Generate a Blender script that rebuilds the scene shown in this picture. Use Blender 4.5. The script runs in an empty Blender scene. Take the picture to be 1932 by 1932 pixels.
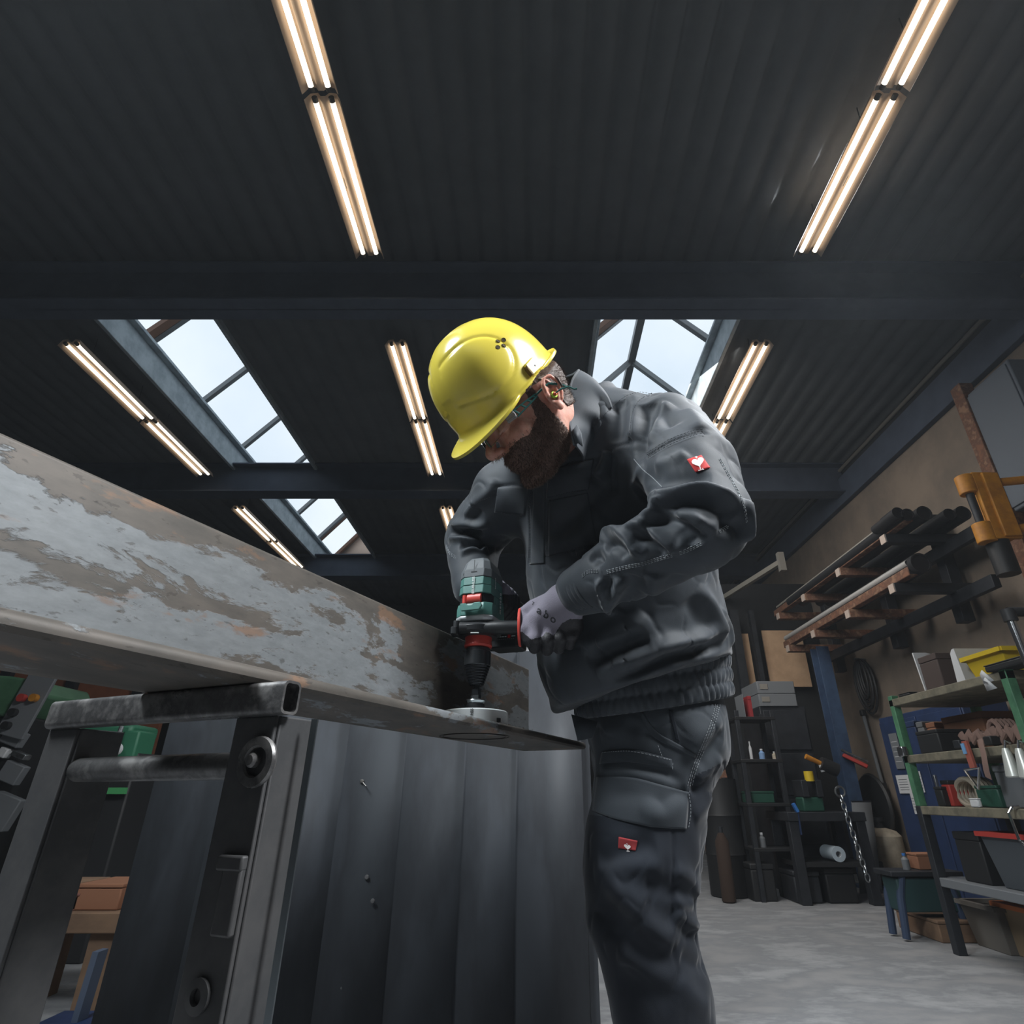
import bpy, bmesh, math, random
import numpy as np
from mathutils import Vector, Matrix
from mathutils.bvhtree import BVHTree
R = math.radians
random.seed(7)
C = bpy.context.scene.collection
scene = bpy.context.scene

# ------------------------------------------------------------------ camera
HC, PITCH, F, CX, CY = 0.70, R(26.1), 1090.0, 1005.0, 966.0
cp, sp = math.cos(PITCH), math.sin(PITCH)
cam_data = bpy.data.cameras.new('camera')
cam = bpy.data.objects.new('camera', cam_data); C.objects.link(cam)
cam.location = (0, 0, HC); cam.rotation_euler = (R(90) + PITCH, 0, 0)
cam_data.sensor_width = 36; cam_data.lens = F / 1932 * 36
cam_data.shift_x = -(CX - 966) / 1932
cam_data.clip_start = 0.02
scene.camera = cam

def ray(px, py):
    u = (px - CX) / F; v = (CY - py) / F
    return Vector((u, cp - v * sp, sp + v * cp))
def at_y(px, py, Y):
    d = ray(px, py); return Vector((0, 0, HC)) + d * (Y / d.y)
def at_z(px, py, Z):
    d = ray(px, py); return Vector((0, 0, HC)) + d * ((Z - HC) / d.z)
def at_x(px, py, X):
    d = ray(px, py); return Vector((0, 0, HC)) + d * (X / d.x)
def proj(p):
    y, h = p[1], p[2] - HC
    zc = y * cp + h * sp
    return CX + F * p[0] / zc, CY - F * (h * cp - y * sp) / zc

# ------------------------------------------------------------------ world, lights, exposure
world = bpy.data.worlds.new('world'); scene.world = world
world.use_nodes = True
wn = world.node_tree.nodes; wl = world.node_tree.links
bg = wn['Background']
sky_tc = wn.new('ShaderNodeTexCoord'); sky_no = wn.new('ShaderNodeTexNoise')
sky_no.inputs['Scale'].default_value = 2.2; sky_no.inputs['Detail'].default_value = 5
sky_rp = wn.new('ShaderNodeValToRGB')
sky_rp.color_ramp.elements[0].position = .35; sky_rp.color_ramp.elements[0].color = (.62, .74, .86, 1)
sky_rp.color_ramp.elements[1].position = .62; sky_rp.color_ramp.elements[1].color = (.86, .93, 1.0, 1)
wl.new(sky_tc.outputs['Generated'], sky_no.inputs['Vector'])
wl.new(sky_no.outputs['Fac'], sky_rp.inputs['Fac']); wl.new(sky_rp.outputs['Color'], bg.inputs['Color'])
bg.inputs['Strength'].default_value = 1.12

def area(name, loc, target, sx, sy, power, color=(1, 1, 1), spread=180):
    l = bpy.data.lights.new(name, 'AREA'); l.shape = 'RECTANGLE'; l.size = sx; l.size_y = sy
    l.energy = power; l.color = color; l.spread = R(spread)
    o = bpy.data.objects.new(name, l); C.objects.link(o); o.location = loc
    o.rotation_euler = (Vector(target) - Vector(loc)).to_track_quat('-Z', 'Y').to_euler()
    return o
# unseen area lamps: strobe-like keys left and right, a rim, two added fills
area('key_left', (-1.7, 0.2, 3.1), (-0.1, 1.1, 1.0), .7, 1.0, 46, (.90, .96, 1.0), 120)  # unseen strobe-like key lamp, high on the left
area('key_right', (1.7, 0.15, 3.0), (0.1, 1.0, 1.1), .6, .9, 46, (.96, .98, 1.0), 110)  # unseen strobe-like key lamp, high on the right
area('rim_back', (1.9, 2.2, 3.6), (0.2, 1.1, 1.4), .8, 1.0, 22, (.92, .96, 1.0), 110)  # unseen rim lamp for the skylight glow from the upper right
area('fill_front', (-0.5, -2.6, 3.3), (0.0, 1.3, 0.9), 2.2, 1.0, 3.5, (.92, .97, 1.0))  # weak fill lamp added behind the camera
area('fill_bay', (0.9, 3.9, 3.5), (2.9, 5.2, 0.9), 1.4, 2.0, 38, (1.0, .95, .90), 140)  # fill lamp added to brighten the right wall and the rack

scene.view_settings.view_transform = 'Standard'
scene.view_settings.look = 'None'
scene.view_settings.exposure = 0.0
scene.view_settings.gamma = 1.0
scene.view_settings.use_curve_mapping = False
scene.cycles.use_denoising = True
scene.cycles.max_bounces = 8
scene.cycles.sample_clamp_indirect = 6.0
scene.cycles.caustics_reflective = False
scene.cycles.caustics_refractive = False

# ------------------------------------------------------------------ materials
def s2l(c):
    return tuple(((x / 255) / 12.92 if x / 255 <= .04045 else ((x / 255 + .055) / 1.055) ** 2.4) for x in c)
MATS = {}
def mat(name, rgb, rough=.6, metal=0.0, var=None, vscale=6.0, vdetail=6, bump=0.0, bscale=40.0, coat=0.0, spec=.5,
        alpha=None, trans=0.0, emit=None, estr=0.0, stretch=None, sheen=0.0, sss=0.0, roughvar=0.0, lo=.38, hi=.62):
    if name in MATS: return MATS[name]
    m = bpy.data.materials.new(name); m.use_nodes = True
    nt = m.node_tree; b = nt.nodes['Principled BSDF']
    L = nt.links.new
    col = s2l(rgb) + (1,)
    b.inputs['Base Color'].default_value = col
    b.inputs['Roughness'].default_value = rough; b.inputs['Metallic'].default_value = metal
    b.inputs['Specular IOR Level'].default_value = spec
    if coat: b.inputs['Coat Weight'].default_value = coat; b.inputs['Coat Roughness'].default_value = .08
    if trans: b.inputs['Transmission Weight'].default_value = trans
    if sheen: b.inputs['Sheen Weight'].default_value = sheen; b.inputs['Sheen Roughness'].default_value = .4
    if sss:
        b.inputs['Subsurface Weight'].default_value = sss; b.inputs['Subsurface Radius'].default_value = (.012, .004, .002)
        b.inputs['Subsurface Scale'].default_value = 1.0
    if emit: b.inputs['Emission Color'].default_value = s2l(emit) + (1,); b.inputs['Emission Strength'].default_value = estr
    if alpha is not None: b.inputs['Alpha'].default_value = alpha
    src = None
    if var or bump or roughvar:
        tc = nt.nodes.new('ShaderNodeTexCoord'); mp = nt.nodes.new('ShaderNodeMapping')
        if stretch: mp.inputs['Scale'].default_value = stretch
        L(tc.outputs['Object'], mp.inputs['Vector']); src = mp.outputs['Vector']
    if var:
        n = nt.nodes.new('ShaderNodeTexNoise'); n.inputs['Scale'].default_value = vscale; n.inputs['Detail'].default_value = vdetail
        n.inputs['Roughness'].default_value = .65
        L(src, n.inputs['Vector'])
        r = nt.nodes.new('ShaderNodeValToRGB')
        cols = [rgb] + list(var)
        els = r.color_ramp.elements
        while len(els) < len(cols): els.new(.5)
        for i, c in enumerate(cols):
            els[i].position = lo + (hi - lo) * i / max(1, len(cols) - 1); els[i].color = s2l(c) + (1,)
        L(n.outputs['Fac'], r.inputs['Fac']); L(r.outputs['Color'], b.inputs['Base Color'])
        if roughvar:
            mr = nt.nodes.new('ShaderNodeMapRange'); mr.inputs['To Min'].default_value = max(.02, rough - roughvar); mr.inputs['To Max'].default_value = min(1, rough + roughvar)
            mr.inputs['From Min'].default_value = .3; mr.inputs['From Max'].default_value = .7
            L(n.outputs['Fac'], mr.inputs['Value']); L(mr.outputs['Result'], b.inputs['Roughness'])
    if bump:
        n2 = nt.nodes.new('ShaderNodeTexNoise'); n2.inputs['Scale'].default_value = bscale; n2.inputs['Detail'].default_value = 4
        L(src, n2.inputs['Vector'])
        bp = nt.nodes.new('ShaderNodeBump'); bp.inputs['Strength'].default_value = bump; bp.inputs['Distance'].default_value = .004
        L(n2.outputs['Fac'], bp.inputs['Height']); L(bp.outputs['Normal'], b.inputs['Normal'])
    MATS[name] = m
    return m

def emitter(name, rgb, strength):
    if name in MATS: return MATS[name]
    m = bpy.data.materials.new(name); m.use_nodes = True
    nt = m.node_tree; nt.nodes.remove(nt.nodes['Principled BSDF'])
    e = nt.nodes.new('ShaderNodeEmission'); e.inputs['Color'].default_value = s2l(rgb) + (1,); e.inputs['Strength'].default_value = strength
    nt.links.new(e.outputs['Emission'], nt.nodes['Material Output'].inputs['Surface'])
    MATS[name] = m; return m

def glassy(name, rgb, mix=.1, rough=.05):
    """thin clear pane: mostly see-through with a weak reflection"""
    if name in MATS: return MATS[name]
    m = bpy.data.materials.new(name); m.use_nodes = True
    nt = m.node_tree; nt.nodes.remove(nt.nodes['Principled BSDF'])
    t = nt.nodes.new('ShaderNodeBsdfTransparent'); t.inputs['Color'].default_value = s2l(rgb) + (1,)
    g = nt.nodes.new('ShaderNodeBsdfGlossy'); g.inputs['Roughness'].default_value = rough
    fr = nt.nodes.new('ShaderNodeLayerWeight'); fr.inputs['Blend'].default_value = mix
    mx = nt.nodes.new('ShaderNodeMixShader')
    nt.links.new(fr.outputs['Fresnel'], mx.inputs['Fac'])
    nt.links.new(t.outputs['BSDF'], mx.inputs[1]); nt.links.new(g.outputs['BSDF'], mx.inputs[2])
    nt.links.new(mx.outputs['Shader'], nt.nodes['Material Output'].inputs['Surface'])
    MATS[name] = m; return m

# ------------------------------------------------------------------ mesh helpers
class MB:
    def __init__(self): self.v = []; self.f = []
    def add(self, vs, fs):
        o = len(self.v); self.v += [tuple(p) for p in vs]; self.f += [tuple(i + o for i in f) for f in fs]; return self
    def box(self, c, s, rot=None):
        hx, hy, hz = s[0] / 2, s[1] / 2, s[2] / 2
        pts = [Vector((x, y, z)) for x in (-hx, hx) for y in (-hy, hy) for z in (-hz, hz)]
        if rot is not None: pts = [rot @ p for p in pts]
        c = Vector(c)
        return self.add([p + c for p in pts], [(0, 1, 3, 2), (4, 6, 7, 5), (0, 4, 5, 1), (2, 3, 7, 6), (0, 2, 6, 4), (1, 5, 7, 3)])
    def bar(self, a, b, w, h, up=(0, 0, 1)):
        a, b = Vector(a), Vector(b); d = (b - a).normalized(); up = Vector(up)
        s = d.cross(up)
        if s.length < 1e-4: s = d.cross(Vector((1, 0, 0)))
        s.normalize(); u = s.cross(d)
        q = [s * (-w / 2) + u * (-h / 2), s * (w / 2) + u * (-h / 2), s * (w / 2) + u * (h / 2), s * (-w / 2) + u * (h / 2)]
        return self.add([a + p for p in q] + [b + p for p in q], [(3, 2, 1, 0), (4, 5, 6, 7), (0, 1, 5, 4), (1, 2, 6, 5), (2, 3, 7, 6), (3, 0, 4, 7)])
    def cyl(self, a, b, r0, r1=None, n=20, cap=True):
        return self.tube([a, b], [r0, r0 if r1 is None else r1], n, cap)
    def tube(self, pts, r, n=12, cap=True, flat=1.0, up=None):
        pts = [Vector(p) for p in pts]
        if not isinstance(r, (list, tuple)): r = [r] * len(pts)
        vs, fs = [], []
        t0 = (pts[1] - pts[0]).normalized()
        ref = Vector(up) if up is not None else (Vector((0, 0, 1)) if abs(t0.z) < .9 else Vector((1, 0, 0)))
        s = t0.cross(ref).normalized()
        for i, p in enumerate(pts):
            t = (pts[min(i + 1, len(pts) - 1)] - pts[max(i - 1, 0)]).normalized()
            s = (s - t * s.dot(t)).normalized(); u = s.cross(t)
            for k in range(n):
                a = 2 * math.pi * k / n
                vs.append(p + s * (math.cos(a) * r[i]) + u * (math.sin(a) * r[i] * flat))
        for i in range(len(pts) - 1):
            for k in range(n):
                fs.append((i * n + k, i * n + (k + 1) % n, (i + 1) * n + (k + 1) % n, (i + 1) * n + k))
        if cap:
            fs.append(tuple(range(n))[::-1]); fs.append(tuple((len(pts) - 1) * n + k for k in range(n)))
        return self.add(vs, fs)
    def lathe(self, prof, M=None, n=32, cap=True):
        """prof: (r, z) list; M: matrix to place it"""
        M = M or Matrix()
        vs, fs = [], []
        for r, z in prof:
            for k in range(n):
                a = 2 * math.pi * k / n; vs.append(M @ Vector((r * math.cos(a), r * math.sin(a), z)))
        for i in range(len(prof) - 1):
            for k in range(n): fs.append((i * n + k, i * n + (k + 1) % n, (i + 1) * n + (k + 1) % n, (i + 1) * n + k))
        if cap:
            fs.append(tuple(range(n))[::-1]); fs.append(tuple((len(prof) - 1) * n + k for k in range(n)))
        return self.add(vs, fs)
    def prism(self, poly, depth, M=None):
        """poly in local xy, extruded along local z by depth"""
        M = M or Matrix(); n = len(poly)
        vs = [M @ Vector((x, y, 0)) for x, y in poly] + [M @ Vector((x, y, depth)) for x, y in poly]
        fs = [tuple(range(n))[::-1], tuple(range(n, 2 * n))] + [(i, (i + 1) % n, n + (i + 1) % n, n + i) for i in range(n)]
        return self.add(vs, fs)
    def sheet(self, prof, a, b):
        """an open profile (list of points) swept from offset a to offset b"""
        n = len(prof); a, b = Vector(a), Vector(b)
        vs = [Vector(p) + a for p in prof] + [Vector(p) + b for p in prof]
        return self.add(vs, [(i, i + 1, n + i + 1, n + i) for i in range(n - 1)])
    def build(self, name, m, parent=None, bevel=0.0, seg=2, angle=35, solid=0.0, smooth=True, sub=0):
        me = bpy.data.meshes.new(name); me.from_pydata(self.v, [], self.f); me.update()
        bm = bmesh.new(); bm.from_mesh(me)
        bmesh.ops.recalc_face_normals(bm, faces=bm.faces); bm.to_mesh(me); bm.free()
        if smooth:
            me.polygons.foreach_set('use_smooth', [True] * len(me.polygons)); me.set_sharp_from_angle(angle=R(angle))
        o = bpy.data.objects.new(name, me); C.objects.link(o)
        if m: me.materials.append(m)
        if parent: attach(o, parent)
        if solid:
            s = o.modifiers.new('solid', 'SOLIDIFY'); s.thickness = solid; s.offset = 0
        if bevel:
            bv = o.modifiers.new('bevel', 'BEVEL'); bv.width = bevel; bv.segments = seg; bv.limit_method = 'ANGLE'; bv.angle_limit = R(30)
            bv.harden_normals = False
        if sub:
            sb = o.modifiers.new('sub', 'SUBSURF'); sb.levels = sub; sb.render_levels = sub
        return o

def attach(o, parent):
    o.parent = parent
    w = Matrix()
    p = parent; chain = []
    while p: chain.append(p); p = p.parent
    for q in reversed(chain):
        w = w @ (q.matrix_parent_inverse if q.parent else Matrix()) @ Matrix.LocRotScale(q.location, q.rotation_euler, q.scale)
    o.matrix_parent_inverse = w.inverted()
def tag(o, label=None, cat=None, group=None, kind=None):
    if label: o['label'] = label
    if cat: o['category'] = cat
    if group: o['group'] = group
    if kind: o['kind'] = kind
    return o
def thing(name, loc, label, cat, group=None):
    o = bpy.data.objects.new(name, None); C.objects.link(o); o.location = loc; o.empty_display_size = .05
    return tag(o, label, cat, group)
def struct(o):
    o['kind'] = 'structure'; return o
def rotz(a): return Matrix.Rotation(a, 4, 'Z')
def T(p): return Matrix.Translation(Vector(p))
def frame(o, x, y, z):
    m = Matrix.Identity(4)
    for i, a in enumerate((x, y, z)):
        for j in range(3): m[j][i] = a[j]
    for j in range(3): m[j][3] = o[j]
    return m
def rrect(w, h, r, n=5):
    pts = []
    for cx_, cy_, a0 in ((w/2-r, h/2-r, 0), (-w/2+r, h/2-r, 90), (-w/2+r, -h/2+r, 180), (w/2-r, -h/2+r, 270)):
        for k in range(n + 1):
            a = R(a0 + 90 * k / n); pts.append((cx_ + r * math.cos(a), cy_ + r * math.sin(a)))
    return pts
def text_obj(name, txt, M, size, m, parent=None, depth=.0004, bold=0.0, shear=0.0, align='CENTER', spacing=1.0):
    cu = bpy.data.curves.new(name, 'FONT'); cu.body = txt; cu.size = size; cu.extrude = depth; cu.offset = bold; cu.shear = shear
    cu.align_x = align; cu.align_y = 'CENTER'; cu.space_character = spacing
    tmp = bpy.data.objects.new(name + '_tmp', cu); C.objects.link(tmp)
    dg = bpy.context.evaluated_depsgraph_get(); me = bpy.data.meshes.new_from_object(tmp.evaluated_get(dg))
    bpy.data.objects.remove(tmp); me.transform(M); me.name = name
    o = bpy.data.objects.new(name, me); C.objects.link(o); me.materials.clear(); me.materials.append(m)
    if parent: attach(o, parent)
    return o
# ------------------------------------------------------------------ the hall
HCEIL = 3.2; ZC = HC + HCEIL; XW = 3.33; XL = -6.5; YB = 10.5; YF = -5.0
M_ceil = mat('dark_roof_deck', (98, 102, 104), .95, 0.0, var=[(91, 95, 97)], vscale=3, spec=.1)
M_beam = mat('blue_black_steel', (72, 82, 98), .7, .0, var=[(64, 73, 88)], vscale=4)
M_wall = mat('dusty_cream_plaster', (140, 126, 112), .9, var=[(128, 116, 104), (116, 106, 96)], vscale=1.6, bump=.2, bscale=30)
M_dark = mat('dark_wall', (44, 46, 48), .9, var=[(36, 38, 40)], vscale=2)
M_floor = mat('worn_concrete', (164, 165, 167), .62, var=[(134, 136, 139), (150, 150, 151)], vscale=2.6, bump=.15, bscale=60, roughvar=.2, stretch=(1, 1.6, 1))
M_curb = mat('grey_painted_steel', (172, 184, 190), .5, .05, var=[(142, 155, 162)], vscale=8)
M_mull = mat('grey_aluminium_bar', (118, 122, 124), .45, .4)
M_wood = mat('brown_timber_trim', (120, 88, 70), .7)
M_glass = glassy('clear_glazing', (246, 249, 251), .02)
M_peach = mat('peach_render', (214, 188, 170), .8)

struct(MB().box(((XW + XL) / 2, (YB + YF) / 2, -.05), (XW - XL + .4, YB - YF + .4, .1)).build('floor', M_floor))
# wall on the right: plaster up to the crane girder, dark above it
struct(MB().box((XW + .1, (YB + YF) / 2, 1.735), (.2, YB - YF + .4, 3.47)).build('wall_right', M_wall))
struct(MB().box((XW + .1, (YB + YF) / 2, (3.47 + ZC + .6) / 2), (.2, YB - YF + .4, ZC + .6 - 3.47)).build('wall_right_upper', M_dark))
struct(MB().box((XL - .1, (YB + YF) / 2, ZC / 2), (.2, YB - YF + .4, ZC + .6)).build('wall_left', M_dark))
struct(MB().box(((XW + XL) / 2, YB + .1, ZC / 2), (XW - XL, .2, ZC + .6)).build('wall_back', M_dark))
struct(MB().box(((XW + XL) / 2, YF - .1, ZC / 2), (XW - XL, .2, ZC + .6)).build('wall_front', M_dark))

# skylight openings (x0, x1, y0, y1) in the roof deck
SKY = [(-1.005 * HCEIL, -.735 * HCEIL, 2.9, 8.75), (.150 * HCEIL, .472 * HCEIL, 2.9, 8.75)]
def deck():
    mb = MB(); pitch, d = .15, .016
    ny = [YF - .1, SKY[0][2], SKY[0][3], YB + .1]
    def ribs(x0, x1, y0, y1):
        xs = [x0]; n0 = math.floor(x0 / pitch)
        prof = []
        k = n0
        while k * pitch < x1 + pitch:
            b = k * pitch
            for dx, dz in ((0, 0), (.085, 0), (.105, d), (.13, d), (.15, 0)): prof.append((b + dx, dz))
            k += 1
        pts = []
        def zat(x):
            u = x - math.floor(x / pitch) * pitch
            return 0 if u <= .085 else (d * (u - .085) / .02 if u < .105 else (d if u < .13 else d * (.15 - u) / .02))
        pts.append(Vector((x0, 0, ZC + zat(x0))))
        for x, z in prof:
            if x0 < x < x1 and x - pts[-1].x > 1e-4: pts.append(Vector((x, 0, ZC + z)))
        pts.append(Vector((x1, 0, ZC + zat(x1))))
        mb.sheet(pts, (0, y0, 0), (0, y1, 0))
    ribs(XL - .1, XW + .1, ny[0], ny[1]); ribs(XL - .1, XW + .1, ny[2], ny[3])
    ribs(XL - .1, SKY[0][0], ny[1], ny[2]); ribs(SKY[0][1], SKY[1][0], ny[1], ny[2]); ribs(SKY[1][1], XW + .1, ny[1], ny[2])
    return mb
struct(deck().build('ceiling', M_ceil, angle=20, solid=.006))
# solid roof boards behind the deck so that no daylight leaks past the ribs
rb = MB()
for x0, x1, y0, y1 in [(XL - .3, XW + .3, YF - .3, 2.9), (XL - .3, XW + .3, 8.75, YB + .3), (XL - .3, SKY[0][0], 2.9, 8.75), (SKY[0][1], SKY[1][0], 2.9, 8.75), (SKY[1][1], XW + .3, 2.9, 8.75)]:
    rb.box(((x0 + x1) / 2, (y0 + y1) / 2, ZC + .1), (x1 - x0, y1 - y0, .08))
struct(rb.build('roof_slab', M_dark))

# transverse roof girders: I sections
def i_beam(y, name):
    zb = HC + 2.85; mb = MB(); L_ = XW - XL
    xm = (XW + XL) / 2
    mb.box((xm, y + .09, zb + .009), (L_, .18, .018)); mb.box((xm, y + .09, (zb + ZC) / 2), (L_, .012, ZC - zb)); mb.box((xm, y + .09, ZC - .012), (L_, .18, .018))
    return struct(mb.build(name, M_beam, bevel=.003))
BY = [2.72, 5.32, 7.92]
for i, y in enumerate(BY + [.0, -2.6]): i_beam(y, 'ceiling_beam' + ('' if i == 0 else '.%03d' % i))
# crane girder and conduit along the right wall
struct(MB().box((XW - .03, (YB + YF) / 2, 3.60), (.06, YB - YF, .28)).build('trim_1', M_beam, bevel=.004))
struct(MB().cyl((XW - .02, YF, 3.84), (XW - .02, YB, 3.84), .018, n=10).build('trim_2', mat('grey_conduit', (120, 116, 108), .6, .2)))

# skylights: curb, gable glazing and bars
def skylight(n, x0, x1, y0, y1):
    hc_, rise = .22, .52; zc_ = ZC + hc_; xm = (x0 + x1) / 2
    root = bpy.data.objects.new('window_%d' % n, None); C.objects.link(root); root.location = (xm, y0, ZC); struct(root)
    cb = MB()
    cb.box((x0 - .01, (y0 + y1) / 2, ZC + hc_ / 2 - .02), (.03, y1 - y0, hc_ + .06)); cb.box((x1 + .01, (y0 + y1) / 2, ZC + hc_ / 2 - .02), (.03, y1 - y0, hc_ + .06))
    cb.box((xm, y0 - .01, ZC + hc_ / 2 - .02), (x1 - x0, .03, hc_ + .06)); cb.box((xm, y1 + .01, ZC + hc_ / 2 - .02), (x1 - x0, .03, hc_ + .06))
    cb.box((x0 + .03, (y0 + y1) / 2, ZC + hc_ - .02), (.06, y1 - y0, .03)); cb.box((x1 - .03, (y0 + y1) / 2, ZC + hc_ - .02), (.06, y1 - y0, .03))
    cb.build('curb', M_curb, root, bevel=.004)
    nb = int(round((y1 - y0) / .80)); g = MB()
    g.bar((xm, y0, zc_ + rise), (xm, y1, zc_ + rise), .07, .07)
    for k in range(nb + 1):
        y = y0 + (y1 - y0) * k / nb
        for xe in (x0, x1): g.bar((xe, y, zc_), (xm, y, zc_ + rise), .045, .05)
    g.build('glazing_bars', M_mull, root, bevel=.004)
    for k in range(nb):
        ya, yb = y0 + (y1 - y0) * k / nb, y0 + (y1 - y0) * (k + 1) / nb
        for xe in (x0, x1):
            if (k == 0 and xe == x0) or (k == nb - 1 and xe == x0):
                fr = MB().bar((xe + .02, ya + .06, zc_ + .03), (xm, ya + .06, zc_ + rise), .07, .05).bar((xe + .02, yb - .06, zc_ + .03), (xm, yb - .06, zc_ + rise), .07, .05)
                s = fr.build('vent_sash', M_wood, root, bevel=.003); s['label'] = 'brown timber vent sash'
            p = MB().add([(xe, ya, zc_), (xe, yb, zc_), (xm, yb, zc_ + rise), (xm, ya, zc_ + rise)], [(0, 1, 2, 3)])
            p.build('pane', M_glass, root)
    for y in (y0, y1):
        ge = MB().add([(x0, y, zc_), (x1, y, zc_), (xm, y, zc_ + rise)], [(0, 1, 2)]); ge.build('gable_end', M_peach, root, solid=.02)
    return root
for i, s in enumerate(SKY): skylight(i + 1, *s)

# fluorescent battens
M_tube = emitter('warm_tube_glow', (255, 240, 214), 3.2)
M_refl = mat('cream_reflector', (196, 172, 150), .45, .1)
M_cap = mat('lamp_end_cap', (60, 58, 54), .6)
M_wire = mat('thin_black_wire', (52, 54, 56), .5)
ZL = ZC - .22
def batten(a, b, label, nseg, group='fluorescent battens in long rows under the roof'):
    a, b = Vector(a), Vector(b); d = (b - a).normalized(); s = Vector((d.y, -d.x, 0))
    root = thing('fluorescent_lamp', (a + b) / 2, label, 'lamp', group)
    L_ = (b - a).length / nseg; up = Vector((0, 0, 1))
    for k in range(nseg):
        p, q = a + d * (L_ * k + .012), a + d * (L_ * (k + 1) - .012)
        prof = [s * -.085 + up * -.022, s * -.062 + up * .028, s * -.028 + up * .036, s * -.012 + up * .008, s * .012 + up * .008, s * .028 + up * .036, s * .062 + up * .028, s * .085 + up * -.022]
        MB().sheet(prof, p, q).build('reflector', M_refl, root, solid=.003, angle=25)
        for sx in (-.040, .040):
            MB().cyl(p + s * sx + up * .002 + d * .02, q + s * sx + up * .002 - d * .02, .013, n=12).build('tube', M_tube, root)
            MB().cyl(p + s * sx + up * .002, p + s * sx + up * .002 + d * .022, .0135, n=12).build('lamp_holder', M_cap, root)
            MB().cyl(q + s * sx + up * .002 - d * .022, q + s * sx + up * .002, .0135, n=12).build('lamp_holder', M_cap, root)
        for t in (.2, .8):
            c = p + (q - p) * t + up * .034
            MB().tube([c, c + up * .06 + d * .01, c + up * (ZC - c.z)], .003, 6).build('hanger_wire', M_wire, root)
        MB().box(p + (q - p) * .5 + up * .046, (.06, .06, .03), frame((0, 0, 0), s, d, up).to_3x3()).build('gear_box', M_cap, root)
    return root
pA1 = at_z(700, 487, ZL); pB1 = at_z(1520, 483, ZL)
batten((pA1.x, -1.2, ZL), (pA1.x, pA1.y, ZL), 'long twin-tube lamp over the upper left, passing out of the picture top', 4)
batten((pB1.x, -1.2, ZL), (pB1.x, pB1.y, ZL), 'long twin-tube lamp over the upper right, passing out of the picture top', 4)
pC0, pC1 = at_z(130, 645, ZL), at_z(380, 898, ZL)
xr = [pC0.x, pA1.x, pB1.x]
ya0, ya1 = pC0.y, pC1.y
batten((xr[0], ya0, ZL), (xr[0], ya1, ZL), 'twin-tube lamp hanging left of the long left skylight, above the steel beam', 2)
batten((xr[1], ya0, ZL), (xr[1], ya1, ZL), 'twin-tube lamp hanging just left of the yellow helmet', 2)
batten((xr[2], ya0, ZL), (xr[2], ya1, ZL), 'twin-tube lamp ending behind the worker\'s raised shoulder', 2)
yb0 = at_z(452, 957, ZL).y
batten((xr[0], yb0, ZL), (xr[0], yb0 + ya1 - ya0, ZL), 'farthest left twin-tube lamp, cut off by the beam\'s top edge', 2)
batten((xr[1], yb0, ZL), (xr[1], yb0 + ya1 - ya0, ZL), 'short glimpse of a twin-tube lamp beside the worker\'s far sleeve', 2)
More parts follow.
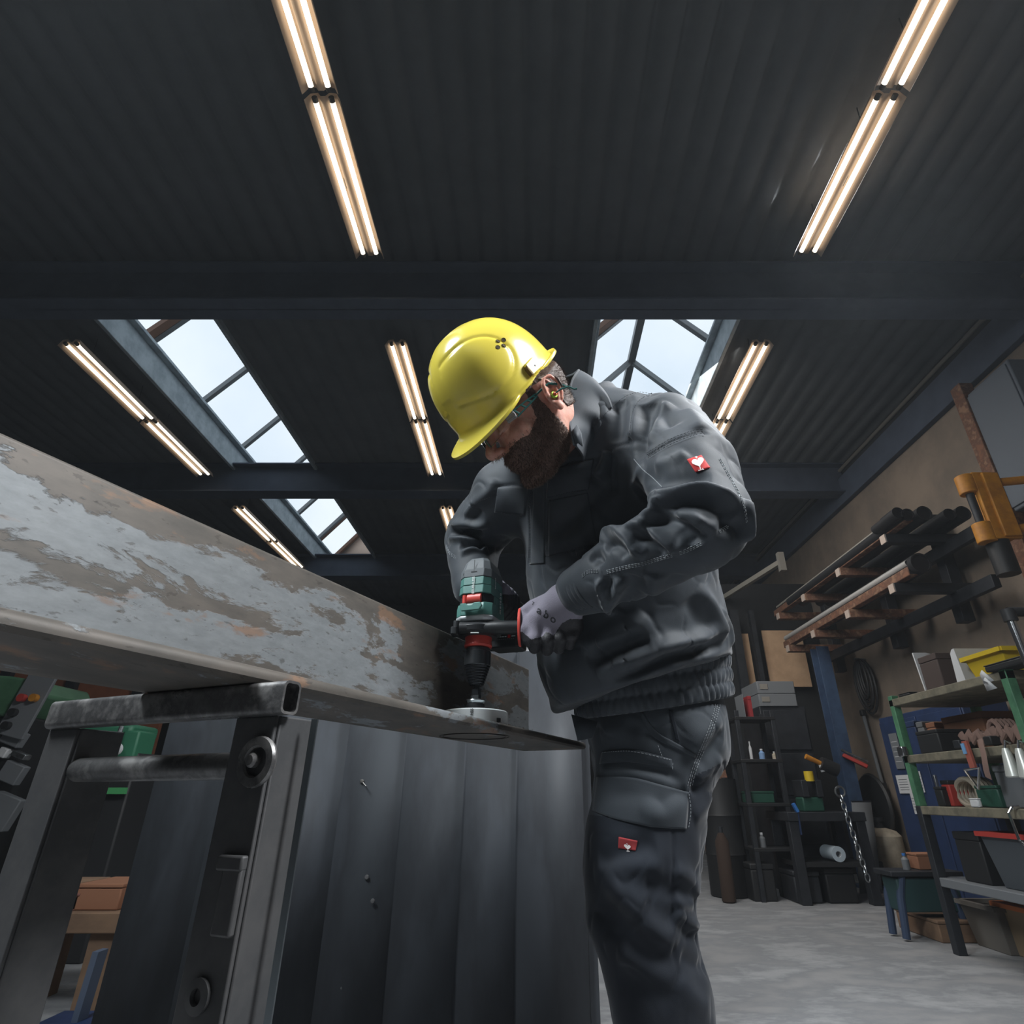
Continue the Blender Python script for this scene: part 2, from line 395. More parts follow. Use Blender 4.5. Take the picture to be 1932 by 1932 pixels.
# ------------------------------------------------------------------ the steel angle being drilled
def beam_material():
    m = bpy.data.materials.new('mill_scale_steel'); m.use_nodes = True
    nt = m.node_tree; L = nt.links.new; b = nt.nodes['Principled BSDF']
    tc = nt.nodes.new('ShaderNodeTexCoord'); mp = nt.nodes.new('ShaderNodeMapping'); L(tc.outputs['Object'], mp.inputs['Vector'])
    mp.inputs['Rotation'].default_value = (0, 0, BEAM_A); mp.inputs['Scale'].default_value = (1, .42, 1.6)
    def noise(s, d, r=.6, w=0):
        n = nt.nodes.new('ShaderNodeTexNoise'); n.inputs['Scale'].default_value = s; n.inputs['Detail'].default_value = d; n.inputs['Roughness'].default_value = r
        n.inputs['Distortion'].default_value = w
        L(mp.outputs['Vector'], n.inputs['Vector']); return n.outputs['Fac']
    def ramp(f, els):
        r = nt.nodes.new('ShaderNodeValToRGB'); e = r.color_ramp.elements
        while len(e) < len(els): e.new(.5)
        for i, (p, c) in enumerate(els): e[i].position = p; e[i].color = (s2l(c) if len(c) == 3 else c) + ((1,) if len(c) == 3 else ())
        L(f, r.inputs['Fac']); return r.outputs['Color']
    def mathn(v, a, b_):
        n = nt.nodes.new('ShaderNodeMapRange'); n.inputs['From Min'].default_value = a; n.inputs['From Max'].default_value = b_
        L(v, n.inputs['Value']); return n.outputs['Result']
    def mix(f, a, c):
        x = nt.nodes.new('ShaderNodeMix'); x.data_type = 'RGBA'
        L(f, x.inputs[0]); L(a, x.inputs[6]); L(c, x.inputs[7]); return x.outputs[2]
    scale = ramp(noise(60, 6, .7), [(.3, (116, 122, 126)), (.7, (137, 143, 147))])
    brown = ramp(noise(22, 8), [(.35, (80, 77, 73)), (.65, (102, 96, 90))])
    sx = nt.nodes.new('ShaderNodeSeparateXYZ'); L(tc.outputs['Object'], sx.inputs['Vector'])
    edge = ramp(mathn(sx.outputs['Z'], ZF1, ZWT), [(0, (1, 1, 1, 1)), (.16, (.25, .25, .25, 1)), (.30, (0, 0, 0, 1)), (.40, (.05, .05, .05, 1)), (.48, (.62, .62, .62, 1)), (.56, (.05, .05, .05, 1)), (.72, (0, 0, 0, 1)), (.84, (.35, .35, .35, 1)), (.97, (1, 1, 1, 1))])
    fl = nt.nodes.new('ShaderNodeMath'); fl.operation = 'MULTIPLY_ADD'; fl.inputs[1].default_value = -.16
    L(edge, fl.inputs[0]); L(noise(9.5, 12, .68, .25), fl.inputs[2])
    flake = ramp(fl.outputs['Value'], [(.435, (0, 0, 0)), (.465, (235, 235, 235))])
    c = mix(flake, brown, scale)
    rustm = ramp(noise(13, 9, .6), [(.60, (0, 0, 0)), (.65, (225, 225, 225))])
    rust = ramp(noise(45, 5), [(.4, (136, 106, 84)), (.7, (112, 92, 78))])
    c = mix(rustm, c, rust)
    pit = ramp(noise(85, 4, .6), [(.33, (190, 190, 190)), (.375, (0, 0, 0))])
    dk = nt.nodes.new('ShaderNodeRGB'); dk.outputs[0].default_value = s2l((58, 54, 50)) + (1,)
    c = mix(pit, c, dk.outputs[0])
    L(c, b.inputs['Base Color'])
    b.inputs['Metallic'].default_value = .25; b.inputs['Roughness'].default_value = .55
    bp = nt.nodes.new('ShaderNodeBump'); bp.inputs['Strength'].default_value = .35; bp.inputs['Distance'].default_value = .002
    L(flake, bp.inputs['Height']); L(bp.outputs['Normal'], b.inputs['Normal'])
    return m
BEAM_A = R(23.3)           # swing of the beam away from the camera axis
bx_ = Vector((math.sin(BEAM_A), math.cos(BEAM_A), 0))      # along the beam, away from the camera
by_ = Vector((-math.cos(BEAM_A), math.sin(BEAM_A), 0))     # across the flange, away from the near edge
bz_ = Vector((0, 0, 1))
E0 = Vector((.130, 1.525, 0))             # near corner of the beam end, on the flange edge
ZF0, ZF1, ZWT, FW, WT = HC + .1005, HC + .117, HC + .306, .165, .012
def bp_(s, w, z): return E0 - bx_ * s + by_ * w + bz_ * z   # point on the beam: s back from the end, w across, z height
M_steel = beam_material()
SAW = bp_(.416, .083, ZF1)
def angle_section():
    # rounded L section, near flange edge at w=0, web at w=FW
    r = .0095; rf = .012; pts = []
    def arc(cx_, cy_, r_, a0, a1, n=5):
        for k in range(n + 1):
            a = R(a0 + (a1 - a0) * k / n); pts.append((cx_ + r_ * math.cos(a), cy_ + r_ * math.sin(a)))
    pts.append((FW, ZF0))
    pts.append((.004, ZF0)); pts.append((0, ZF0 + .004))
    arc(r, ZF1 - r, r, 180, 90)
    arc(FW - WT - rf, ZF1 + rf, rf, 270, 360)
    arc(FW - WT + .005, ZWT - .005, .005, 180, 90)
    pts.append((FW, ZWT))
    return pts
sec = angle_section()
L_BEAM = 2.6; n_ = len(sec); mb = MB()
stations = [0, .001] + [L_BEAM * k / 60 for k in range(1, 61)]
vs = [bp_(s, w, z) for s in stations for w, z in sec]
fs = [(i * n_ + k, i * n_ + (k + 1) % n_, (i + 1) * n_ + (k + 1) % n_, (i + 1) * n_ + k) for i in range(len(stations) - 1) for k in range(n_)]
fs += [tuple(range(n_)), tuple((len(stations) - 1) * n_ + k for k in range(n_))[::-1]]
mb.add(vs, fs)
steel = thing('steel_angle', bp_(1.0, .08, ZF0), 'long mill-scaled steel angle beam lying on the trestle, being drilled', 'steel beam')
mb.build('angle_profile', M_steel, steel, angle=25)
# ring groove already cut by the saw, seen from below, and chips beside the cup
ring = MB(); gm = mat('fresh_cut_steel', (150, 148, 144), .35, .9)
ring.lathe([(.066, 0), (.066, .0012), (.060, .0012), (.060, 0)], T((SAW.x, SAW.y, ZF0 - .0011)), n=48, cap=False)
ring.build('saw_cut', mat('dark_saw_cut', (40, 38, 36), .6, .3), steel)
rc = random.Random(3); chips = MB()
for k in range(170):
    a = rc.uniform(0, 2 * math.pi); rr = .068 + abs(rc.gauss(0, .022))
    p = Vector((SAW.x + rr * math.cos(a), SAW.y + rr * math.sin(a), ZF1 + .0008))
    w = (p - E0).dot(by_)
    if not .003 < w < FW - WT - .006 or (p - E0).dot(bx_) > -.01: continue
    q = rc.uniform(.0006, .0018)
    chips.box(p, (q * 2.2, q, q), Matrix.Rotation(rc.uniform(0, 3), 3, 'Z') @ Matrix.Rotation(rc.uniform(0, 1), 3, 'X'))
o = chips.build('metal_chips', gm); tag(o, 'bright steel swarf scattered on the flange around the hole saw', 'swarf', kind='stuff')

# ------------------------------------------------------------------ trestle
M_iron = mat('worn_trestle_steel', (118, 118, 118), .38, .45, var=[(92, 92, 93), (140, 139, 138)], vscale=22, roughvar=.15, bump=.12, bscale=120)
M_irond = mat('dark_trestle_steel', (88, 88, 89), .55, .2, var=[(72, 73, 75)], vscale=14, roughvar=.12)
tA = at_z(555, 1286, ZF0 - .001); tA.z = 0
tdir = by_.copy()
TW, TH = .022, .031
def tp(s, z, off=0.0): return Vector((tA.x, tA.y, 0)) + tdir * s + bx_ * off + bz_ * z
trestle = thing('trestle', tp(.2, 0), 'worn square-tube steel trestle carrying the beam, open tube end facing us', 'trestle')
TLEN = .36; zt = ZF0 - TH / 2 - .0005
out = rrect(TW, TH, .006, 4); inn = rrect(TW - .005, TH - .005, .004, 4)
mb = MB(); fx = lambda s: frame(tp(s, zt), bx_, bz_, tdir)
no = len(out)
vs = [fx(0) @ Vector((x, y, 0)) for x, y in out] + [fx(TLEN) @ Vector((x, y, 0)) for x, y in out] + [fx(0) @ Vector((x, y, 0)) for x, y in inn] + [fx(TLEN) @ Vector((x, y, 0)) for x, y in inn]
fs = []
for k in range(no):
    j = (k + 1) % no
    fs += [(k, j, no + j, no + k), (2 * no + j, 2 * no + k, 3 * no + k, 3 * no + j), (j, k, 2 * no + k, 2 * no + j), (no + k, no + j, 3 * no + j, 3 * no + k)]
mb.add(vs, fs); mb.build('top_rail', M_iron, trestle, angle=40)
def leg(s0, off):
    # one angle-iron leg: a face towards the camera and a return flange
    ztop = ZF0 - TH - .001
    m1 = MB()
    wd = .052
    a = tp(s0, 0, off)
    m1.box(a + tdir * (wd / 2) + bz_ * (ztop / 2 + .01), (wd, .005, ztop - .02), frame((0, 0, 0), tdir, bx_, bz_).to_3x3())
    m1.box(a + bx_ * .026 + bz_ * (ztop / 2 + .01), (.005, .05, ztop - .02), frame((0, 0, 0), tdir, bx_, bz_).to_3x3())
    m1.build('leg', M_irond, trestle, bevel=.0015)
    MB().box(a + tdir * .02 + bx_ * .02 + bz_ * .006, (.09, .09, .012), frame((0, 0, 0), tdir, bx_, bz_).to_3x3()).build('foot_plate', M_irond, trestle, bevel=.002)
leg(.012, .0); leg(TLEN - .05, 0.0)
# boss, bolt and latch details on the near leg
def on_leg(px, py, off=-.004):
    n = bx_; o = tp(.012, 0, off); d = ray(px, py); c = Vector((0, 0, HC)); t = (o - c).dot(n) / d.dot(n); return c + d * t
b0 = on_leg(486, 1437)
FR = frame(b0, tdir, bz_, -bx_)
MB().lathe([(.0135, -.002), (.0215, -.002), (.0225, .001), (.0215, .004), (.014, .004), (.0125, .002), (.0125, -.002)], FR, 32, cap=False).build('washer_ring', M_iron, trestle)
MB().lathe([(.0001, .001), (.0065, .001), (.0065, .006), (.0045, .0085), (.0001, .009)], FR @ T((.002, .001, 0)), 20, cap=False).build('bolt', M_iron, trestle)
b1 = on_leg(374, 1880)
MB().lathe([(.0055, -.001), (.0125, -.001), (.0125, .002), (.006, .003), (.0055, -.001)], frame(b1, tdir, bz_, -bx_), 24, cap=False).build('bolt_boss', M_irond, trestle)
l0, l1 = on_leg(440, 1628), on_leg(432, 1700)
MB().box(l0, (.03, .010, .012), frame((0, 0, 0), tdir, bx_, bz_).to_3x3()).box(l1, (.022, .008, .05), frame((0, 0, 0), tdir, bx_, bz_).to_3x3()).build('height_latch', M_irond, trestle, bevel=.002)
# round cross bar between the legs
r0 = tp(.03, HC + .0335, .018); r1 = tp(TLEN - .02, HC + .0335, .018)
ce = on_leg(440, 1446, .018)
zr = ce.z
MB().tube([tp(.03, zr, .012), tp(TLEN * .5, zr, .012), tp(TLEN - .028, zr, .012), tp(TLEN - .018, zr - .004, .012)], [.0125, .0125, .0125, .009], 24).build('cross_bar', M_iron, trestle)
# bright upright strip painting the glint on the near leg's rear flange
q0 = tp(-.006, 0, .03)
MB().bar(q0 + bz_ * .02, q0 + bz_ * (ZF0 - TH - .002), .003, .006).build('edge_glint', mat('edge_glint_steel', (150, 160, 166), .25, .9), trestle)

# ------------------------------------------------------------------ folded sheet-steel panels behind the beam
M_panel = mat('dark_sheet_steel', (54, 58, 63), .64, .2, var=[(46, 49, 54), (57, 61, 67)], vscale=5, roughvar=.06, stretch=(1, 1, .3), bump=.06, bscale=14)
YP = 1.95
def panel_sheet():
    # horizontal run of shallow folds, from the photograph's fold lines
    folds = [(290, 1400, .06), (425, 1400, .03), (432, 1400, .0), (540, 1400, .0), (652, 1400, .035), (657, 1400, 0.0), (763, 1400, .030), (770, 1400, .0), (876, 1400, .035), (884, 1400, -.005), (974, 1400, .03), (980, 1400, .0), (1096, 1400, .025), (1098, 1400, .04)]
    pts = []
    for px, py, dy in folds:
        p = at_y(px, py, YP); pts.append(Vector((p.x, YP + dy, 0)))
    return pts
pz = HC + YP * math.tan(math.atan((966 - 1228) / F) + PITCH)
pp = panel_sheet()
panel = thing('sheet_steel_panel', (pp[0].lerp(pp[-1], .5).x, YP, 0), 'tall dark grey folded sheet-steel panel standing behind the beam', 'panel')
MB().sheet(pp, (0, 0, 0), (0, 0, pz)).build('folded_sheet', M_panel, panel, solid=.004, angle=20)
def on_panel(px, py, dy=-.006): return at_y(px, py, YP + dy)
for px, py, s in ((683, 1474, 1.0),):
    c = on_panel(px, py, .008)
    MB().lathe([(.0001, .006), (.004, .0055), (.006, .003), (.006, 0)], frame(c, Vector((1, 0, 0)), Vector((0, 0, 1)), Vector((0, -1, 0))), 16, cap=False).tube([c, c + Vector((.018, -.012, -.014))], .0016, 6).build('rivet', gm, panel)
for px, py in ((642, 1864), (692, 1655), (703, 1700)):
    c = on_panel(px, py, .012)
    MB().lathe([(.0001, .003), (.005, .0025), (.0065, 0)], frame(c, Vector((1, 0, 0)), Vector((0, 0, 1)), Vector((0, -1, 0))), 16, cap=False).build('rivet', M_irond, panel)
MB().box((pp[-1].x + .012, YP + .045, pz / 2), (.03, .006, pz)).build('edge_flange', M_panel, panel, bevel=.001)
# ------------------------------------------------------------------ sculpting tools: distance fields meshed with surface nets
class Grid:
    def __init__(s, lo, hi, h):
        s.lo = np.array(lo, dtype=np.float32); s.h = h
        s.n = np.ceil((np.array(hi) - np.array(lo)) / h).astype(int) + 1
        s.D = np.full(s.n, .2, dtype=np.float32)
    def sub(s, lo, hi):
        a = np.clip(np.floor((np.array(lo) - s.lo) / s.h).astype(int), 0, s.n - 1)
        b = np.clip(np.ceil((np.array(hi) - s.lo) / s.h).astype(int) + 1, 1, s.n)
        sl = tuple(slice(int(i), int(j)) for i, j in zip(a, b))
        ax = [s.lo[k] + s.h * np.arange(a[k], b[k], dtype=np.float32) for k in range(3)]
        return sl, np.meshgrid(*ax, indexing='ij')
    def put(s, fn, lo, hi, k=0.0, op='u', pad=.03):
        lo = np.array(lo) - pad - k; hi = np.array(hi) + pad + k
        sl, (X, Y, Z) = s.sub(lo, hi)
        if X.size == 0: return
        d = fn(X, Y, Z).astype(np.float32); D = s.D[sl]
        if op == 's': D, d = -D, d
        if k > 0:
            t = np.clip(.5 + .5 * (D - d) / k, 0, 1); r = D * (1 - t) + d * t - k * t * (1 - t)
        else: r = np.minimum(D, d)
        s.D[sl] = -r if op == 's' else r
    def ell(s, c, r, k=0.0, op='u', M=None):
        """ellipsoid; M: 3x3 rows = local axes"""
        c = np.array(c, dtype=np.float32); r = np.array(r, dtype=np.float32); m = np.max(r)
        A = np.eye(3) if M is None else np.array(M, dtype=np.float32)
        def f(X, Y, Z):
            q = (X - c[0], Y - c[1], Z - c[2])
            l = [A[i][0] * q[0] + A[i][1] * q[1] + A[i][2] * q[2] for i in range(3)]
            k0 = np.sqrt(sum((l[i] / r[i]) ** 2 for i in range(3))); k1 = np.sqrt(sum((l[i] / r[i] ** 2) ** 2 for i in range(3))) + 1e-9
            return k0 * (k0 - 1) / k1
        s.put(f, c - m, c + m, k, op)
    def cap(s, pts, rad, k=0.0, op='u'):
        """chain of tapered capsules"""
        pts = [np.array(p, dtype=np.float32) for p in pts]
        if not isinstance(rad, (list, tuple)): rad = [rad] * len(pts)
        m = max(rad); lo = np.min(pts, axis=0) - m; hi = np.max(pts, axis=0) + m
        def f(X, Y, Z):
            best = None
            for i in range(len(pts) - 1):
                a, b = pts[i], pts[i + 1]; ab = b - a; L2 = float(ab @ ab) + 1e-12
                t = np.clip(((X - a[0]) * ab[0] + (Y - a[1]) * ab[1] + (Z - a[2]) * ab[2]) / L2, 0, 1)
                d = np.sqrt((X - a[0] - t * ab[0]) ** 2 + (Y - a[1] - t * ab[1]) ** 2 + (Z - a[2] - t * ab[2]) ** 2) - (rad[i] + t * (rad[i + 1] - rad[i]))
                best = d if best is None else np.minimum(best, d)
            return best
        s.put(f, lo, hi, k, op)
    def loft(s, st, k=0.0, op='u', end=1.0, power=2.0):
        """st: list of (centre, lateral unit, depth unit, a, b)"""
        cs = [np.array(x[0], dtype=np.float32) for x in st]; m = max(max(x[3], x[4]) for x in st)
        lo = np.min(cs, axis=0) - m; hi = np.max(cs, axis=0) + m
        def f(X, Y, Z):
            best = None
            for i in range(len(st) - 1):
                a, b = cs[i], cs[i + 1]; ab = b - a; Ln = float(np.sqrt(ab @ ab)); tv = ab / Ln
                raw = ((X - a[0]) * tv[0] + (Y - a[1]) * tv[1] + (Z - a[2]) * tv[2]) / Ln
                t = np.clip(raw, 0, 1)
                over = (raw - t) * Ln
                q = [(X, Y, Z)[j] - a[j] - t * ab[j] for j in range(3)]
                l0, l1 = np.array(st[i][1]), np.array(st[i + 1][1]); d0, d1 = np.array(st[i][2]), np.array(st[i + 1][2])
                u = sum(q[j] * (l0[j] + t * (l1[j] - l0[j])) for j in range(3)); w = sum(q[j] * (d0[j] + t * (d1[j] - d0[j])) for j in range(3))
                ra = st[i][3] + t * (st[i + 1][3] - st[i][3]); rb = st[i][4] + t * (st[i + 1][4] - st[i][4]); rm = np.minimum(ra, rb) * end
                k0 = np.sqrt((u / ra) ** 2 + (w / rb) ** 2 + (over / rm) ** 2) + 1e-6
                k1 = np.sqrt((u / ra ** 2) ** 2 + (w / rb ** 2) ** 2 + (over / rm ** 2) ** 2) + 1e-6
                d = k0 * (k0 - 1) / k1
                best = d if best is None else np.minimum(best, d)
            return best
        s.put(f, lo, hi, k, op)
    def cut(s, p, n, k=0.0):
        """remove everything on the side the normal points to"""
        p = np.array(p); n = np.array(n) / np.linalg.norm(n)
        def f(X, Y, Z): return -((X - p[0]) * n[0] + (Y - p[1]) * n[1] + (Z - p[2]) * n[2])
        s.put(f, s.lo, s.lo + s.h * s.n, k, 's')
    def mesh(s, smooth=2):
        D = s.D; S = D < 0
        n = np.array(D.shape) - 1
        cnt = np.zeros(n, dtype=np.int8)
        for dx in (0, 1):
            for dy in (0, 1):
                for dz in (0, 1): cnt += S[dx:dx + n[0], dy:dy + n[1], dz:dz + n[2]]
        act = (cnt > 0) & (cnt < 8)
        ii, jj, kk = np.nonzero(act); idx = np.full(n, -1, dtype=np.int32); idx[ii, jj, kk] = np.arange(len(ii))
        cor = {}
        for c in range(8): cor[c] = D[ii + (c & 1), jj + (c >> 1 & 1), kk + (c >> 2 & 1)]
        acc = np.zeros((len(ii), 3)); m = np.zeros(len(ii))
        for a in range(8):
            for b in range(a + 1, 8):
                x = a ^ b
                if x not in (1, 2, 4): continue
                da, db = cor[a], cor[b]; cr = (da < 0) != (db < 0)
                t = np.where(cr, da / np.where(cr, da - db, 1), 0)
                pa = np.array([a & 1, a >> 1 & 1, a >> 2 & 1]); pb = np.array([b & 1, b >> 1 & 1, b >> 2 & 1])
                acc += cr[:, None] * (pa[None] + t[:, None] * (pb - pa)[None]); m += cr
        V = s.lo + s.h * (np.stack([ii, jj, kk], 1) + acc / np.maximum(m, 1)[:, None])
        Fs = []
        for ax in range(3):
            o1, o2 = [(1, 2), (2, 0), (0, 1)][ax]
            s0 = [slice(None)] * 3; s1 = [slice(None)] * 3; s0[ax] = slice(0, -1); s1[ax] = slice(1, None)
            A, B = S[tuple(s0)], S[tuple(s1)]
            e = np.argwhere(A != B)
            e = e[(e[:, o1] > 0) & (e[:, o2] > 0) & (e[:, o1] < n[o1]) & (e[:, o2] < n[o2])]
            fl = A[tuple(e.T)]
            def g(d1, d2):
                q = e.copy(); q[:, o1] -= d1; q[:, o2] -= d2; return idx[tuple(q.T)]
            q = np.stack([g(1, 1), g(0, 1), g(0, 0), g(1, 0)], 1)
            q[~fl] = q[~fl][:, ::-1]; Fs.append(q[(q >= 0).all(1)])
        Fq = np.concatenate(Fs); V = V.astype(np.float64)
        for _ in range(smooth): V = lap(V, Fq, .5)
        return V, Fq
def edges_of(Fq):
    return np.concatenate([Fq[:, [0, 1]], Fq[:, [1, 2]], Fq[:, [2, 3]], Fq[:, [3, 0]]])
def lap(V, Fq, f):
    e = edges_of(Fq); n = len(V); out = np.empty_like(V)
    c = np.bincount(e[:, 0], minlength=n) + np.bincount(e[:, 1], minlength=n)
    for k in range(3):
        s = np.bincount(e[:, 0], V[e[:, 1], k], n) + np.bincount(e[:, 1], V[e[:, 0], k], n)
        out[:, k] = V[:, k] * (1 - f) + f * s / np.maximum(c, 1)
    return out
def normals(V, Fq):
    a = np.cross(V[Fq[:, 2]] - V[Fq[:, 0]], V[Fq[:, 3]] - V[Fq[:, 1]]); N = np.zeros_like(V)
    for c in range(4):
        for k in range(3): N[:, k] += np.bincount(Fq[:, c], a[:, k], len(V))
    return N / np.maximum(np.linalg.norm(N, axis=1), 1e-12)[:, None]
def fabric(V, Fq, amp, seed=11):
    """loose cloth: soft swells with sharper creases along random directions"""
    rg = np.random.default_rng(seed); N = normals(V, Fq)
    def field(wl, n):
        o = np.zeros(len(V)); warp = np.sin(V @ rg.normal(0, 14, 3) + 1.3)[:, None] * .02
        for _ in range(n):
            d = rg.normal(0, 1, 3); d /= np.linalg.norm(d); o += np.sin((V + warp) @ d * (2 * math.pi / (wl * rg.uniform(.7, 1.5))) + rg.uniform(0, 6.28))
        return o / math.sqrt(n / 2)
    swell = field(.11, 9); crease = np.exp(-(field(.085, 8) / .28) ** 2) * np.clip(field(.16, 6) + .2, 0, 1)
    return V + N * (amp * (.55 * swell - .9 * crease))[:, None]
def bvh_of(V, Fq): return BVHTree.FromPolygons([tuple(p) for p in V], [tuple(int(i) for i in f) for f in Fq])
CAMP = Vector((0, 0, HC))
def hit(bvh, px, py, depth=None):
    d = ray(px, py).normalized(); loc, nor, i, dist = bvh.ray_cast(CAMP, d)
    if loc is None:
        if depth is None: return None, None
        loc, nor, i, dist = bvh.find_nearest(CAMP + d * depth)
        return loc, nor
    return loc, nor
def resample(pts, step):
    out = []
    for (x0, y0), (x1, y1) in zip(pts[:-1], pts[1:]):
        n = max(1, int(math.hypot(x1 - x0, y1 - y0) / step))
        out += [(x0 + (x1 - x0) * k / n, y0 + (y1 - y0) * k / n) for k in range(n)]
    return out + [pts[-1]]
def spline(pts, step=5):
    """Catmull-Rom through picture points"""
    if len(pts) < 3: return resample(pts, step)
    p = [pts[0]] + list(pts) + [pts[-1]]; out = []
    for i in range(1, len(p) - 2):
        a, b, c, d = (np.array(q, float) for q in p[i - 1:i + 3]); n = max(2, int(np.linalg.norm(c - b) / step))
        for k in range(n):
            t = k / n; out.append(tuple(.5 * (2 * b + (c - a) * t + (2 * a - 5 * b + 4 * c - d) * t * t + (3 * b - a - 3 * c + d) * t ** 3)))
    return out + [tuple(pts[-1])]
def trace(bvh, pts, step=5, depth=1.3):
    """follow a drawn line over the cloth surface: 3D points and normals"""
    P, N = [], []
    for q in spline(pts, step):
        l, n = hit(bvh, q[0], q[1], depth)
        if l is None: continue
        if P and (l - P[-1]).length > .09: continue
        P.append(l); N.append(n); depth = (l - CAMP).length
    return P, N
def stroke(V, N, bvh, pts, w, h, taper=True):
    P, PN = trace(bvh, pts)
    if len(P) < 2: return
    P = np.array([tuple(p) for p in P]); PN = np.array([tuple(p) for p in PN])
    lo, hi = P.min(0) - 3 * w, P.max(0) + 3 * w
    sel = np.nonzero(((V > lo) & (V < hi)).all(1))[0]
    if not len(sel): return
    Q = V[sel]; best = np.full(len(sel), 9.0); tt = np.zeros(len(sel)); nn = np.zeros((len(sel), 3))
    m = len(P) - 1
    for i in range(m):
        a, b = P[i], P[i + 1]; ab = b - a; L2 = ab @ ab + 1e-12
        t = np.clip(((Q - a) @ ab) / L2, 0, 1); d = np.linalg.norm(Q - a - t[:, None] * ab, axis=1)
        u = d < best; best[u] = d[u]; tt[u] = (i + t[u]) / m; nn[u] = PN[i]
    fall = np.exp(-(best / w) ** 2)
    if taper: fall *= np.clip(np.minimum(tt, 1 - tt) / .18, 0, 1) ** .7
    fall *= np.clip((N[sel] * nn).sum(1) * 2 + .2, 0, 1)
    V[sel] += nn * (fall * h)[:, None] * .5 + N[sel] * (fall * h)[:, None] * .5
def to_obj(name, V, Fq, m, parent=None, angle=None):
    me = bpy.data.meshes.new(name); me.from_pydata([tuple(p) for p in V], [], [tuple(int(i) for i in f) for f in Fq]); me.update()
    me.polygons.foreach_set('use_smooth', [True] * len(me.polygons))
    if angle: me.set_sharp_from_angle(angle=R(angle))
    o = bpy.data.objects.new(name, me); C.objects.link(o); me.materials.append(m)
    if parent: attach(o, parent)
    return o
def patch(bvh, quad, nu, nv, off, name, m, parent, thick=.0015, bow=0.0, depth=1.3, bevel=0.0):
    """cloth patch laid on the surface: quad = four picture corners (or edge polylines top/bottom)"""
    top, bot = quad
    ts, bs = np.array(resample_n(top, nu)), np.array(resample_n(bot, nu))
    vs = []
    for j in range(nv + 1):
        for i in range(nu + 1):
            f = j / nv; q = ts[i] * (1 - f) + bs[i] * f
            l, n = hit(bvh, q[0], q[1], depth)
            if l is None: l, n = Vector((0, 1, 1)), Vector((0, -1, 0))
            e = off + bow * math.sin(math.pi * f) * max(0, math.sin(math.pi * i / nu)) ** .5
            vs.append(l + n * e)
    fs = [(j * (nu + 1) + i, j * (nu + 1) + i + 1, (j + 1) * (nu + 1) + i + 1, (j + 1) * (nu + 1) + i) for j in range(nv) for i in range(nu)]
    A = np.array([tuple(v) for v in vs]); Fq = np.array(fs)
    A = lap(A, Fq, .35)
    o = to_obj(name, A, Fq, m, parent)
    s = o.modifiers.new('solid', 'SOLIDIFY'); s.thickness = thick; s.offset = 1
    # flip if the patch faces away from the camera
    return o
def resample_n(pts, n):
    pts = [np.array(p, float) for p in (spline(pts, 3) if len(pts) > 2 else pts)]
    L = [0]
    for a, b in zip(pts[:-1], pts[1:]): L.append(L[-1] + np.linalg.norm(b - a))
    out = []
    for k in range(n + 1):
        s = L[-1] * k / n
        i = min(max(np.searchsorted(L, s) - 1, 0), len(pts) - 2)
        out.append(pts[i] + (pts[i + 1] - pts[i]) * ((s - L[i]) / max(L[i + 1] - L[i], 1e-9)))
    return out
def stitches(bvh, lines, name, m, parent, dash=.0026, gap=.0016, r=.0005, off=.0008):
    mb = MB()
    for pts in lines:
        P, N = trace(bvh, pts, 2)
        if len(P) < 3: continue
        P = [p + n * off for p, n in zip(P, N)]
        if dash is None: mb.tube(P, r, 5); continue
        acc = 0; seg = [P[0]]; on = True
        for a, b in zip(P[:-1], P[1:]):
            seg.append(b); acc += (b - a).length
            if acc > (dash if on else gap):
                if on and len(seg) >= 2 and (seg[-1] - seg[0]).length > 1e-4: mb.tube([seg[0], seg[-1]], r, 5)
                acc = 0; seg = [b]; on = not on
    if mb.v: return mb.build(name, m, parent)
def decal_text(bvh, txt, o, ux, uy, size, m, name, parent, off=.0009, bold=0.0, depth=1.2, shear=0):
    """lettering laid on a surface: o = picture point of its centre, ux/uy = picture vectors for one em"""
    cu = bpy.data.curves.new(name, 'FONT'); cu.body = txt; cu.size = 1; cu.offset = bold; cu.align_x = 'CENTER'; cu.align_y = 'CENTER'; cu.shear = shear
    cu.resolution_u = 3
    tmp = bpy.data.objects.new('tmp', cu); C.objects.link(tmp)
    dg = bpy.context.evaluated_depsgraph_get(); me = bpy.data.meshes.new_from_object(tmp.evaluated_get(dg)); bpy.data.objects.remove(tmp)
    me.name = name
    for v in me.vertices:
        q = (o[0] + (ux[0] * v.co.x + uy[0] * v.co.y) * size, o[1] + (ux[1] * v.co.x + uy[1] * v.co.y) * size)
        l, n = hit(bvh, q[0], q[1], depth)
        if l is not None: v.co = l + n * off
    me.materials.clear(); me.materials.append(m)
    ob = bpy.data.objects.new(name, me); C.objects.link(ob)
    if parent: attach(ob, parent)
    return ob
# ------------------------------------------------------------------ the worker
M_jack = mat('anthracite_workwear', (60, 66, 73), .62, var=[(55, 61, 67), (65, 71, 78)], vscale=5, bump=.12, bscale=900, sheen=.25, spec=.35)
M_trou = mat('anthracite_trouser_cloth', (62, 68, 74), .78, var=[(56, 62, 68)], vscale=5, bump=.12, bscale=900, sheen=.2, spec=.3)
M_trou2 = mat('navy_cloth_falloff', (31, 37, 46), .8, var=[(27, 32, 40)], vscale=5, bump=.1, bscale=900, sheen=.2, spec=.3)
M_thread = mat('pale_grey_thread', (150, 156, 160), .8)
M_seam = mat('dark_seam_thread', (44, 48, 53), .9)
M_skin = mat('skin', (208, 156, 138), .48, var=[(198, 140, 122), (216, 168, 150)], vscale=30, bump=.12, bscale=220, sss=.25, spec=.4)
M_hair = mat('dark_brown_hair', (78, 60, 50), .55, spec=.4)
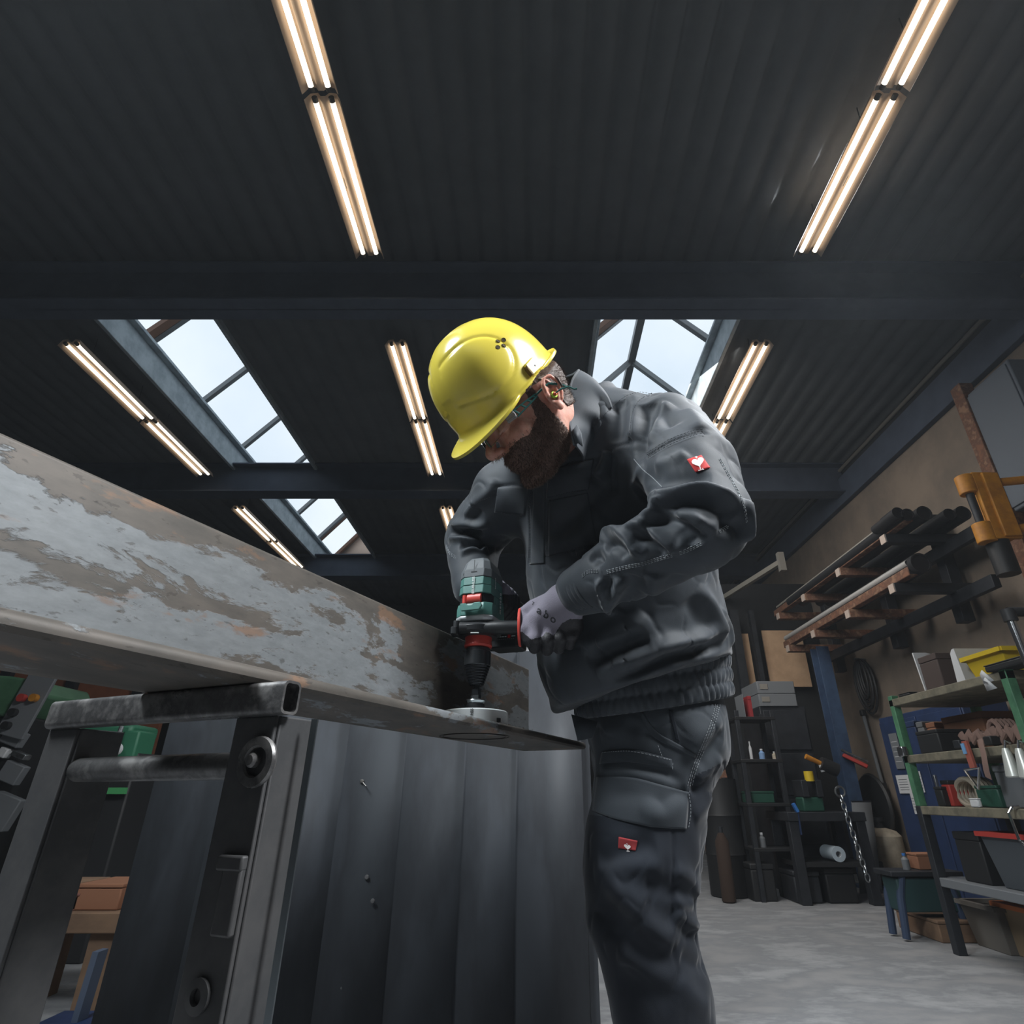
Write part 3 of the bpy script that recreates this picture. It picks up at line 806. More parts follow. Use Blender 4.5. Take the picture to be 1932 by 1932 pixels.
M_glove = mat('grey_violet_knit', (140, 136, 150), .85, bump=.5, bscale=700, sheen=.2)
M_coat_shade = mat('glove_coat_and_shade', (40, 40, 44), .55, bump=.3, bscale=300)
M_boot = mat('black_boot_leather', (34, 34, 36), .5)
M_red = mat('red_woven_label', (206, 52, 50), .7)
M_white = mat('white_embroidery', (238, 232, 230), .7)

def unit(v): v = np.array(v, float); return v / np.linalg.norm(v)
def P3(px, py, y): return np.array(tuple(at_y(px, py, y)))
LAT_H, LAT_C = unit((.66, -.75, 0)), unit((.82, -.57, 0))
def st_of(px, py, y, f, a, b, up):
    c = P3(px, py, y); l = unit(LAT_H * (1 - f) + LAT_C * f); up = unit(up)
    d = unit(np.cross(up, l)); return (c, l, d, a, b)
spine_up = (-.16, -.42, .9)
TOR = [st_of(1230, 1312, 1.37, 0, .190, .185, (-.08, -.2, 1)),
       st_of(1206, 1258, 1.345, .1, .205, .215, (-.1, -.3, 1)),
       st_of(1190, 1195, 1.31, .2, .212, .232, (-.12, -.36, 1)),
       st_of(1172, 1110, 1.26, .4, .212, .205, spine_up),
       st_of(1150, 985, 1.175, .7, .215, .165, spine_up),
       st_of(1128, 890, 1.11, 1, .205, .14, spine_up),
       st_of(1116, 822, 1.075, 1, .15, .105, spine_up),
       st_of(1104, 775, 1.06, 1, .085, .08, spine_up)]
LS, LE, LW = P3(1252, 828, .985), P3(1328, 988, .86), P3(1080, 1122, 1.06)
RS, RE, RW = P3(962, 935, 1.22), P3(893, 1015, 1.36), P3(893, 1108, 1.27)
def lerp(a, b, t): return a * (1 - t) + b * t

G = Grid((-.34, .66, .80), (.56, 1.66, 1.66), .0040)
G.loft(TOR, .0)
# shoulders and sleeves
G.cap([TOR[5][0] + LAT_C * .05 + np.array((0, 0, .03)), lerp(TOR[5][0], LS, .75) + np.array((0, 0, .015)), LS], [.10, .092, .088], .05)
G.cap([TOR[5][0] - LAT_C * .05 + np.array((0, 0, .02)), RS], [.10, .082], .05)
G.cap([LS, lerp(LS, LE, .5) + np.array((.012, -.01, 0)), LE], [.088, .088, .074], .022)
G.cap([LE, lerp(LE, LW, .35), lerp(LE, LW, .72), lerp(LE, LW, .93)], [.072, .068, .058, .047], .014)
G.cap([RS, lerp(RS, RE, .5), RE], [.082, .08, .072], .03)
G.cap([RE, lerp(RE, RW, .5), RW], [.070, .060, .046], .016)
# belly hanging over the belt on the far side
G.ell(P3(1120, 1290, 1.27), (.085, .085, .07), .07)
G.cut(TOR[0][0] + np.array((0, 0, .026)), (.30, .06, -1), .012)
# neck opening
G.ell(TOR[7][0] + np.array((-.03, -.035, .055)), (.078, .078, .07), .01, 's')
V, Fq = G.mesh(3)
del G
V = fabric(V, Fq, .0032)
N = normals(V, Fq); B = bvh_of(V, Fq)
def J(x, y): return (830 + .31056 * x, 680 + .31056 * y)
def JL(*a): return [J(x, y) for x, y in a]
FOLDS = [
 (JL((1240, 640), (1180, 770), (1205, 830), (1265, 893)), .013, .007), (JL((1262, 900), (1292, 880), (1320, 835), (1450, 815), (1590, 793), (1700, 825), (1825, 866)), .013, .014),
 (JL((1330, 885), (1460, 858), (1590, 850), (1700, 895), (1800, 950)), .017, -.013),
 (JL((1185, 1005), (1245, 960), (1315, 925), (1335, 865), (1430, 905), (1540, 950), (1620, 1000), (1690, 1035)), .013, .013),
 (JL((1240, 1015), (1330, 965), (1420, 965), (1520, 1020), (1620, 1075)), .014, -.012),
 (JL((1450, 945), (1530, 965), (1570, 1020), (1595, 1095)), .011, .010), (JL((1470, 1000), (1530, 1060), (1560, 1120)), .012, -.009),
 (JL((1100, 1055), (1180, 1015), (1270, 1015), (1335, 1070), (1430, 1130), (1500, 1120)), .012, .012),
 (JL((1190, 1065), (1265, 1070), (1330, 1120), (1380, 1160)), .012, -.011),
 (JL((985, 1115), (1025, 1060), (1095, 1045), (1155, 1090), (1205, 1165), (1265, 1175)), .011, .012),
 (JL((1000, 1140), (1045, 1110), (1095, 1140), (1135, 1195)), .011, -.010),
 (JL((845, 1195), (885, 1155), (965, 1130), (1000, 1175), (1020, 1245)), .011, .010), (JL((905, 1200), (950, 1185), (980, 1240)), .011, -.009),
 (JL((1195, 600), (1215, 500), (1245, 380), (1265, 260)), .022, -.016), (JL((1250, 520), (1285, 400), (1330, 300), (1400, 260)), .022, .009),
 (JL((1300, 240), (1340, 330), (1420, 400)), .016, -.007), (JL((1500, 300), (1560, 370), (1590, 420)), .02, .006),
 (JL((1850, 850), (1868, 970), (1862, 1090)), .012, .010), (JL((1700, 980), (1800, 1010), (1860, 1040)), .016, -.010),
 (JL((1250, 690), (1340, 740), (1500, 720), (1640, 740)), .02, -.007), (JL((1300, 640), (1420, 610), (1500, 560)), .016, .006),
 (JL((1165, 200), (1180, 330), (1160, 480)), .016, .006), (JL((1080, 250), (1095, 380), (1080, 500)), .018, -.006),
 (JL((960, 250), (1000, 330), (920, 420)), .016, .006), (JL((900, 330), (880, 420), (860, 500)), .014, -.007),
 (JL((950, 720), (1000, 620), (1030, 550)), .014, .010), (JL((905, 740), (960, 640), (1000, 570)), .012, -.008), (JL((1050, 560), (1045, 700), (1060, 820)), .010, -.006),
 (JL((700, 1000), (820, 940), (940, 820), (1010, 700)), .024, -.008), (JL((780, 1130), (900, 1040), (980, 930)), .024, .007),
 (JL((640, 1180), (740, 1100), (900, 1080)), .018, .006),
 (JL((950, 1900), (1150, 1830), (1350, 1740), (1560, 1690), (1720, 1640)), .018, .014), (JL((1050, 1930), (1250, 1860), (1450, 1780), (1650, 1730), (1750, 1700)), .018, -.014),
 (JL((860, 1760), (1000, 1700), (1150, 1640), (1250, 1540)), .022, .009), (JL((900, 1830), (1060, 1760), (1260, 1680)), .02, -.010),
 (JL((1560, 1390), (1640, 1480), (1700, 1600), (1740, 1700)), .02, .010), (JL((1500, 1450), (1560, 1560), (1640, 1640)), .02, -.004), (JL((1690, 1500), (1750, 1620), (1765, 1740)), .012, .007),
 (JL((960, 1330), (1000, 1440), (1040, 1545)), .008, .010), (JL((1080, 1320), (1075, 1400), (1010, 1500)), .014, .008), (JL((1040, 1320), (1020, 1410), (985, 1450)), .012, -.008),
 (JL((1180, 1300), (1160, 1400), (1100, 1520)), .018, -.008), (JL((1300, 1290), (1290, 1400), (1240, 1500)), .02, .008),
 # far sleeve
 (JL((60, 1000), (150, 990), (230, 1000), (300, 990)), .011, .010), (JL((70, 1045), (160, 1040), (260, 1050)), .010, -.010), (JL((55, 1085), (150, 1085), (250, 1110)), .010, .010),
 (JL((120, 1130), (200, 1120), (260, 1150)), .009, -.008), (JL((130, 1180), (200, 1150), (290, 1150)), .009, .008), (JL((210, 850), (190, 900), (150, 950)), .012, .006), (JL((250, 900), (220, 950), (190, 985)), .012, -.004),
 (JL((330, 720), (300, 800), (200, 870)), .016, .006),
]
for pts, w, h in FOLDS: stroke(V, N, B, pts, w * .9, h * 1.45)
SEAMS = [JL((770, 622), (860, 608), (940, 590), (1030, 540), (1100, 512), (1165, 506)), JL((1265, 575), (1400, 492), (1560, 435), (1610, 440)),
         JL((1300, 195), (1220, 240), (1180, 320), (1165, 420), (1155, 500)), JL((350, 770), (450, 755), (530, 765)), JL((1040, 540), (1040, 700), (1040, 800)),
         JL((660, 1190), (655, 1050), (660, 900), (665, 840)), JL((540, 1230), (545, 1050), (540, 900)), JL((180, 900), (240, 850), (350, 815))]
for pts in SEAMS: stroke(V, N, B, pts, .0035, -.0035, False)
V = lap(V, Fq, .25)
JB = bvh_of(V, Fq)
# ------------------------------------------------------------------ head
CR, CU, CB = np.array((1., 0, 0)), np.array((0, -sp, cp)), np.array((0, -cp, -sp))     # camera right, up, towards the viewer
def camvec(a, b, c): return unit(CR * a + CU * b + CB * c)
def basis(fwd, up):
    f = unit(fwd); r = unit(np.cross(f, up)); u = np.cross(r, f); return np.stack([r, f, u], 1)   # columns: right, forward, up
HB = basis(camvec(-.77, -.55, .30), camvec(-.56, .83, 0))
HS = 1.03
EAR = P3(1040, 748, .89)
HO = EAR - HB @ (np.array((-.080, -.012, .0)) * HS)
def hw(V): return HO + (np.asarray(V) * HS) @ HB.T
NB = HB.T @ (TOR[7][0] + np.array((.01, .0, -.02)) - HO) / HS       # neck base in head coordinates
H = Grid((-.12, -.20, -.26), (.12, .15, .15), .0021)
H.ell((0, -.002, .046), (.076, .090, .086))
H.ell((0, .028, -.022), (.060, .064, .086), .03)
for sx in (-1, 1):
    H.cap([(sx * .060, -.004, -.020), (sx * .054, .006, -.062), (sx * .030, .058, -.098)], [.018, .021, .02], .02)
    H.ell((sx * .040, .062, -.022), (.026, .024, .022), .016)
    H.cap([(sx * .010, .096, .030), (sx * .034, .086, .034), (sx * .052, .066, .026)], [.011, .012, .010], .012)
H.ell((0, .082, -.098), (.026, .020, .018), .018)
H.ell((0, .078, -.052), (.032, .026, .028), .018)
for sx in (-1, 1): H.ell((sx * .033, .100, .010), (.017, .018, .011), .010, 's')
for sx in (-1, 1): H.ell((sx * .033, .079, .010), (.0150, .0145, .0120), .003)
for sx in (-1, 1): H.cap([(sx * .020, .092, .004), (sx * .033, .0955, .0005), (sx * .046, .086, .004)], [.0022, .0028, .002], .003)
H.cap([(0, .090, .026), (0, .107, .004), (0, .121, -.018)], [.009, .0095, .0115], .010)
H.ell((0, .121, -.021), (.0125, .011, .011), .006)
for sx in (-1, 1): H.ell((sx * .0125, .108, -.026), (.0085, .011, .0085), .006)
for sx in (-1, 1): H.ell((sx * .007, .112, -.036), (.0045, .006, .005), .003, 's')
H.cap([(-.024, .088, -.054), (-.008, .101, -.050), (.008, .101, -.050), (.024, .088, -.054)], [.004, .0062, .0062, .004], .006)
H.cap([(-.022, .087, -.060), (0, .099, -.063), (.022, .087, -.060)], [.004, .0072, .004], .006)
H.cap([(-.024, .092, -.057), (0, .108, -.0565), (.024, .092, -.057)], [.0012, .0016, .0012], .003, 's')
# neck running back into the collar
H.cap([(0, -.015, -.040), tuple(np.array((0, -.02, -.06)) * .45 + NB * .55), tuple(NB)], [.058, .058, .060], .025)
# ears: rim, bowl, lobe
def ear(sx):
    A = np.array([(.30, .0, .0), (0, 1, 0), (0, 0, 1)])
    out = np.array((sx * .94, -.30, 0)); out /= np.linalg.norm(out)
    yv = np.array((sx * .30, .94, .16)); yv /= np.linalg.norm(yv); zv = np.cross(out, yv) * (1 if sx > 0 else -1); zv /= np.linalg.norm(zv)
    if zv[2] < 0: zv = -zv
    c = np.array((sx * .078, -.014, .004)); e = lambda y, z, o: tuple(c + yv * y + zv * z + out * o)
    H.ell(e(0, .002, .004), (.0055, .017, .030), .006, 'u', [out, yv, zv])
    H.ell(e(.001, -.003, .011), (.0085, .0098, .0145), .003, 's', [out, yv, zv])
    H.ell(e(-.002, .016, .010), (.0050, .0085, .0090), .003, 's', [out, yv, zv])
    H.cap([e(.012, .004, .006), e(.014, .018, .010), e(.006, .031, .012), (e(-.008, .030, .014)), e(-.017, .016, .015), e(-.016, -.004, .014), e(-.010, -.018, .011)], [.003, .0034, .0036, .0036, .0034, .0032, .003], .003)
    H.cap([e(-.010, .012, .010), e(-.009, -.002, .011), e(-.004, -.014, .010)], [.0026, .0030, .0028], .003)
    H.ell(e(-.001, -.027, .007), (.0055, .0085, .0095), .005, 'u', [out, yv, zv])
    H.ell(e(.012, -.004, .007), (.004, .0045, .006), .003, 'u', [out, yv, zv])
    return e
earL = ear(-1); ear(1)
HV, HF = H.mesh(2)
del H
# helmet frame; the skull under it stays inside the shell
KB = basis(camvec(-.50, -.70, .52), camvec(-.66, .70, .28))
KO = P3(939, 744, .965)                     # centre of the helmet's base plane
KA, KBL, KBB, KH = .109, .113, .143, .150           # half width, front length, back length, height
W_ = hw(HV); Q_ = (W_ - KO) @ KB
rr_ = np.sqrt((Q_[:, 0] / KA) ** 2 + (Q_[:, 1] / np.where(Q_[:, 1] > 0, KBL, KBB)) ** 2 + (np.maximum(Q_[:, 2], 0) / KH) ** 2)
sel_ = (Q_[:, 2] > -.030) & (rr_ > .90) & ~((HV[:, 2] < .036) & (np.abs(HV[:, 0]) > .07))
f_ = np.where(sel_, .90 / np.maximum(rr_, .1), 1)
t_ = np.clip((Q_[:, 2] + .030) / .03, 0, 1); f_ = 1 + (f_ - 1) * t_
Q_[:, 0] *= f_; Q_[:, 1] *= f_; Q_[:, 2] = np.where(Q_[:, 2] > 0, Q_[:, 2] * f_, Q_[:, 2])
HV = ((KO + Q_ @ KB.T) - HO) @ HB / HS
person = to_obj('person', hw(HV), HF, M_skin)
tag(person, 'bearded man in dark workwear and yellow helmet bending over the drill', 'person')
HN = normals(HV, HF)
# beard, moustache and sideburns: a rough layer following the jaw, then short hairs
def beard_mask(P):
    x, y, z = np.abs(P[:, 0]), P[:, 1], P[:, 2]
    top = np.interp(y, [-.03, .006, .022, .030, .060, .085, .10], [-.06, .035, .030, -.016, -.034, -.030, -.033])
    m = (z < top) & (z > -.128) & (y > np.interp(z, [-.13, -.06, -.02, .03], [.0, -.004, .004, .006]))
    lips = (x < .021) & (z < -.0475) & (z > -.067) & (y > .085)
    nose = (z > -.036) & (x < .022) & (y > .088)
    return m & ~nose
bmk = beard_mask(HV)
rb_ = np.random.default_rng(5)
off = np.where(bmk, .0009, -.0015) + np.where(bmk, rb_.normal(0, .0004, len(HV)), 0)
soft = off.copy()
BVv = HV + HN * off[:, None]
keep = bmk[HF].any(1)
used, inv = np.unique(HF[keep], return_inverse=True)
beard = to_obj('beard', hw(BVv[used]), inv.reshape(-1, 4), mat('stubbled_skin', (112, 84, 72), .6, var=[(92, 68, 58)], vscale=60), person)
def hairs(name, P, Nn, flow, L0, L1, r=.00042):
    mb = MB()
    for p, n in zip(P, Nn):
        d = unit(np.array(n) * .55 + flow(p) + rb_.normal(0, .22, 3)); L_ = rb_.uniform(L0, L1)
        q = p + d * L_; a = unit(np.cross(d, (0.3, .5, .8))) * r; b_ = np.cross(d, a)
        mb.add([p + a, p - .5 * a + .87 * b_, p - .5 * a - .87 * b_, q], [(0, 1, 3), (1, 2, 3), (2, 0, 3)])
    mb.v = [tuple(v) for v in hw(np.array(mb.v))]
    return mb.build(name, M_hair, person, smooth=False)
cand = np.nonzero(bmk)[0]; pick = rb_.choice(cand, 9000)
jit = rb_.normal(0, .0008, (9000, 3))
o = hairs('beard_hair', HV[pick] + jit, HN[pick], lambda p: np.array((0, .15, -.7)), .004, .008); o['kind'] = 'stuff'
grow = beard_mask(HV - np.array((0, 0, .007))) | beard_mask(HV)
cand = np.nonzero(grow)[0]; pick = rb_.choice(cand, 2600)
M_hair2 = mat('lighter_brown_hair', (128, 104, 88), .5, spec=.5)
o = hairs('beard_hair', HV[pick] + rb_.normal(0, .001, (2600, 3)), HN[pick], lambda p: np.array((0, .15, -.7)), .004, .009, .0005); o['kind'] = 'stuff'; o.data.materials[0] = M_hair2
# hair under the helmet
def hair_mask(P):
    x, y, z = np.abs(P[:, 0]), P[:, 1], P[:, 2]
    edge = np.interp(y, [-.13, -.09, -.04, -.022, .0, .02, .036, .06], [-.03, -.03, -.028, .035, .038, .028, .050, .062])
    return (z > edge) & (y < .082) & ~((x > .0785) & (y > -.036) & (y < .008) & (z < .036))
hm = hair_mask(HV)
hk = hm[HF].any(1); used, inv = np.unique(HF[hk], return_inverse=True)
HVh = HV + HN * np.where(hm, .0026 + rb_.normal(0, .0005, len(HV)), -.0015)[:, None]
to_obj('hair', hw(HVh[used]), inv.reshape(-1, 4), M_hair, person)
cand = np.nonzero(hm & (HV[:, 2] < .09))[0]; pick = rb_.choice(cand, 5200)
o = hairs('hair_strands', HV[pick], HN[pick], lambda p: np.array((0, -.55, -.45)), .006, .012); o['kind'] = 'stuff'
cand = np.nonzero((np.abs(HV[:, 0]) > .010) & (np.abs(HV[:, 0]) < .048) & (HV[:, 1] > .07) & (HV[:, 2] > .030) & (HV[:, 2] < .041))[0]; pick = rb_.choice(cand, 500)
o = hairs('eyebrow_hair', HV[pick], HN[pick], lambda p: np.array((np.sign(p[0]) * .8, 0, .1)), .004, .008); o['kind'] = 'stuff'
# lips
lm = (np.abs(HV[:, 0]) < .022) & (HV[:, 2] < -.046) & (HV[:, 2] > -.069) & (HV[:, 1] > .086)
lk = lm[HF].all(1); used, inv = np.unique(HF[lk], return_inverse=True)
to_obj('lips', hw((HV + HN * .0004)[used]), inv.reshape(-1, 4), mat('lips', (120, 74, 68), .45, sss=.2), person)

# ------------------------------------------------------------------ helmet
M_helm = mat('yellow_helmet_plastic', (226, 208, 84), .24, coat=.3, var=[(220, 202, 78)], vscale=3, bump=.03, bscale=60)
M_hole = mat('vent_dark', (62, 52, 20), .8)
KF = np.eye(4); KF[:3, :3] = KB; KF[:3, 3] = KO
KM = Matrix(KF.tolist())
helmet = thing('safety_helmet', KO, 'glossy yellow safety helmet on the worker\'s lowered head', 'helmet')
def dome(az, el):
    """az from forward, el from the base plane upwards"""
    c, s = math.cos(el), math.sin(el)
    ly = KBL if math.cos(az) > 0 else KBB
    e = 2.25
    ca, sa = math.cos(az), math.sin(az)
    rr = (abs(sa / KA) ** e + abs(ca / ly) ** e) ** (-1 / e)
    k = (abs(c) ** 2.3 + abs(s) ** 2.3) ** (-1 / 2.3)
    p = Vector((rr * sa * c * k, rr * ca * c * k, KH * s * k))
    # the crown panel stands proud inside an oval ring
    w = (p.x / .074) ** 2 + ((p.y + .0) / .108) ** 2 if p.z > .02 else 9
    n = Vector((p.x / KA ** 2, p.y / KBL ** 2, p.z / KH ** 2)).normalized()
    u = (az if az <= math.pi else az - 2 * math.pi)
    # double ring on each flank
    for sx in (-1, 1):
        q = p - Vector((sx * .098, .050, .070))
        dd = math.sqrt((q.y / .066) ** 2 + (q.z / .054) ** 2)
        if p.x * sx > .02:
            lim = .5 * (1 + math.tanh((p.y + .055) / .012))
            p = p + n * (lim * (-.0026 * math.exp(-((dd - 1.0) / .050) ** 2) + .0016 * (1 / (1 + math.exp((dd - .92) / .03)))))
    p = p + n * (.0014 * math.exp(-((p.x) / .018) ** 4) * (1 if p.z > .06 else 0))
    return p
def helmet_shell():
    NA, NE = 168, 64; vs, fs = [], []
    for j in range(NE):
        el = (math.pi / 2) * (j / NE) ** .9
        for i in range(NA): vs.append(dome(2 * math.pi * i / NA, el))
    vs.append(dome(0, math.pi / 2 - 1e-4)); top = len(vs) - 1
    for j in range(NE - 1):
        for i in range(NA): fs.append((j * NA + i, j * NA + (i + 1) % NA, (j + 1) * NA + (i + 1) % NA, (j + 1) * NA + i))
    for i in range(NA): fs.append(((NE - 1) * NA + i, (NE - 1) * NA + (i + 1) % NA, top))
    # skirt, peak and rain gutter below the base ring
    base = [Vector(vs[i]) for i in range(NA)]
    def rim(i, t):
        az = 2 * math.pi * i / NA; ca = math.cos(az); b = base[i]; o = Vector((b.x, b.y, 0)).normalized()
        pk = max(0, (ca - .42) / .58) ** .75; bk = max(0, (-ca - .25) / .75) ** .8
        reach = .004 + .044 * pk + .013 * bk
        drop = .016 + .003 * pk * (1 - abs(math.sin(az)) ** 2) + .004 * bk
        if t <= .35:
            s = t / .35; return b + o * (reach * .18 * s * s) + Vector((0, 0, -drop * s * .8))
        s = (t - .35) / .65
        return b + o * (reach * (.18 + .82 * s)) + Vector((0, 0, -drop * (.8 + (.2 + .45 * pk) * s) + .006 * bk * s * s))
    rows = [.12, .25, .35, .45, .6, .75, .9, 1.0]; prev = list(range(NA))
    for t in rows:
        o = len(vs)
        for i in range(NA): vs.append(rim(i, t))
        for i in range(NA): fs.append((prev[i], o + i, o + (i + 1) % NA, prev[(i + 1) % NA]))
        prev = list(range(o, o + NA))
    lip = len(vs)
    for i in range(NA):
        p = rim(i, 1.0); vs.append(p + Vector((0, 0, -.005)))
    for i in range(NA): fs.append((prev[i], lip + i, lip + (i + 1) % NA, prev[(i + 1) % NA]))
    mb = MB(); mb.add([KM @ v for v in vs], fs); return mb, rim
hb, rimf = helmet_shell()
sh = hb.build('shell', M_helm, helmet, angle=50, solid=.0028)
SB = BVHTree.FromPolygons([tuple(v) for v in hb.v], hb.f)
def shell_frame(px, py, lift=.0016):
    l, n = hit(SB, px, py, 1.0); n = n if n.dot(ray(px, py)) < 0 else -n
    t = Vector(KB[:, 1]); t = (t - n * t.dot(n)).normalized(); return frame(l + n * lift, t, n.cross(t), n)
for px, py in ((939, 645), (950, 642), (939, 656), (950, 653)):
    MB().lathe([(.0001, .0002), (.0036, .0002), (.0042, .0008), (.0046, .0000)], shell_frame(px, py), 20, cap=False).build('vent_hole', M_hole, helmet)
# slot adapter block on the flank, with its dark slot
cm = shell_frame(1001, 694, .0)
adp = MB().prism([(-.016, -.013), (.012, -.013), (.017, -.004), (.017, .012), (-.014, .014)], .009, cm).build('slot_adapter', M_helm, helmet, bevel=.002)
MB().prism([(.0125, -.0115), (.0175, -.0045), (.0180, .011), (.0125, .011)], .0096, cm).build('adapter_slot', mat('shadowed_slot', (110, 86, 30), .7), adp, bevel=.001)
MB().lathe([(.0001, .0005), (.0016, .0005), (.002, 0)], cm @ T((-.004, .002, .009)), 12, cap=False).build('pin_hole', M_hole, adp)
# cradle strap behind the ear
M_strap = mat('grey_cradle_plastic', (176, 176, 178), .5)
sp0 = [KM @ Vector(p) for p in ((-.085, -.075, -.004), (-.082, -.092, -.024), (-.070, -.112, -.044), (-.04, -.130, -.050), (0, -.137, -.052), (.04, -.130, -.050), (.080, -.09, -.02))]
mbs = MB(); 
for a, b in zip(sp0[:-1], sp0[1:]): mbs.bar(a, b, .003, .017, KM.to_3x3() @ Vector((0, 0, 1)))
stp_ = mbs.build('cradle_strap', M_strap, helmet, bevel=.001)
MB().bar(sp0[0].lerp(sp0[1], .1) - (sp0[2] - sp0[0]) * .05, sp0[1].lerp(sp0[2], .6), .0045, .0035, KM.to_3x3() @ Vector((0, 0, 1))).build('strap_slot', M_hole, stp_)

# ------------------------------------------------------------------ safety glasses
M_green = mat('dark_teal_plastic', (34, 92, 88), .4)
M_lens = glassy('clear_lens', (244, 246, 246), .12, .03)
M_clear = mat('clear_hinge_plastic', (210, 214, 214), .15, trans=.6, spec=.6)
def hp(x, y, z): return Vector(hw(np.array((x, y, z))))
glasses = thing('safety_glasses', hp(0, .1, .01), 'clear safety glasses with dark green temples under the helmet peak', 'glasses')
upv = Vector(HB[:, 2])
for sx, in ((-1,), (1,)):
    lv, lf = [], []
    NU, NV = 22, 10
    for j in range(NV + 1):
        for i in range(NU + 1):
            u = i / NU; v = j / NV
            a = .10 + 1.15 * u
            x = sx * (.004 + .072 * math.sin(a * 1.08) - .0045); y = .122 - .058 * (1 - math.cos(a)) ; 
            half = .0165 * (1 - .25 * u ** 3) * (1 - .30 * (1 - u) ** 4)
            z = .008 + .002 * u + (v - .5) * 2 * half - (.010 * (1 - u) ** 3 * (1 - v))
            lv.append(hp(x, y, z))
    lf = [(j * (NU + 1) + i, j * (NU + 1) + i + 1, (j + 1) * (NU + 1) + i + 1, (j + 1) * (NU + 1) + i) for j in range(NV) for i in range(NU)]
    MB().add(lv, lf).build('lens', M_lens, glasses, solid=.0022)
    # clear hinge block and temple arm
    hx = [(sx * .068, .083, .010), (sx * .0755, .064, .010)]
    MB().bar(hp(*hx[0]), hp(*hx[1]), .006, .017, upv).bar(hp(sx * .069, .082, .014), hp(sx * .078, .066, .014), .008, .003, upv).bar(hp(sx * .069, .082, .006), hp(sx * .078, .066, .006), .008, .003, upv).build('hinge', M_clear, glasses, bevel=.001)
    A = [(sx * .0765, .064, .010), (sx * .0805, .040, .013), (sx * .083, .012, .017)]
    fa = MB()
    fa.bar(hp(*A[0]) + upv * .0065, hp(*A[2]) + upv * .002, .003, .0028, upv).bar(hp(*A[0]) - upv * .0075, hp(*A[2]) - upv * .003, .003, .0032, upv)
    for t in (0.02, .34, .62, .86):
        c = Vector(A[0]).lerp(Vector(A[2]), t); fa.bar(hp(*c) + upv * (.0065 - .0045 * t), hp(*(c + Vector((0, -.006, 0)))) - upv * (.0075 - .0045 * t), .003, .0035, upv)
    fa.build('temple', M_green, glasses, bevel=.0005)
    MB().tube([hp(sx * .083, .013, .017), hp(sx * .0845, -.004, .020), hp(sx * .0855, -.020, .022), hp(sx * .085, -.040, .008), hp(sx * .083, -.052, -.008)], [.0022, .0024, .0026, .0026, .0022], 8).build('temple_tip', M_green, glasses)
MB().tube([hp(-.012, .118, .010), hp(0, .1235, .013), hp(.012, .118, .010)], .0022, 8).build('nose_bridge', M_clear, glasses)
# ear plug with its teal cord
e0 = Vector(hw(np.array(earL(.002, -.006, .010)))); e1 = Vector(hw(np.array(earL(.001, -.005, .018))))
plug = thing('ear_plug', e0, 'small lime and orange ear plug with teal stem in the worker\'s ear', 'ear plug')
M_lime = mat('lime_foam', (170, 205, 60), .7); M_orange = mat('orange_foam', (226, 96, 52), .6)
ax = (e1 - e0).normalized(); fr_ = ax.to_track_quat('Z', 'Y').to_matrix().to_4x4()
MB().lathe([(.0001, -.004), (.0062, -.003), (.0070, .000), (.0066, .0022), (.0001, .003)], T(e0) @ fr_, 20, cap=False).build('foam_flange', M_lime, plug)
MB().lathe([(.0001, .002), (.0040, .002), (.0040, .0048), (.0028, .0062), (.0001, .0062)], T(e0) @ fr_, 16, cap=False).build('plug_core', M_orange, plug)
c0 = e0 + ax * .006
MB().tube([c0, c0 + Vector(CR) * .009 + Vector(CU) * .006 + Vector(CB) * .004, c0 + Vector(CR) * .024 + Vector(CU) * .011 + Vector(CB) * .004, c0 + Vector(CR) * .035 + Vector(CU) * .007, c0 + Vector(CR) * .040 + Vector(CU) * .008], [.0012, .0018, .0018, .0016, .0022], 8).build('stem', M_green, plug)
# ------------------------------------------------------------------ jacket pieces
jacket = to_obj('jacket', V, Fq, M_jack, person); jacket['label'] = 'anthracite work jacket with chest pockets'
def Z(*a): return JL(*a)
# chest flaps and pockets
patch(JB, (Z((350, 770), (450, 758), (545, 768)), Z((330, 925), (430, 935), (515, 944))), 18, 10, .0016, 'pocket_flap', M_jack, jacket, .0025, .003)
patch(JB, (Z((660, 660), (800, 628), (940, 592)), Z((645, 842), (780, 810), (905, 792))), 22, 12, .0016, 'pocket_flap', M_jack, jacket, .0025, .004)
patch(JB, (Z((660, 850), (800, 820), (900, 800)), Z((655, 1192), (800, 1158), (960, 1118))), 20, 26, .0006, 'chest_pocket', M_jack, jacket, .0015, .002)
patch(JB, (Z((575, 735), (640, 720)), Z((545, 1240), (640, 1235))), 8, 44, .0016, 'placket', M_jack, jacket, .002, .001)
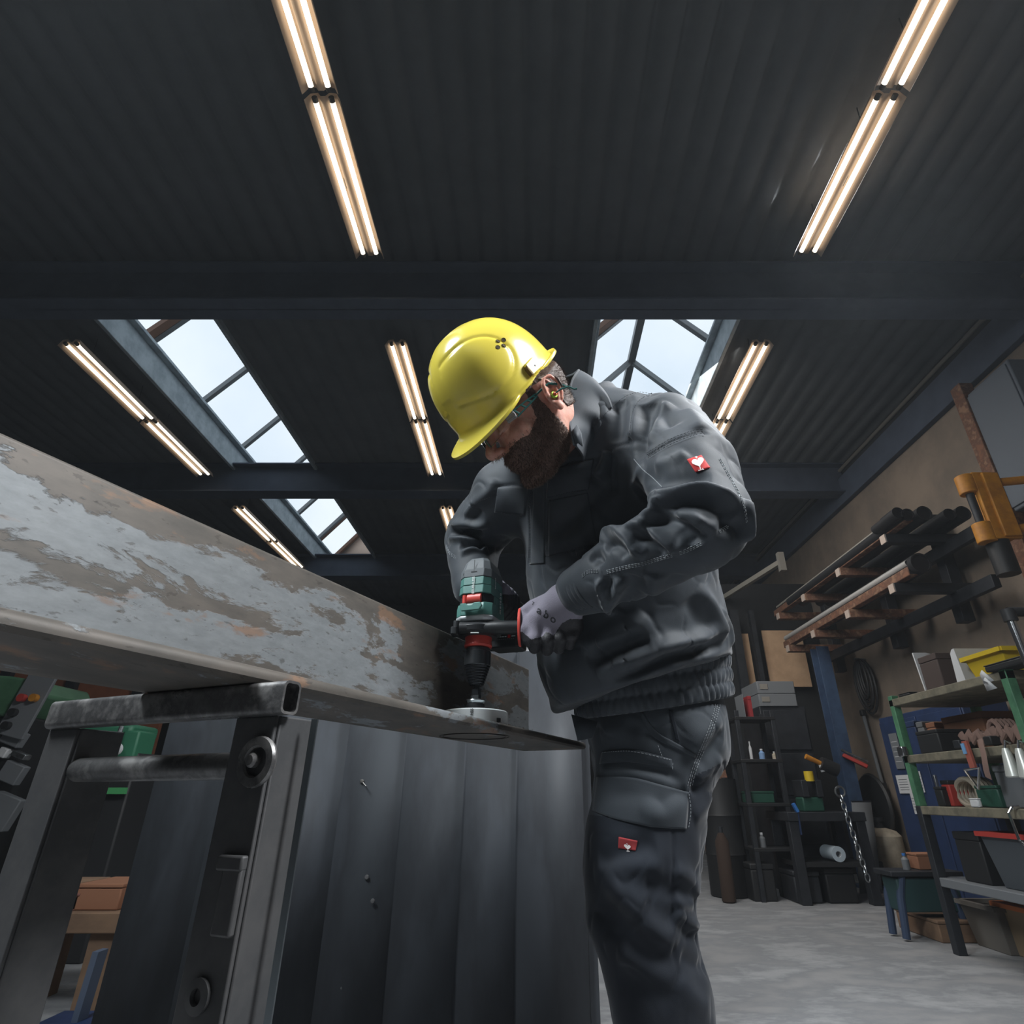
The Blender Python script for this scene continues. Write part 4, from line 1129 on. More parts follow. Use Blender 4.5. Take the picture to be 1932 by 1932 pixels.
# sleeve label with its embroidered emblem
lab = patch(JB, (Z((1497, 603), (1588, 577)), Z((1553, 684), (1644, 655))), 8, 8, .0018, 'sleeve_label', M_red, jacket, .001)
lab['label'] = 'small red woven sleeve label'
def emblem(o, ux, uy, s, bvh, parent):
    """white heart-shaped bird crest on a foot with three toes"""
    def pix(x, y): return (o[0] + (ux[0] * x + uy[0] * y) * s, o[1] + (ux[1] * x + uy[1] * y) * s)
    heart = []
    for k in range(40):
        t = 2 * math.pi * k / 40; heart.append((16 * math.sin(t) ** 3 / 34, (13 * math.cos(t) - 5 * math.cos(2 * t) - 2 * math.cos(3 * t) - math.cos(4 * t)) / 34 + .12))
    polys = [heart, [(-.035, -.3), (.035, -.3), (.035, -.62), (-.035, -.62)], [(-.2, -.58), (.22, -.62), (.22, -.69), (-.2, -.66)], [(.10, -.52), (.16, -.52), (.24, -.70), (.18, -.70)], [(-.03, .45), (.04, .45), (.06, .68), (-.02, .62)], [(-.12, .58), (.1, .52), (.1, .58), (-.1, .66)]]
    mb = MB()
    for p in polys:
        vs = []
        for x, y in p:
            q = pix(x, y); l, n = hit(bvh, q[0], q[1], 1.2); vs.append(l + n * .0034 if l else Vector())
        c = sum(vs, Vector()) / len(vs); m = len(vs)
        mb.add(vs + [c], [(k, (k + 1) % m, m) for k in range(m)])
    return mb.build('label_emblem', M_white, parent)
emblem(J(1570, 632), (.95, -.28), (-.30, -.80), 24, JB, jacket)
# stitching: pale triple rows on the sleeves, dark rows elsewhere
def rows(line, n, gap, ang):
    dx, dy = math.cos(R(ang)) * gap, math.sin(R(ang)) * gap
    return [[(x + dx * (k - (n - 1) / 2), y + dy * (k - (n - 1) / 2)) for x, y in line] for k in range(n)]
pale = rows(JL((1015, 1285), (1120, 1258), (1230, 1235), (1330, 1205), (1420, 1180)), 3, 2.8, 80) + rows(JL((1455, 1170), (1530, 1140), (1605, 1105)), 3, 2.8, 75)
pale += rows(JL((865, 1310), (900, 1285), (960, 1280)), 3, 2.6, 85) + rows(JL((1695, 1040), (1725, 1025), (1755, 1005)), 3, 2.6, 60)
pale += rows(JL((1700, 600), (1750, 690), (1800, 780), (1835, 850)), 2, 2.4, -25) + rows(JL((1835, 850), (1855, 920), (1866, 990)), 2, 2.2, -10)
pale += rows(JL((40, 1130), (60, 1170), (100, 1200)), 3, 2.6, 90)
stitches(JB, pale, 'pale_stitching', M_thread, jacket, r=.0006)
stitches(JB, [JL((1180, 600), (1230, 660), (1290, 710), (1350, 770))], 'pale_seam', M_thread, jacket, dash=None, r=.0008, off=.0004)
dark = rows(JL((1265, 580), (1400, 500), (1560, 440), (1610, 445)), 4, 3.2, 70) + rows(JL((770, 630), (860, 614), (940, 596)), 2, 2.4, 80)
dark += rows(JL((665, 1195), (800, 1160), (960, 1120)), 2, 2.5, 80) + rows(JL((548, 1230), (552, 1050), (548, 900), (565, 790)), 2, 3.0, 0) + [JL((650, 1160), (655, 1000), (660, 850))]
dark += [JL((1290, 205), (1215, 245), (1172, 320), (1158, 420), (1150, 500)), JL((860, 500), (940, 400), (1040, 290), (1150, 215), (1290, 190)), JL((1040, 560), (1038, 700), (1042, 800))]
dark += [JL((345, 920), (430, 930), (512, 938)), JL((655, 835), (780, 803), (900, 785)), JL((180, 905), (240, 855), (350, 815))]
stitches(JB, dark, 'dark_stitching', M_seam, jacket, r=.0005, off=.0026)

# collar: a stand collar open at the front, its lapel corner turned out
def collar():
    def on(px, py, dep=.0): 
        l, n = hit(JB, px, py, 1.0); return np.array(tuple(l - n * dep))
    near = [((1098, 862), (1084, 840, .925)), ((1106, 842), (1078, 815, .925)), ((1118, 815), (1073, 788, .935)), ((1132, 788), (1073, 752, .95)), ((1145, 764), (1080, 718, .985)), ((1154, 752), (1092, 699, 1.03))]
    bot = [on(*c[0], .006) for c in near]; top = [P3(*c[1]) for c in near]
    far = [((1128, 748, 1.15), (1082, 706, 1.10)), ((1100, 752, 1.18), (1062, 716, 1.14)), ((1062, 790, 1.19), (1040, 745, 1.15)), ((1035, 840, 1.17), (1015, 800, 1.12)), ((1025, 880, 1.12), (1005, 855, 1.06)), ((1030, 905, 1.07), (1012, 890, 1.01))]
    bot += [P3(*c[0]) for c in far]; top += [P3(*c[1]) for c in far]; n = len(bot)
    def cr(p, m=5):
        q = [p[0]] + p + [p[-1]]; o = []
        for i in range(1, len(q) - 2):
            for k in range(m):
                t = k / m; a, b, c, d = q[i - 1:i + 3]; o.append(.5 * (2 * b + (c - a) * t + (2 * a - 5 * b + 4 * c - d) * t * t + (3 * b - a - 3 * c + d) * t ** 3))
        return o + [p[-1]]
    bb, tt = cr(bot), cr(top); NV = 9; m = len(bb); vs = []; cen = sum(bot) / n
    for j in range(NV + 1):
        f = j / NV
        for i in range(m):
            p = bb[i] * (1 - f) + tt[i] * f; o = unit((p - cen) * np.array((1, 1, .2)))
            p = p + o * (.009 * math.sin(math.pi * f) + .0022 * math.sin(i * .9 + f * 3) * (1 - f)) - (np.array((0, 0, .016)) if j == 0 else 0)
            vs.append(p)
    fs = [(j * m + i, j * m + i + 1, (j + 1) * m + i + 1, (j + 1) * m + i) for j in range(NV) for i in range(m - 1)]
    mb = MB().add(vs, fs); c = mb.build('collar', M_jack, jacket, solid=.0045, sub=1)
    # rolled top edge
    MB().tube([Vector(p) for p in tt], .0030, 8).build('collar_edge', M_jack, jacket)
    return c
collar()
lap_ = [P3(1086, 838, .922), P3(1080, 812, .92), P3(1088, 802, .922), P3(1096, 818, .925), P3(1099, 842, .93), P3(1092, 836, .925)]
MB().add([Vector(p) for p in lap_], [(0, 1, 2), (0, 2, 3), (0, 3, 5), (3, 4, 5)]).build('collar_tab', M_jack, jacket, solid=.003)
MB().tube([Vector(p) for p in (lap_[2], lap_[3], lap_[4])], .0013, 6).build('zip_edge', M_thread, jacket)

# elastic waistband: three gathered rows
def waistband():
    c, l, d, a, b = TOR[0]; up = np.array((-.08, -.2, 1.)); up /= np.linalg.norm(up)
    NT, NR = 320, 26; vs = []
    for j in range(NR + 1):
        t = j / NR
        for i in range(NT):
            th = 2 * math.pi * i / NT
            row = (t * 3) % 1.0 if t < 1 else 1.0
            puff = .004 * max(0, math.sin(math.pi * min(row, 1))) ** .6
            g = .0024 * math.sin(th * 58 + 1.2 * math.sin(th * 5) + 2 * int(t * 3)) * max(0, math.sin(math.pi * row)) ** .5 + .0016 * math.sin(th * 71 + t * 9)
            r_ = 1 + .035 * t
            p = c + l * math.cos(th) * (a * r_ - .016 + puff + g) + d * math.sin(th) * (b * r_ - .016 + puff + g) + up * (-.026 + .092 * t)
            vs.append(p)
    fs = [(j * NT + i, j * NT + (i + 1) % NT, (j + 1) * NT + (i + 1) % NT, (j + 1) * NT + i) for j in range(NR) for i in range(NT)]
    return MB().add(vs, fs).build('waistband', M_jack, jacket, solid=.003, angle=80)
waistband()

# ------------------------------------------------------------------ trousers
LEGN = [(1240, 1395, 1.36, .138), (1234, 1450, 1.355, .122), (1226, 1500, 1.35, .118), (1214, 1590, 1.35, .118), (1204, 1660, 1.35, .113), (1207, 1720, 1.35, .106), (1222, 1790, 1.355, .098), (1240, 1860, 1.36, .096), (1253, 1932, 1.365, .095)]
TG = Grid((-.08, 1.10, .04), (.56, 1.80, 1.04), .0045)
pel = TOR[0][0]
stp = [(pel + np.array((0, 0, .03)), TOR[0][1], TOR[0][2], .158, .140), (pel + np.array((.0, .0, -.06)), TOR[0][1], TOR[0][2], .160, .140)]
TG.loft(stp)
near = [P3(*q[:3]) for q in LEGN]; nr = [q[3] for q in LEGN]
foot = near[-1] + np.array((.012, .02, 0)); foot[2] = .07
TG.cap(near + [lerp(near[-1], foot, .5), foot], nr + [.090, .086], .05)
hipf = pel + np.array((-.02, .13, -.12)); kneef = np.array((near[4][0] + .06, 1.60, .50)); anf = np.array((near[4][0] + .11, 1.66, .07))
TG.cap([hipf, kneef, anf], [.112, .092, .082], .04)
TV, TF = TG.mesh(3); del TG
TV = fabric(TV, TF, .003, 5)
TN = normals(TV, TF); TB = bvh_of(TV, TF)
def K(x, y): return (950 + .3788 * x, 1200 + .3788 * y)      # zoom frame of the leg picture
def KL(*a): return [K(x, y) for x, y in a]
for pts, w, h in [
  (KL((600, 450), (720, 490), (800, 530)), .016, -.006), (KL((480, 480), (600, 470), (700, 510)), .016, .006), (KL((500, 640), (640, 650), (800, 690), (900, 740)), .010, -.007), (KL((480, 660), (640, 675), (820, 715), (900, 760)), .010, .006),
  (KL((760, 860), (840, 800), (920, 770)), .014, -.009), (KL((700, 900), (800, 860), (880, 800)), .018, .006), (KL((520, 780), (640, 790), (800, 800)), .018, -.005),
  (KL((930, 560), (1010, 470), (1090, 430)), .018, .009), (KL((960, 640), (1040, 560), (1100, 470)), .016, -.010), (KL((950, 720), (1020, 680), (1080, 600)), .018, .009), (KL((930, 780), (1000, 720), (1060, 640)), .012, -.008), (KL((940, 900), (1000, 850), (1030, 780)), .016, .007),
  (KL((480, 1110), (620, 1070), (760, 1040)), .020, -.008), (KL((450, 1180), (600, 1140), (800, 1150)), .02, .007), (KL((500, 1210), (600, 1310), (720, 1420), (860, 1560)), .024, .011), (KL((480, 1300), (580, 1420), (720, 1560), (860, 1640)), .026, -.011),
  (KL((700, 1230), (800, 1260), (850, 1300)), .02, -.008), (KL((690, 1340), (780, 1400), (850, 1420)), .022, -.009),
  (KL((850, 1170), (920, 1200), (970, 1290)), .014, .009), (KL((850, 1250), (900, 1290), (960, 1320)), .014, -.005), (KL((850, 1310), (900, 1330), (950, 1320)), .011, .010), (KL((850, 1370), (920, 1420), (970, 1460)), .013, .011), (KL((860, 1430), (920, 1480), (970, 1490)), .014, -.004),
  (KL((560, 1570), (700, 1640), (860, 1720)), .026, .010), (KL((560, 1680), (700, 1740), (860, 1800)), .028, -.008), (KL((880, 1600), (960, 1640), (1010, 1650)), .012, -.006), (KL((870, 1700), (950, 1800), (1030, 1860)), .018, .007),
  (KL((840, 940), (850, 1200), (845, 1500), (870, 1700)), .004, -.004)]: stroke(TV, TN, TB, pts, w, h)
TV = lap(TV, TF, .25); TB = bvh_of(TV, TF)
trousers = to_obj('trousers', TV, TF, M_trou, person); trousers['label'] = 'dark work trousers with thigh pockets'
# navy cloth below the thigh pocket, darkened for the light falling off downwards
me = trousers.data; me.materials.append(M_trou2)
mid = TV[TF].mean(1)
def proj_np(P):
    zc = P[:, 1] * cp + (P[:, 2] - HC) * sp; return CX + F * P[:, 0] / zc, CY - F * ((P[:, 2] - HC) * cp - P[:, 1] * sp) / zc
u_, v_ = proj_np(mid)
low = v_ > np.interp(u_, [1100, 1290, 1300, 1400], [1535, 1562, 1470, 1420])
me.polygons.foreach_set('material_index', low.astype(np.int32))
patch(TB, (KL((465, 700), (640, 700), (800, 740), (925, 775)), KL((443, 872), (560, 915), (720, 950), (910, 964))), 26, 14, .0030, 'thigh_pocket', M_trou, trousers, .003, .006)
patch(TB, (KL((488, 575), (640, 562), (840, 612)), KL((475, 640), (640, 630), (845, 662))), 22, 6, .0016, 'phone_pocket_flap', M_trou, trousers, .0016, .001)
patch(TB, (KL((690, 370), (760, 470), (860, 530), (960, 588)), KL((680, 395), (740, 500), (850, 560), (955, 608))), 22, 3, .0016, 'hip_pocket_edge', M_trou, trousers, .0020)
patch(TB, (KL((820, 365), (845, 368)), KL((855, 520), (880, 528))), 3, 12, .0016, 'rule_loop', M_trou2, trousers, .0015)
tl = patch(TB, (KL((573, 998), (670, 1018)), KL((570, 1058), (660, 1072))), 8, 6, .0016, 'trouser_label', mat('faded_red_label', (150, 48, 50), .8), trousers, .001)
tl['label'] = 'faded red woven label on the thigh'
emblem(K(620, 1052), (.95, .2), (-.12, -.9), 14, TB, trousers)
pl = rows(KL((1065, 340), (1040, 440), (990, 560), (950, 660), (925, 750)), 3, 4.0, 10)
stitches(TB, pl, 'pale_stitching', M_thread, trousers, r=.0006, off=.0012)
stitches(TB, [KL((920, 770), (925, 860), (912, 960)), KL((770, 545), (790, 600)), KL((840, 630), (838, 665)), KL((500, 580), (640, 572), (830, 615))], 'pocket_stitching', M_thread, trousers, r=.0006, off=.0048)
# white pocket lining corner showing under the jacket front
MB().add([P3(1078, 1348, 1.27), P3(1128, 1362, 1.25), P3(1118, 1392, 1.25), P3(1090, 1398, 1.26)], [(0, 1, 2, 3)]).build('pocket_lining', M_trou, trousers, solid=.003)
# boots
def boot(an, dirv):
    g = Grid(an + np.array((-.2, -.3, -.1)), an + np.array((.2, .2, .12)), .006)
    d = unit(dirv); h = an.copy(); h[2] = .05
    g.cap([h - d * .02, h + d * .10 - np.array((0, 0, .005)), h + d * .17 - np.array((0, 0, .008))], [.055, .052, .045], .02)
    g.cap([h, h + np.array((0, 0, .10))], [.055, .06], .03); g.cut((0, 0, .002), (0, 0, -1))
    v, f = g.mesh(2); return v, f
for an in (foot, anf):
    v, f = boot(np.array(an), (-.8, -.6, 0)); to_obj('boot', v, f, M_boot, person)
# ------------------------------------------------------------------ drill
DX = Vector((SAW.x, SAW.y, 0)); DA = R(18)
dgx = Vector((math.cos(DA), -math.sin(DA), 0)); dgy = Vector((math.sin(DA), math.cos(DA), 0))   # right side, and back towards the grip
def zpy(py): return at_y(900, py, SAW.y - (.037 if py < 1196 else .024 if py < 1336 else .012)).z
def dfr(z): return frame((DX.x, DX.y, z), dgx, dgy, (0, 0, 1))
M_dgrn = mat('bottle_green_plastic', (88, 138, 130), .42, bump=.06, bscale=300)
M_dgry = mat('dark_grey_rubber', (104, 110, 114), .6, bump=.1, bscale=400)
M_dblk = mat('black_tool_plastic', (40, 43, 46), .45, bump=.06, bscale=300)
M_dred = mat('coral_red_plastic', (222, 82, 72), .4)
M_dalu = mat('cast_aluminium', (206, 212, 216), .4, .25)
M_chuck = mat('dark_chuck_steel', (92, 96, 100), .28, .8)
M_zinc = mat('zinc_plated_steel', (190, 198, 202), .25, .9)
M_cup = mat('pale_grey_saw_cup', (230, 236, 238), .4, .05)
M_let = mat('white_print', (225, 232, 230), .6)
M_letd = mat('dark_print', (46, 48, 52), .7)
drill = thing('cordless_drill', (DX.x, DX.y, ZF1), 'green and black cordless drill standing upright on a hole saw', 'drill')
def octo(wx, wf, wb, c=.30):
    """body section: half width wx, front reach wf (towards us), back reach wb"""
    k = wx * c * 1.25; kf = wf * c * 1.1
    return [(-wx + k, -wf), (wx - k, -wf), (wx, -wf + kf), (wx, wb - k), (wx - k, wb), (-wx + k, wb), (-wx, wb - k), (-wx, -wf + kf)]
def loft_sec(secs, m, name, bevel=.0012, parent=None):
    mb = MB(); n = len(secs[0][1]); vs = []
    for z, s in secs: vs += [dfr(z) @ Vector((x, y, 0)) for x, y in s]
    fs = [(i * n + k, i * n + (k + 1) % n, (i + 1) * n + (k + 1) % n, (i + 1) * n + k) for i in range(len(secs) - 1) for k in range(n)]
    fs += [tuple(range(n)), tuple((len(secs) - 1) * n + k for k in range(n))]
    return mb.add(vs, fs).build(name, m, parent or drill, bevel=bevel, angle=25)
zt0, zt1, zg0, zg1, zr1, zb1, zs1 = zpy(1048), zpy(1056), zpy(1088), zpy(1119), zpy(1137), zpy(1160), zpy(1170)
loft_sec([(zt1 - .012, octo(.034, .037, .048)), (zg0 + .018, octo(.0335, .036, .048)), (zt1, octo(.028, .030, .042)), (zt0, octo(.020, .022, .030))][1:], M_dgry, 'rear_cap')
loft_sec([(zg0 + .0185, octo(.0350, .0372, .050)), (zg0 + .0005, octo(.0355, .0385, .052))], M_dgry, 'rear_grip_shell')
loft_sec([(zg0, octo(.0345, .0380, .050)), ((zg0 + zg1) / 2 + .0003, octo(.035, .0395, .052))], M_dgrn, 'motor_cover')
loft_sec([((zg0 + zg1) / 2 - .0003, octo(.0353, .0390, .052)), (zg1, octo(.036, .0405, .053))], M_dgrn, 'motor_cover')
loft_sec([(zg1, octo(.0345, .034, .052)), (zr1, octo(.035, .034, .052))], M_dblk, 'selector_recess')
loft_sec([(zg1 - .002, octo(.0375, .012, .0535)), (zr1, octo(.039, .014, .0545))], M_dgrn, 'gearbox_side_shell')
loft_sec([(zr1 + .001, octo(.0385, .036, .0545)), (zr1 - .010, octo(.0395, .0400, .055)), (zb1, octo(.0400, .0390, .055))], M_dgrn, 'gearbox_cover')
MB().prism([(-.020, 0), (.020, 0), (.026, .008), (.022, .016), (.008, .016), (.004, .012), (-.006, .012), (-.010, .016), (-.022, .016)], .006, frame((dfr(zb1 + .006) @ Vector((0, -.0455, 0))), dgx, (0, 0, 1), -dgy)).build('selector_guard', M_dgrn, drill, bevel=.0015)
# red gear selector: a drum and a pin in the recess
sel = MB().lathe([(.0001, -.019), (.0135, -.019), (.0135, .012), (.0001, .012)], frame(dfr((zg1 + zr1) / 2) @ Vector((.006, -.0275, 0)), (0, 0, 1), -dgy, dgx), 24, cap=False).build('gear_selector', M_dred, drill, bevel=.001)
MB().cyl(dfr(zr1 + .0005) @ Vector((-.0185, -.036, 0)), dfr(zg1 - .003) @ Vector((-.0185, -.036, 0)), .0052, n=16).build('selector_pin', M_dred, sel)
loft_sec([(zb1 - .0002, octo(.0405, .039, .050)), (zb1 - .005, octo(.041, .0405, .050)), (zs1, octo(.039, .036, .048))], M_dalu, 'gearbox_ring', .002)
# lettering on the cover and the right flank
LF = frame(dfr((zg0 + zg1) / 2 - .001) @ Vector((.0010, -.0408, 0)), (0, 0, 1), -dgx, -dgy)
text_obj('cover_lettering', 'BRUSHLESS', LF, .0074, M_let, drill, .0002, .00018)
RF = frame(dfr((zg1 + zb1) / 2 + .010) @ Vector((.0392, .014, 0)), (0, 0, -1), dgy, dgx)
text_obj('flank_lettering', 'metabo', frame(dfr((zg1 + zr1) / 2) @ Vector((.0403, .0145, 0)), (0, 0, 1), -dgy, dgx), .0125, M_let, drill, .0003, .0002, spacing=1.25)
text_obj('flank_lettering', 'powered', frame(dfr(zg0 - .008) @ Vector((.0360, -.006, 0)), (0, 0, 1), -dgy, dgx), .0065, M_let, drill, .0003)
MB().box(dfr(zg0 + .0115) @ Vector((0, -.0376, 0)), (.013, .002, .0018), dfr(0).to_3x3()).box(dfr(zg0 + .008) @ Vector((-.024, -.0345, 0)), (.0022, .004, .005), dfr(0).to_3x3()).build('vent_slot', M_dblk, drill)
MB().box(dfr((zg0 + zt1) / 2 + .004) @ Vector((0, -.0372, 0)), (.0008, .001, .03), dfr(0).to_3x3()).build('shell_seam', M_dblk, drill)
# grip, trigger, battery
g0 = dfr((zg0 + zg1) / 2 - .004) @ Vector((0, .045, 0)); bat = Vector(tuple(at_y(957, 1196, 1.35)))
gdir = Vector((dgy.x, dgy.y, 0))
g1 = g0 + gdir * .115 + Vector((0, 0, -.022))
MB().tube([g0, g0.lerp(g1, .5), g1], [.022, .020, .024], 20, flat=1.25).build('grip', M_dblk, drill)
MB().box(g0 + gdir * .028 + Vector((0, 0, -.026)), (.012, .026, .016), dfr(0).to_3x3()).build('trigger', M_dred, drill, bevel=.003)
bcen = g1 + gdir * .022 + Vector((0, 0, -.035))
btop = at_y(957, 1180, bcen.y).z; bbot = at_y(957, 1221, bcen.y - .03).z
bcx = at_y(958, 1200, bcen.y - .03).x
batt = MB().prism(rrect(.074, .062, .010), btop + .05 - bbot, frame((bcx, bcen.y, bbot), dgx, dgy, (0, 0, 1))).build('battery', M_dblk, drill, bevel=.003)
bf = frame((bcx, bcen.y, (bbot + at_y(957, 1188, bcen.y - .03).z) / 2 + .004), dgx, dgy, (0, 0, 1))
tb = MB()
for k in range(5): tb.box(bf @ Vector((-.020 + k * .0062, -.0313, 0)), (.0046, .0006, .0022), bf.to_3x3())
tb.box(bf @ Vector((.024, -.0313, 0)), (.009, .0006, .002), bf.to_3x3()); tb.build('charge_scale', M_let, batt)
MB().box(bf @ Vector((.0135, -.0313, 0)), (.007, .0008, .0075), bf.to_3x3()).build('charge_button', mat('red_button', (214, 44, 48), .4), batt, bevel=.0006)
tb = MB()
for k in range(10): tb.box(bf @ Vector((-.019 + k * .0048, -.0313, -.006)), (.0032, .0004, .0014), bf.to_3x3())
tb.build('fine_print', mat('grey_print', (110, 112, 114), .7), batt)
MB().lathe([(.0001, .003), (.003, .002), (.0042, 0)], frame(dfr(zb1 - .002) @ Vector((.046, .05, 0)), dgx, (0, 0, 1), -dgy), 16, cap=False).build('work_light', mat('work_light_lens', (250, 250, 250), .3, emit=(255, 255, 250), estr=3.0), drill)
# side handle clamp across the collar, the handle towards the right
hz = at_y(900, 1181.5, SAW.y - .044).z; hdir = Vector((1, -.04, 0)).normalized(); hn = Vector((.04, 1, 0)).normalized(); hc0 = Vector((DX.x, DX.y - .032, hz))
def hpnt(s, dz=0, dy=0): return hc0 + hdir * s + Vector((0, 0, dz)) + hn * dy
handle = MB().tube([hpnt(-.036), hpnt(-.02), hpnt(.0), hpnt(.022), hpnt(.024), hpnt(.064), hpnt(.066), hpnt(.086)], [.0115, .0115, .0126, .0126, .0135, .0135, .0135, .0140], 24).build('side_handle', M_dblk, drill)
MB().prism(rrect(.030, .012, .004), .014, frame(hpnt(-.046, -.015, .0), hn, hdir, (0, 0, 1))).tube([hpnt(-.043, -.016), hpnt(-.043, .014)], [.0065, .0065], 16).build('clamp_bolt', M_dblk, drill, bevel=.001)
MB().lathe([(.046, -.007), (.048, .004), (.038, .010), (.030, .010), (.030, -.007)], T((DX.x, DX.y, hz)), 32).build('clamp_ring', M_dblk, drill, bevel=.001)
MB().lathe([(.038, -.013), (.040, -.003)], T((DX.x, DX.y, hz)), 32).build('collar', M_dblk, drill)
zh = hpnt(.0865)
RFm = frame(zh, Vector((0, 0, 1)), hn, hdir)
MB().lathe([(.012, -.002), (.034, -.001), (.037, .002), (.034, .004), (.012, .005)], RFm, 40).build('guard_flange', M_dblk, handle)
MB().lathe([(.0365, -.0040), (.0385, -.0012), (.0385, .0010), (.0360, .0022), (.0345, .0006)], RFm, 40, cap=False).build('red_ring', M_dred, handle)
MB().tube([hpnt(.088), hpnt(.10), hpnt(.16), hpnt(.175), hpnt(.182)], [.0165, .0172, .0172, .0185, .012], 20).build('handle_grip', M_dblk, handle)
MB().box(hpnt(-.001, -.0175, -.030), (.016, .0006, .0018), Matrix.Identity(3)).build('clamp_print', M_let, drill)
# chuck and arbor
zc0, zc1, zc2, zc3 = zpy(1200), zpy(1218), zpy(1252), zpy(1291)
MB().lathe([(.027, zc0 + .004), (.0278, zc0), (.0265, zc0 - .006), (.0285, zc1 + .004), (.0270, zc1 + .0005), (.020, zc1)], T((DX.x, DX.y, 0)), 36).build('torque_ring', M_dred, drill)
MB().lathe([(.0215, zc1), (.0250, zc1 - .002), (.0245, zc1 - .006), (.0265, zc1 - .008), (.0268, zc2), (.0255, zc2 - .001)], T((DX.x, DX.y, 0)), 40).build('chuck_sleeve', M_chuck, drill)
cpf = [(.0255, zc2 - .0012)]
for k in range(7):
    z = zc2 - .004 - k * (zc2 - .004 - zc3) / 7; r = .0250 - .0110 * k / 7
    cpf += [(r, z), (r - .0012, z - .0012), (r - .0010, z - .0024)]
cpf += [(.0125, zc3 + .001), (.0085, zc3)]
MB().lathe(cpf, T((DX.x, DX.y, 0)), 40).build('chuck_jaw_cone', mat('black_chuck_cone', (46, 49, 53), .25, .6), drill)
zA, zB, zC_, zD, zE, zF_ = zpy(1297), zpy(1309), zpy(1317), zpy(1325), zpy(1330), zpy(1338)
MB().lathe([(.0062, zc3 + .002), (.0062, zA), (.0088, zA), (.0088, zB)], T((DX.x, DX.y, 0)), 6).build('arbor_shank', M_chuck, drill)
MB().lathe([(.0100, zB), (.0100, zC_)], T((DX.x, DX.y, 0)), 6).lathe([(.0110, zC_), (.0188, zC_ - .0005), (.0196, zC_ - .0025), (.0180, zC_ - .005), (.0150, zD)], T((DX.x, DX.y, 0)), 32).build('arbor_nut', M_zinc, drill)
MB().lathe([(.0165, zD), (.0175, zD - .001), (.0180, zE), (.0182, zF_ - .002)], T((DX.x, DX.y, 0)), 32).build('arbor_collar', M_dblk, drill)
zcup = zpy(1341)
cup = MB().lathe([(.0001, zcup), (.056, zcup), (.0605, zcup - .0008), (.0625, zcup - .003), (.0625, ZF1 - .004), (.0600, ZF1 - .004), (.0600, zcup - .006), (.0001, zcup - .006)], T((DX.x, DX.y, 0)), 72, cap=False).build('hole_saw', M_cup, drill, angle=40)
text_obj('saw_print', 'HSS', frame((DX.x - .001, DX.y - .0632, (zcup + ZF1) / 2 + .006), (0, 0, 1), (-1, 0, 0), (0, -1, 0)), .0075, M_letd, cup, .0002)
MB().box((DX.x + .0475, DX.y - .041, ZF1 + .007), (.010, .002, .010), Matrix.Rotation(R(49), 3, 'Z')).build('chip_slot', M_letd, cup, bevel=.0008)

# ------------------------------------------------------------------ gloves
hx0 = Vector((DX.x, DX.y, 0)) + hdir * .0; AXY, AXZ = hc0.y, hz
def axp(x): t = (x - hc0.x) / hdir.x; q = hc0 + hdir * t; return np.array((q.x, q.y, q.z))
def fist():
    g = Grid((-.05, 1.00, .90), (.16, 1.26, 1.12), .0018)
    xs = [.006, .029, .050, .069]; fr = [.0115, .0120, .0115, .0100]; ln = [1.0, 1.08, 1.02, .88]
    k_ = []
    for i, x in enumerate(xs):
        a = axp(x); L_ = ln[i]
        mcp = a + np.array((0.004 * i, -.030, .006 - .004 * i)); pip = a + np.array((.003 * i - .002, -.036, -.031 * L_)); dip = a + np.array((.002 * i - .003, -.010, -.044 * L_)); tip = a + np.array((.001 * i, .014, -.034 * L_))
        g.cap([mcp, pip], [fr[i] * 1.14, fr[i] * 1.06], .006); g.cap([pip, dip, tip], [fr[i] * 1.06, fr[i], fr[i] * .9], .003); k_.append(mcp)
    W = LW + np.array((-.010, .012, -.008))
    for i in range(4): g.cap([W + np.array((-.014 + .010 * i, 0, .006 - .004 * i)), lerp(W, k_[i], .6) + np.array((0, -.006, .004)), k_[i]], [.024, .021, .0155], .016)
    g.cap([W, LW - unit(LW - LE) * .05], [.032, .036], .012)
    a = axp(-.012)
    g.cap([W + np.array((-.022, .012, .004)), axp(.010) + np.array((-.008, -.020, .034)), a + np.array((-.004, -.012, .026)), a + np.array((-.004, -.026, -.010)), a + np.array((.002, -.020, -.030))], [.021, .0165, .0135, .0125, .0115], .010)
    for i in range(4): g.ell(k_[i] + np.array((0, -.008, .004)), (.010, .008, .010), .008)
    return g.mesh(2)
gv, gf = fist(); gn = normals(gv, gf); gb = bvh_of(gv, gf)
gloveL = to_obj('glove', gv, gf, M_glove, person); gloveL['label'] = 'grey knit glove with dark coated and shadow-darkened fingers on the side handle'
gloveL.data.materials.append(M_coat_shade)
mid = gv[gf].mean(1); gu, gvv = proj_np(mid)
edge = np.interp(gu, [985, 1002, 1014, 1024, 1030, 1036, 1044, 1052, 1060, 1075], [1192, 1206, 1204, 1200, 1192, 1194, 1199, 1188, 1176, 1168])
gloveL.data.polygons.foreach_set('material_index', ((gvv > edge)).astype(np.int32))  # finger coating; the same dark is painted where fingers lie in shadow
for txt, o in (('a', (1018, 1152)), ('b', (1031, 1160)), ('o', (1044, 1168))):
    decal_text(gb, txt, o, (.86, .50), (.30, -.86), 22, M_letd, 'glove_lettering', gloveL, .0008, .012)
decal_text(gb, 'T', (1006, 1139), (.86, .50), (.30, -.86), 9, M_letd, 'glove_lettering', gloveL, .0008, .01)
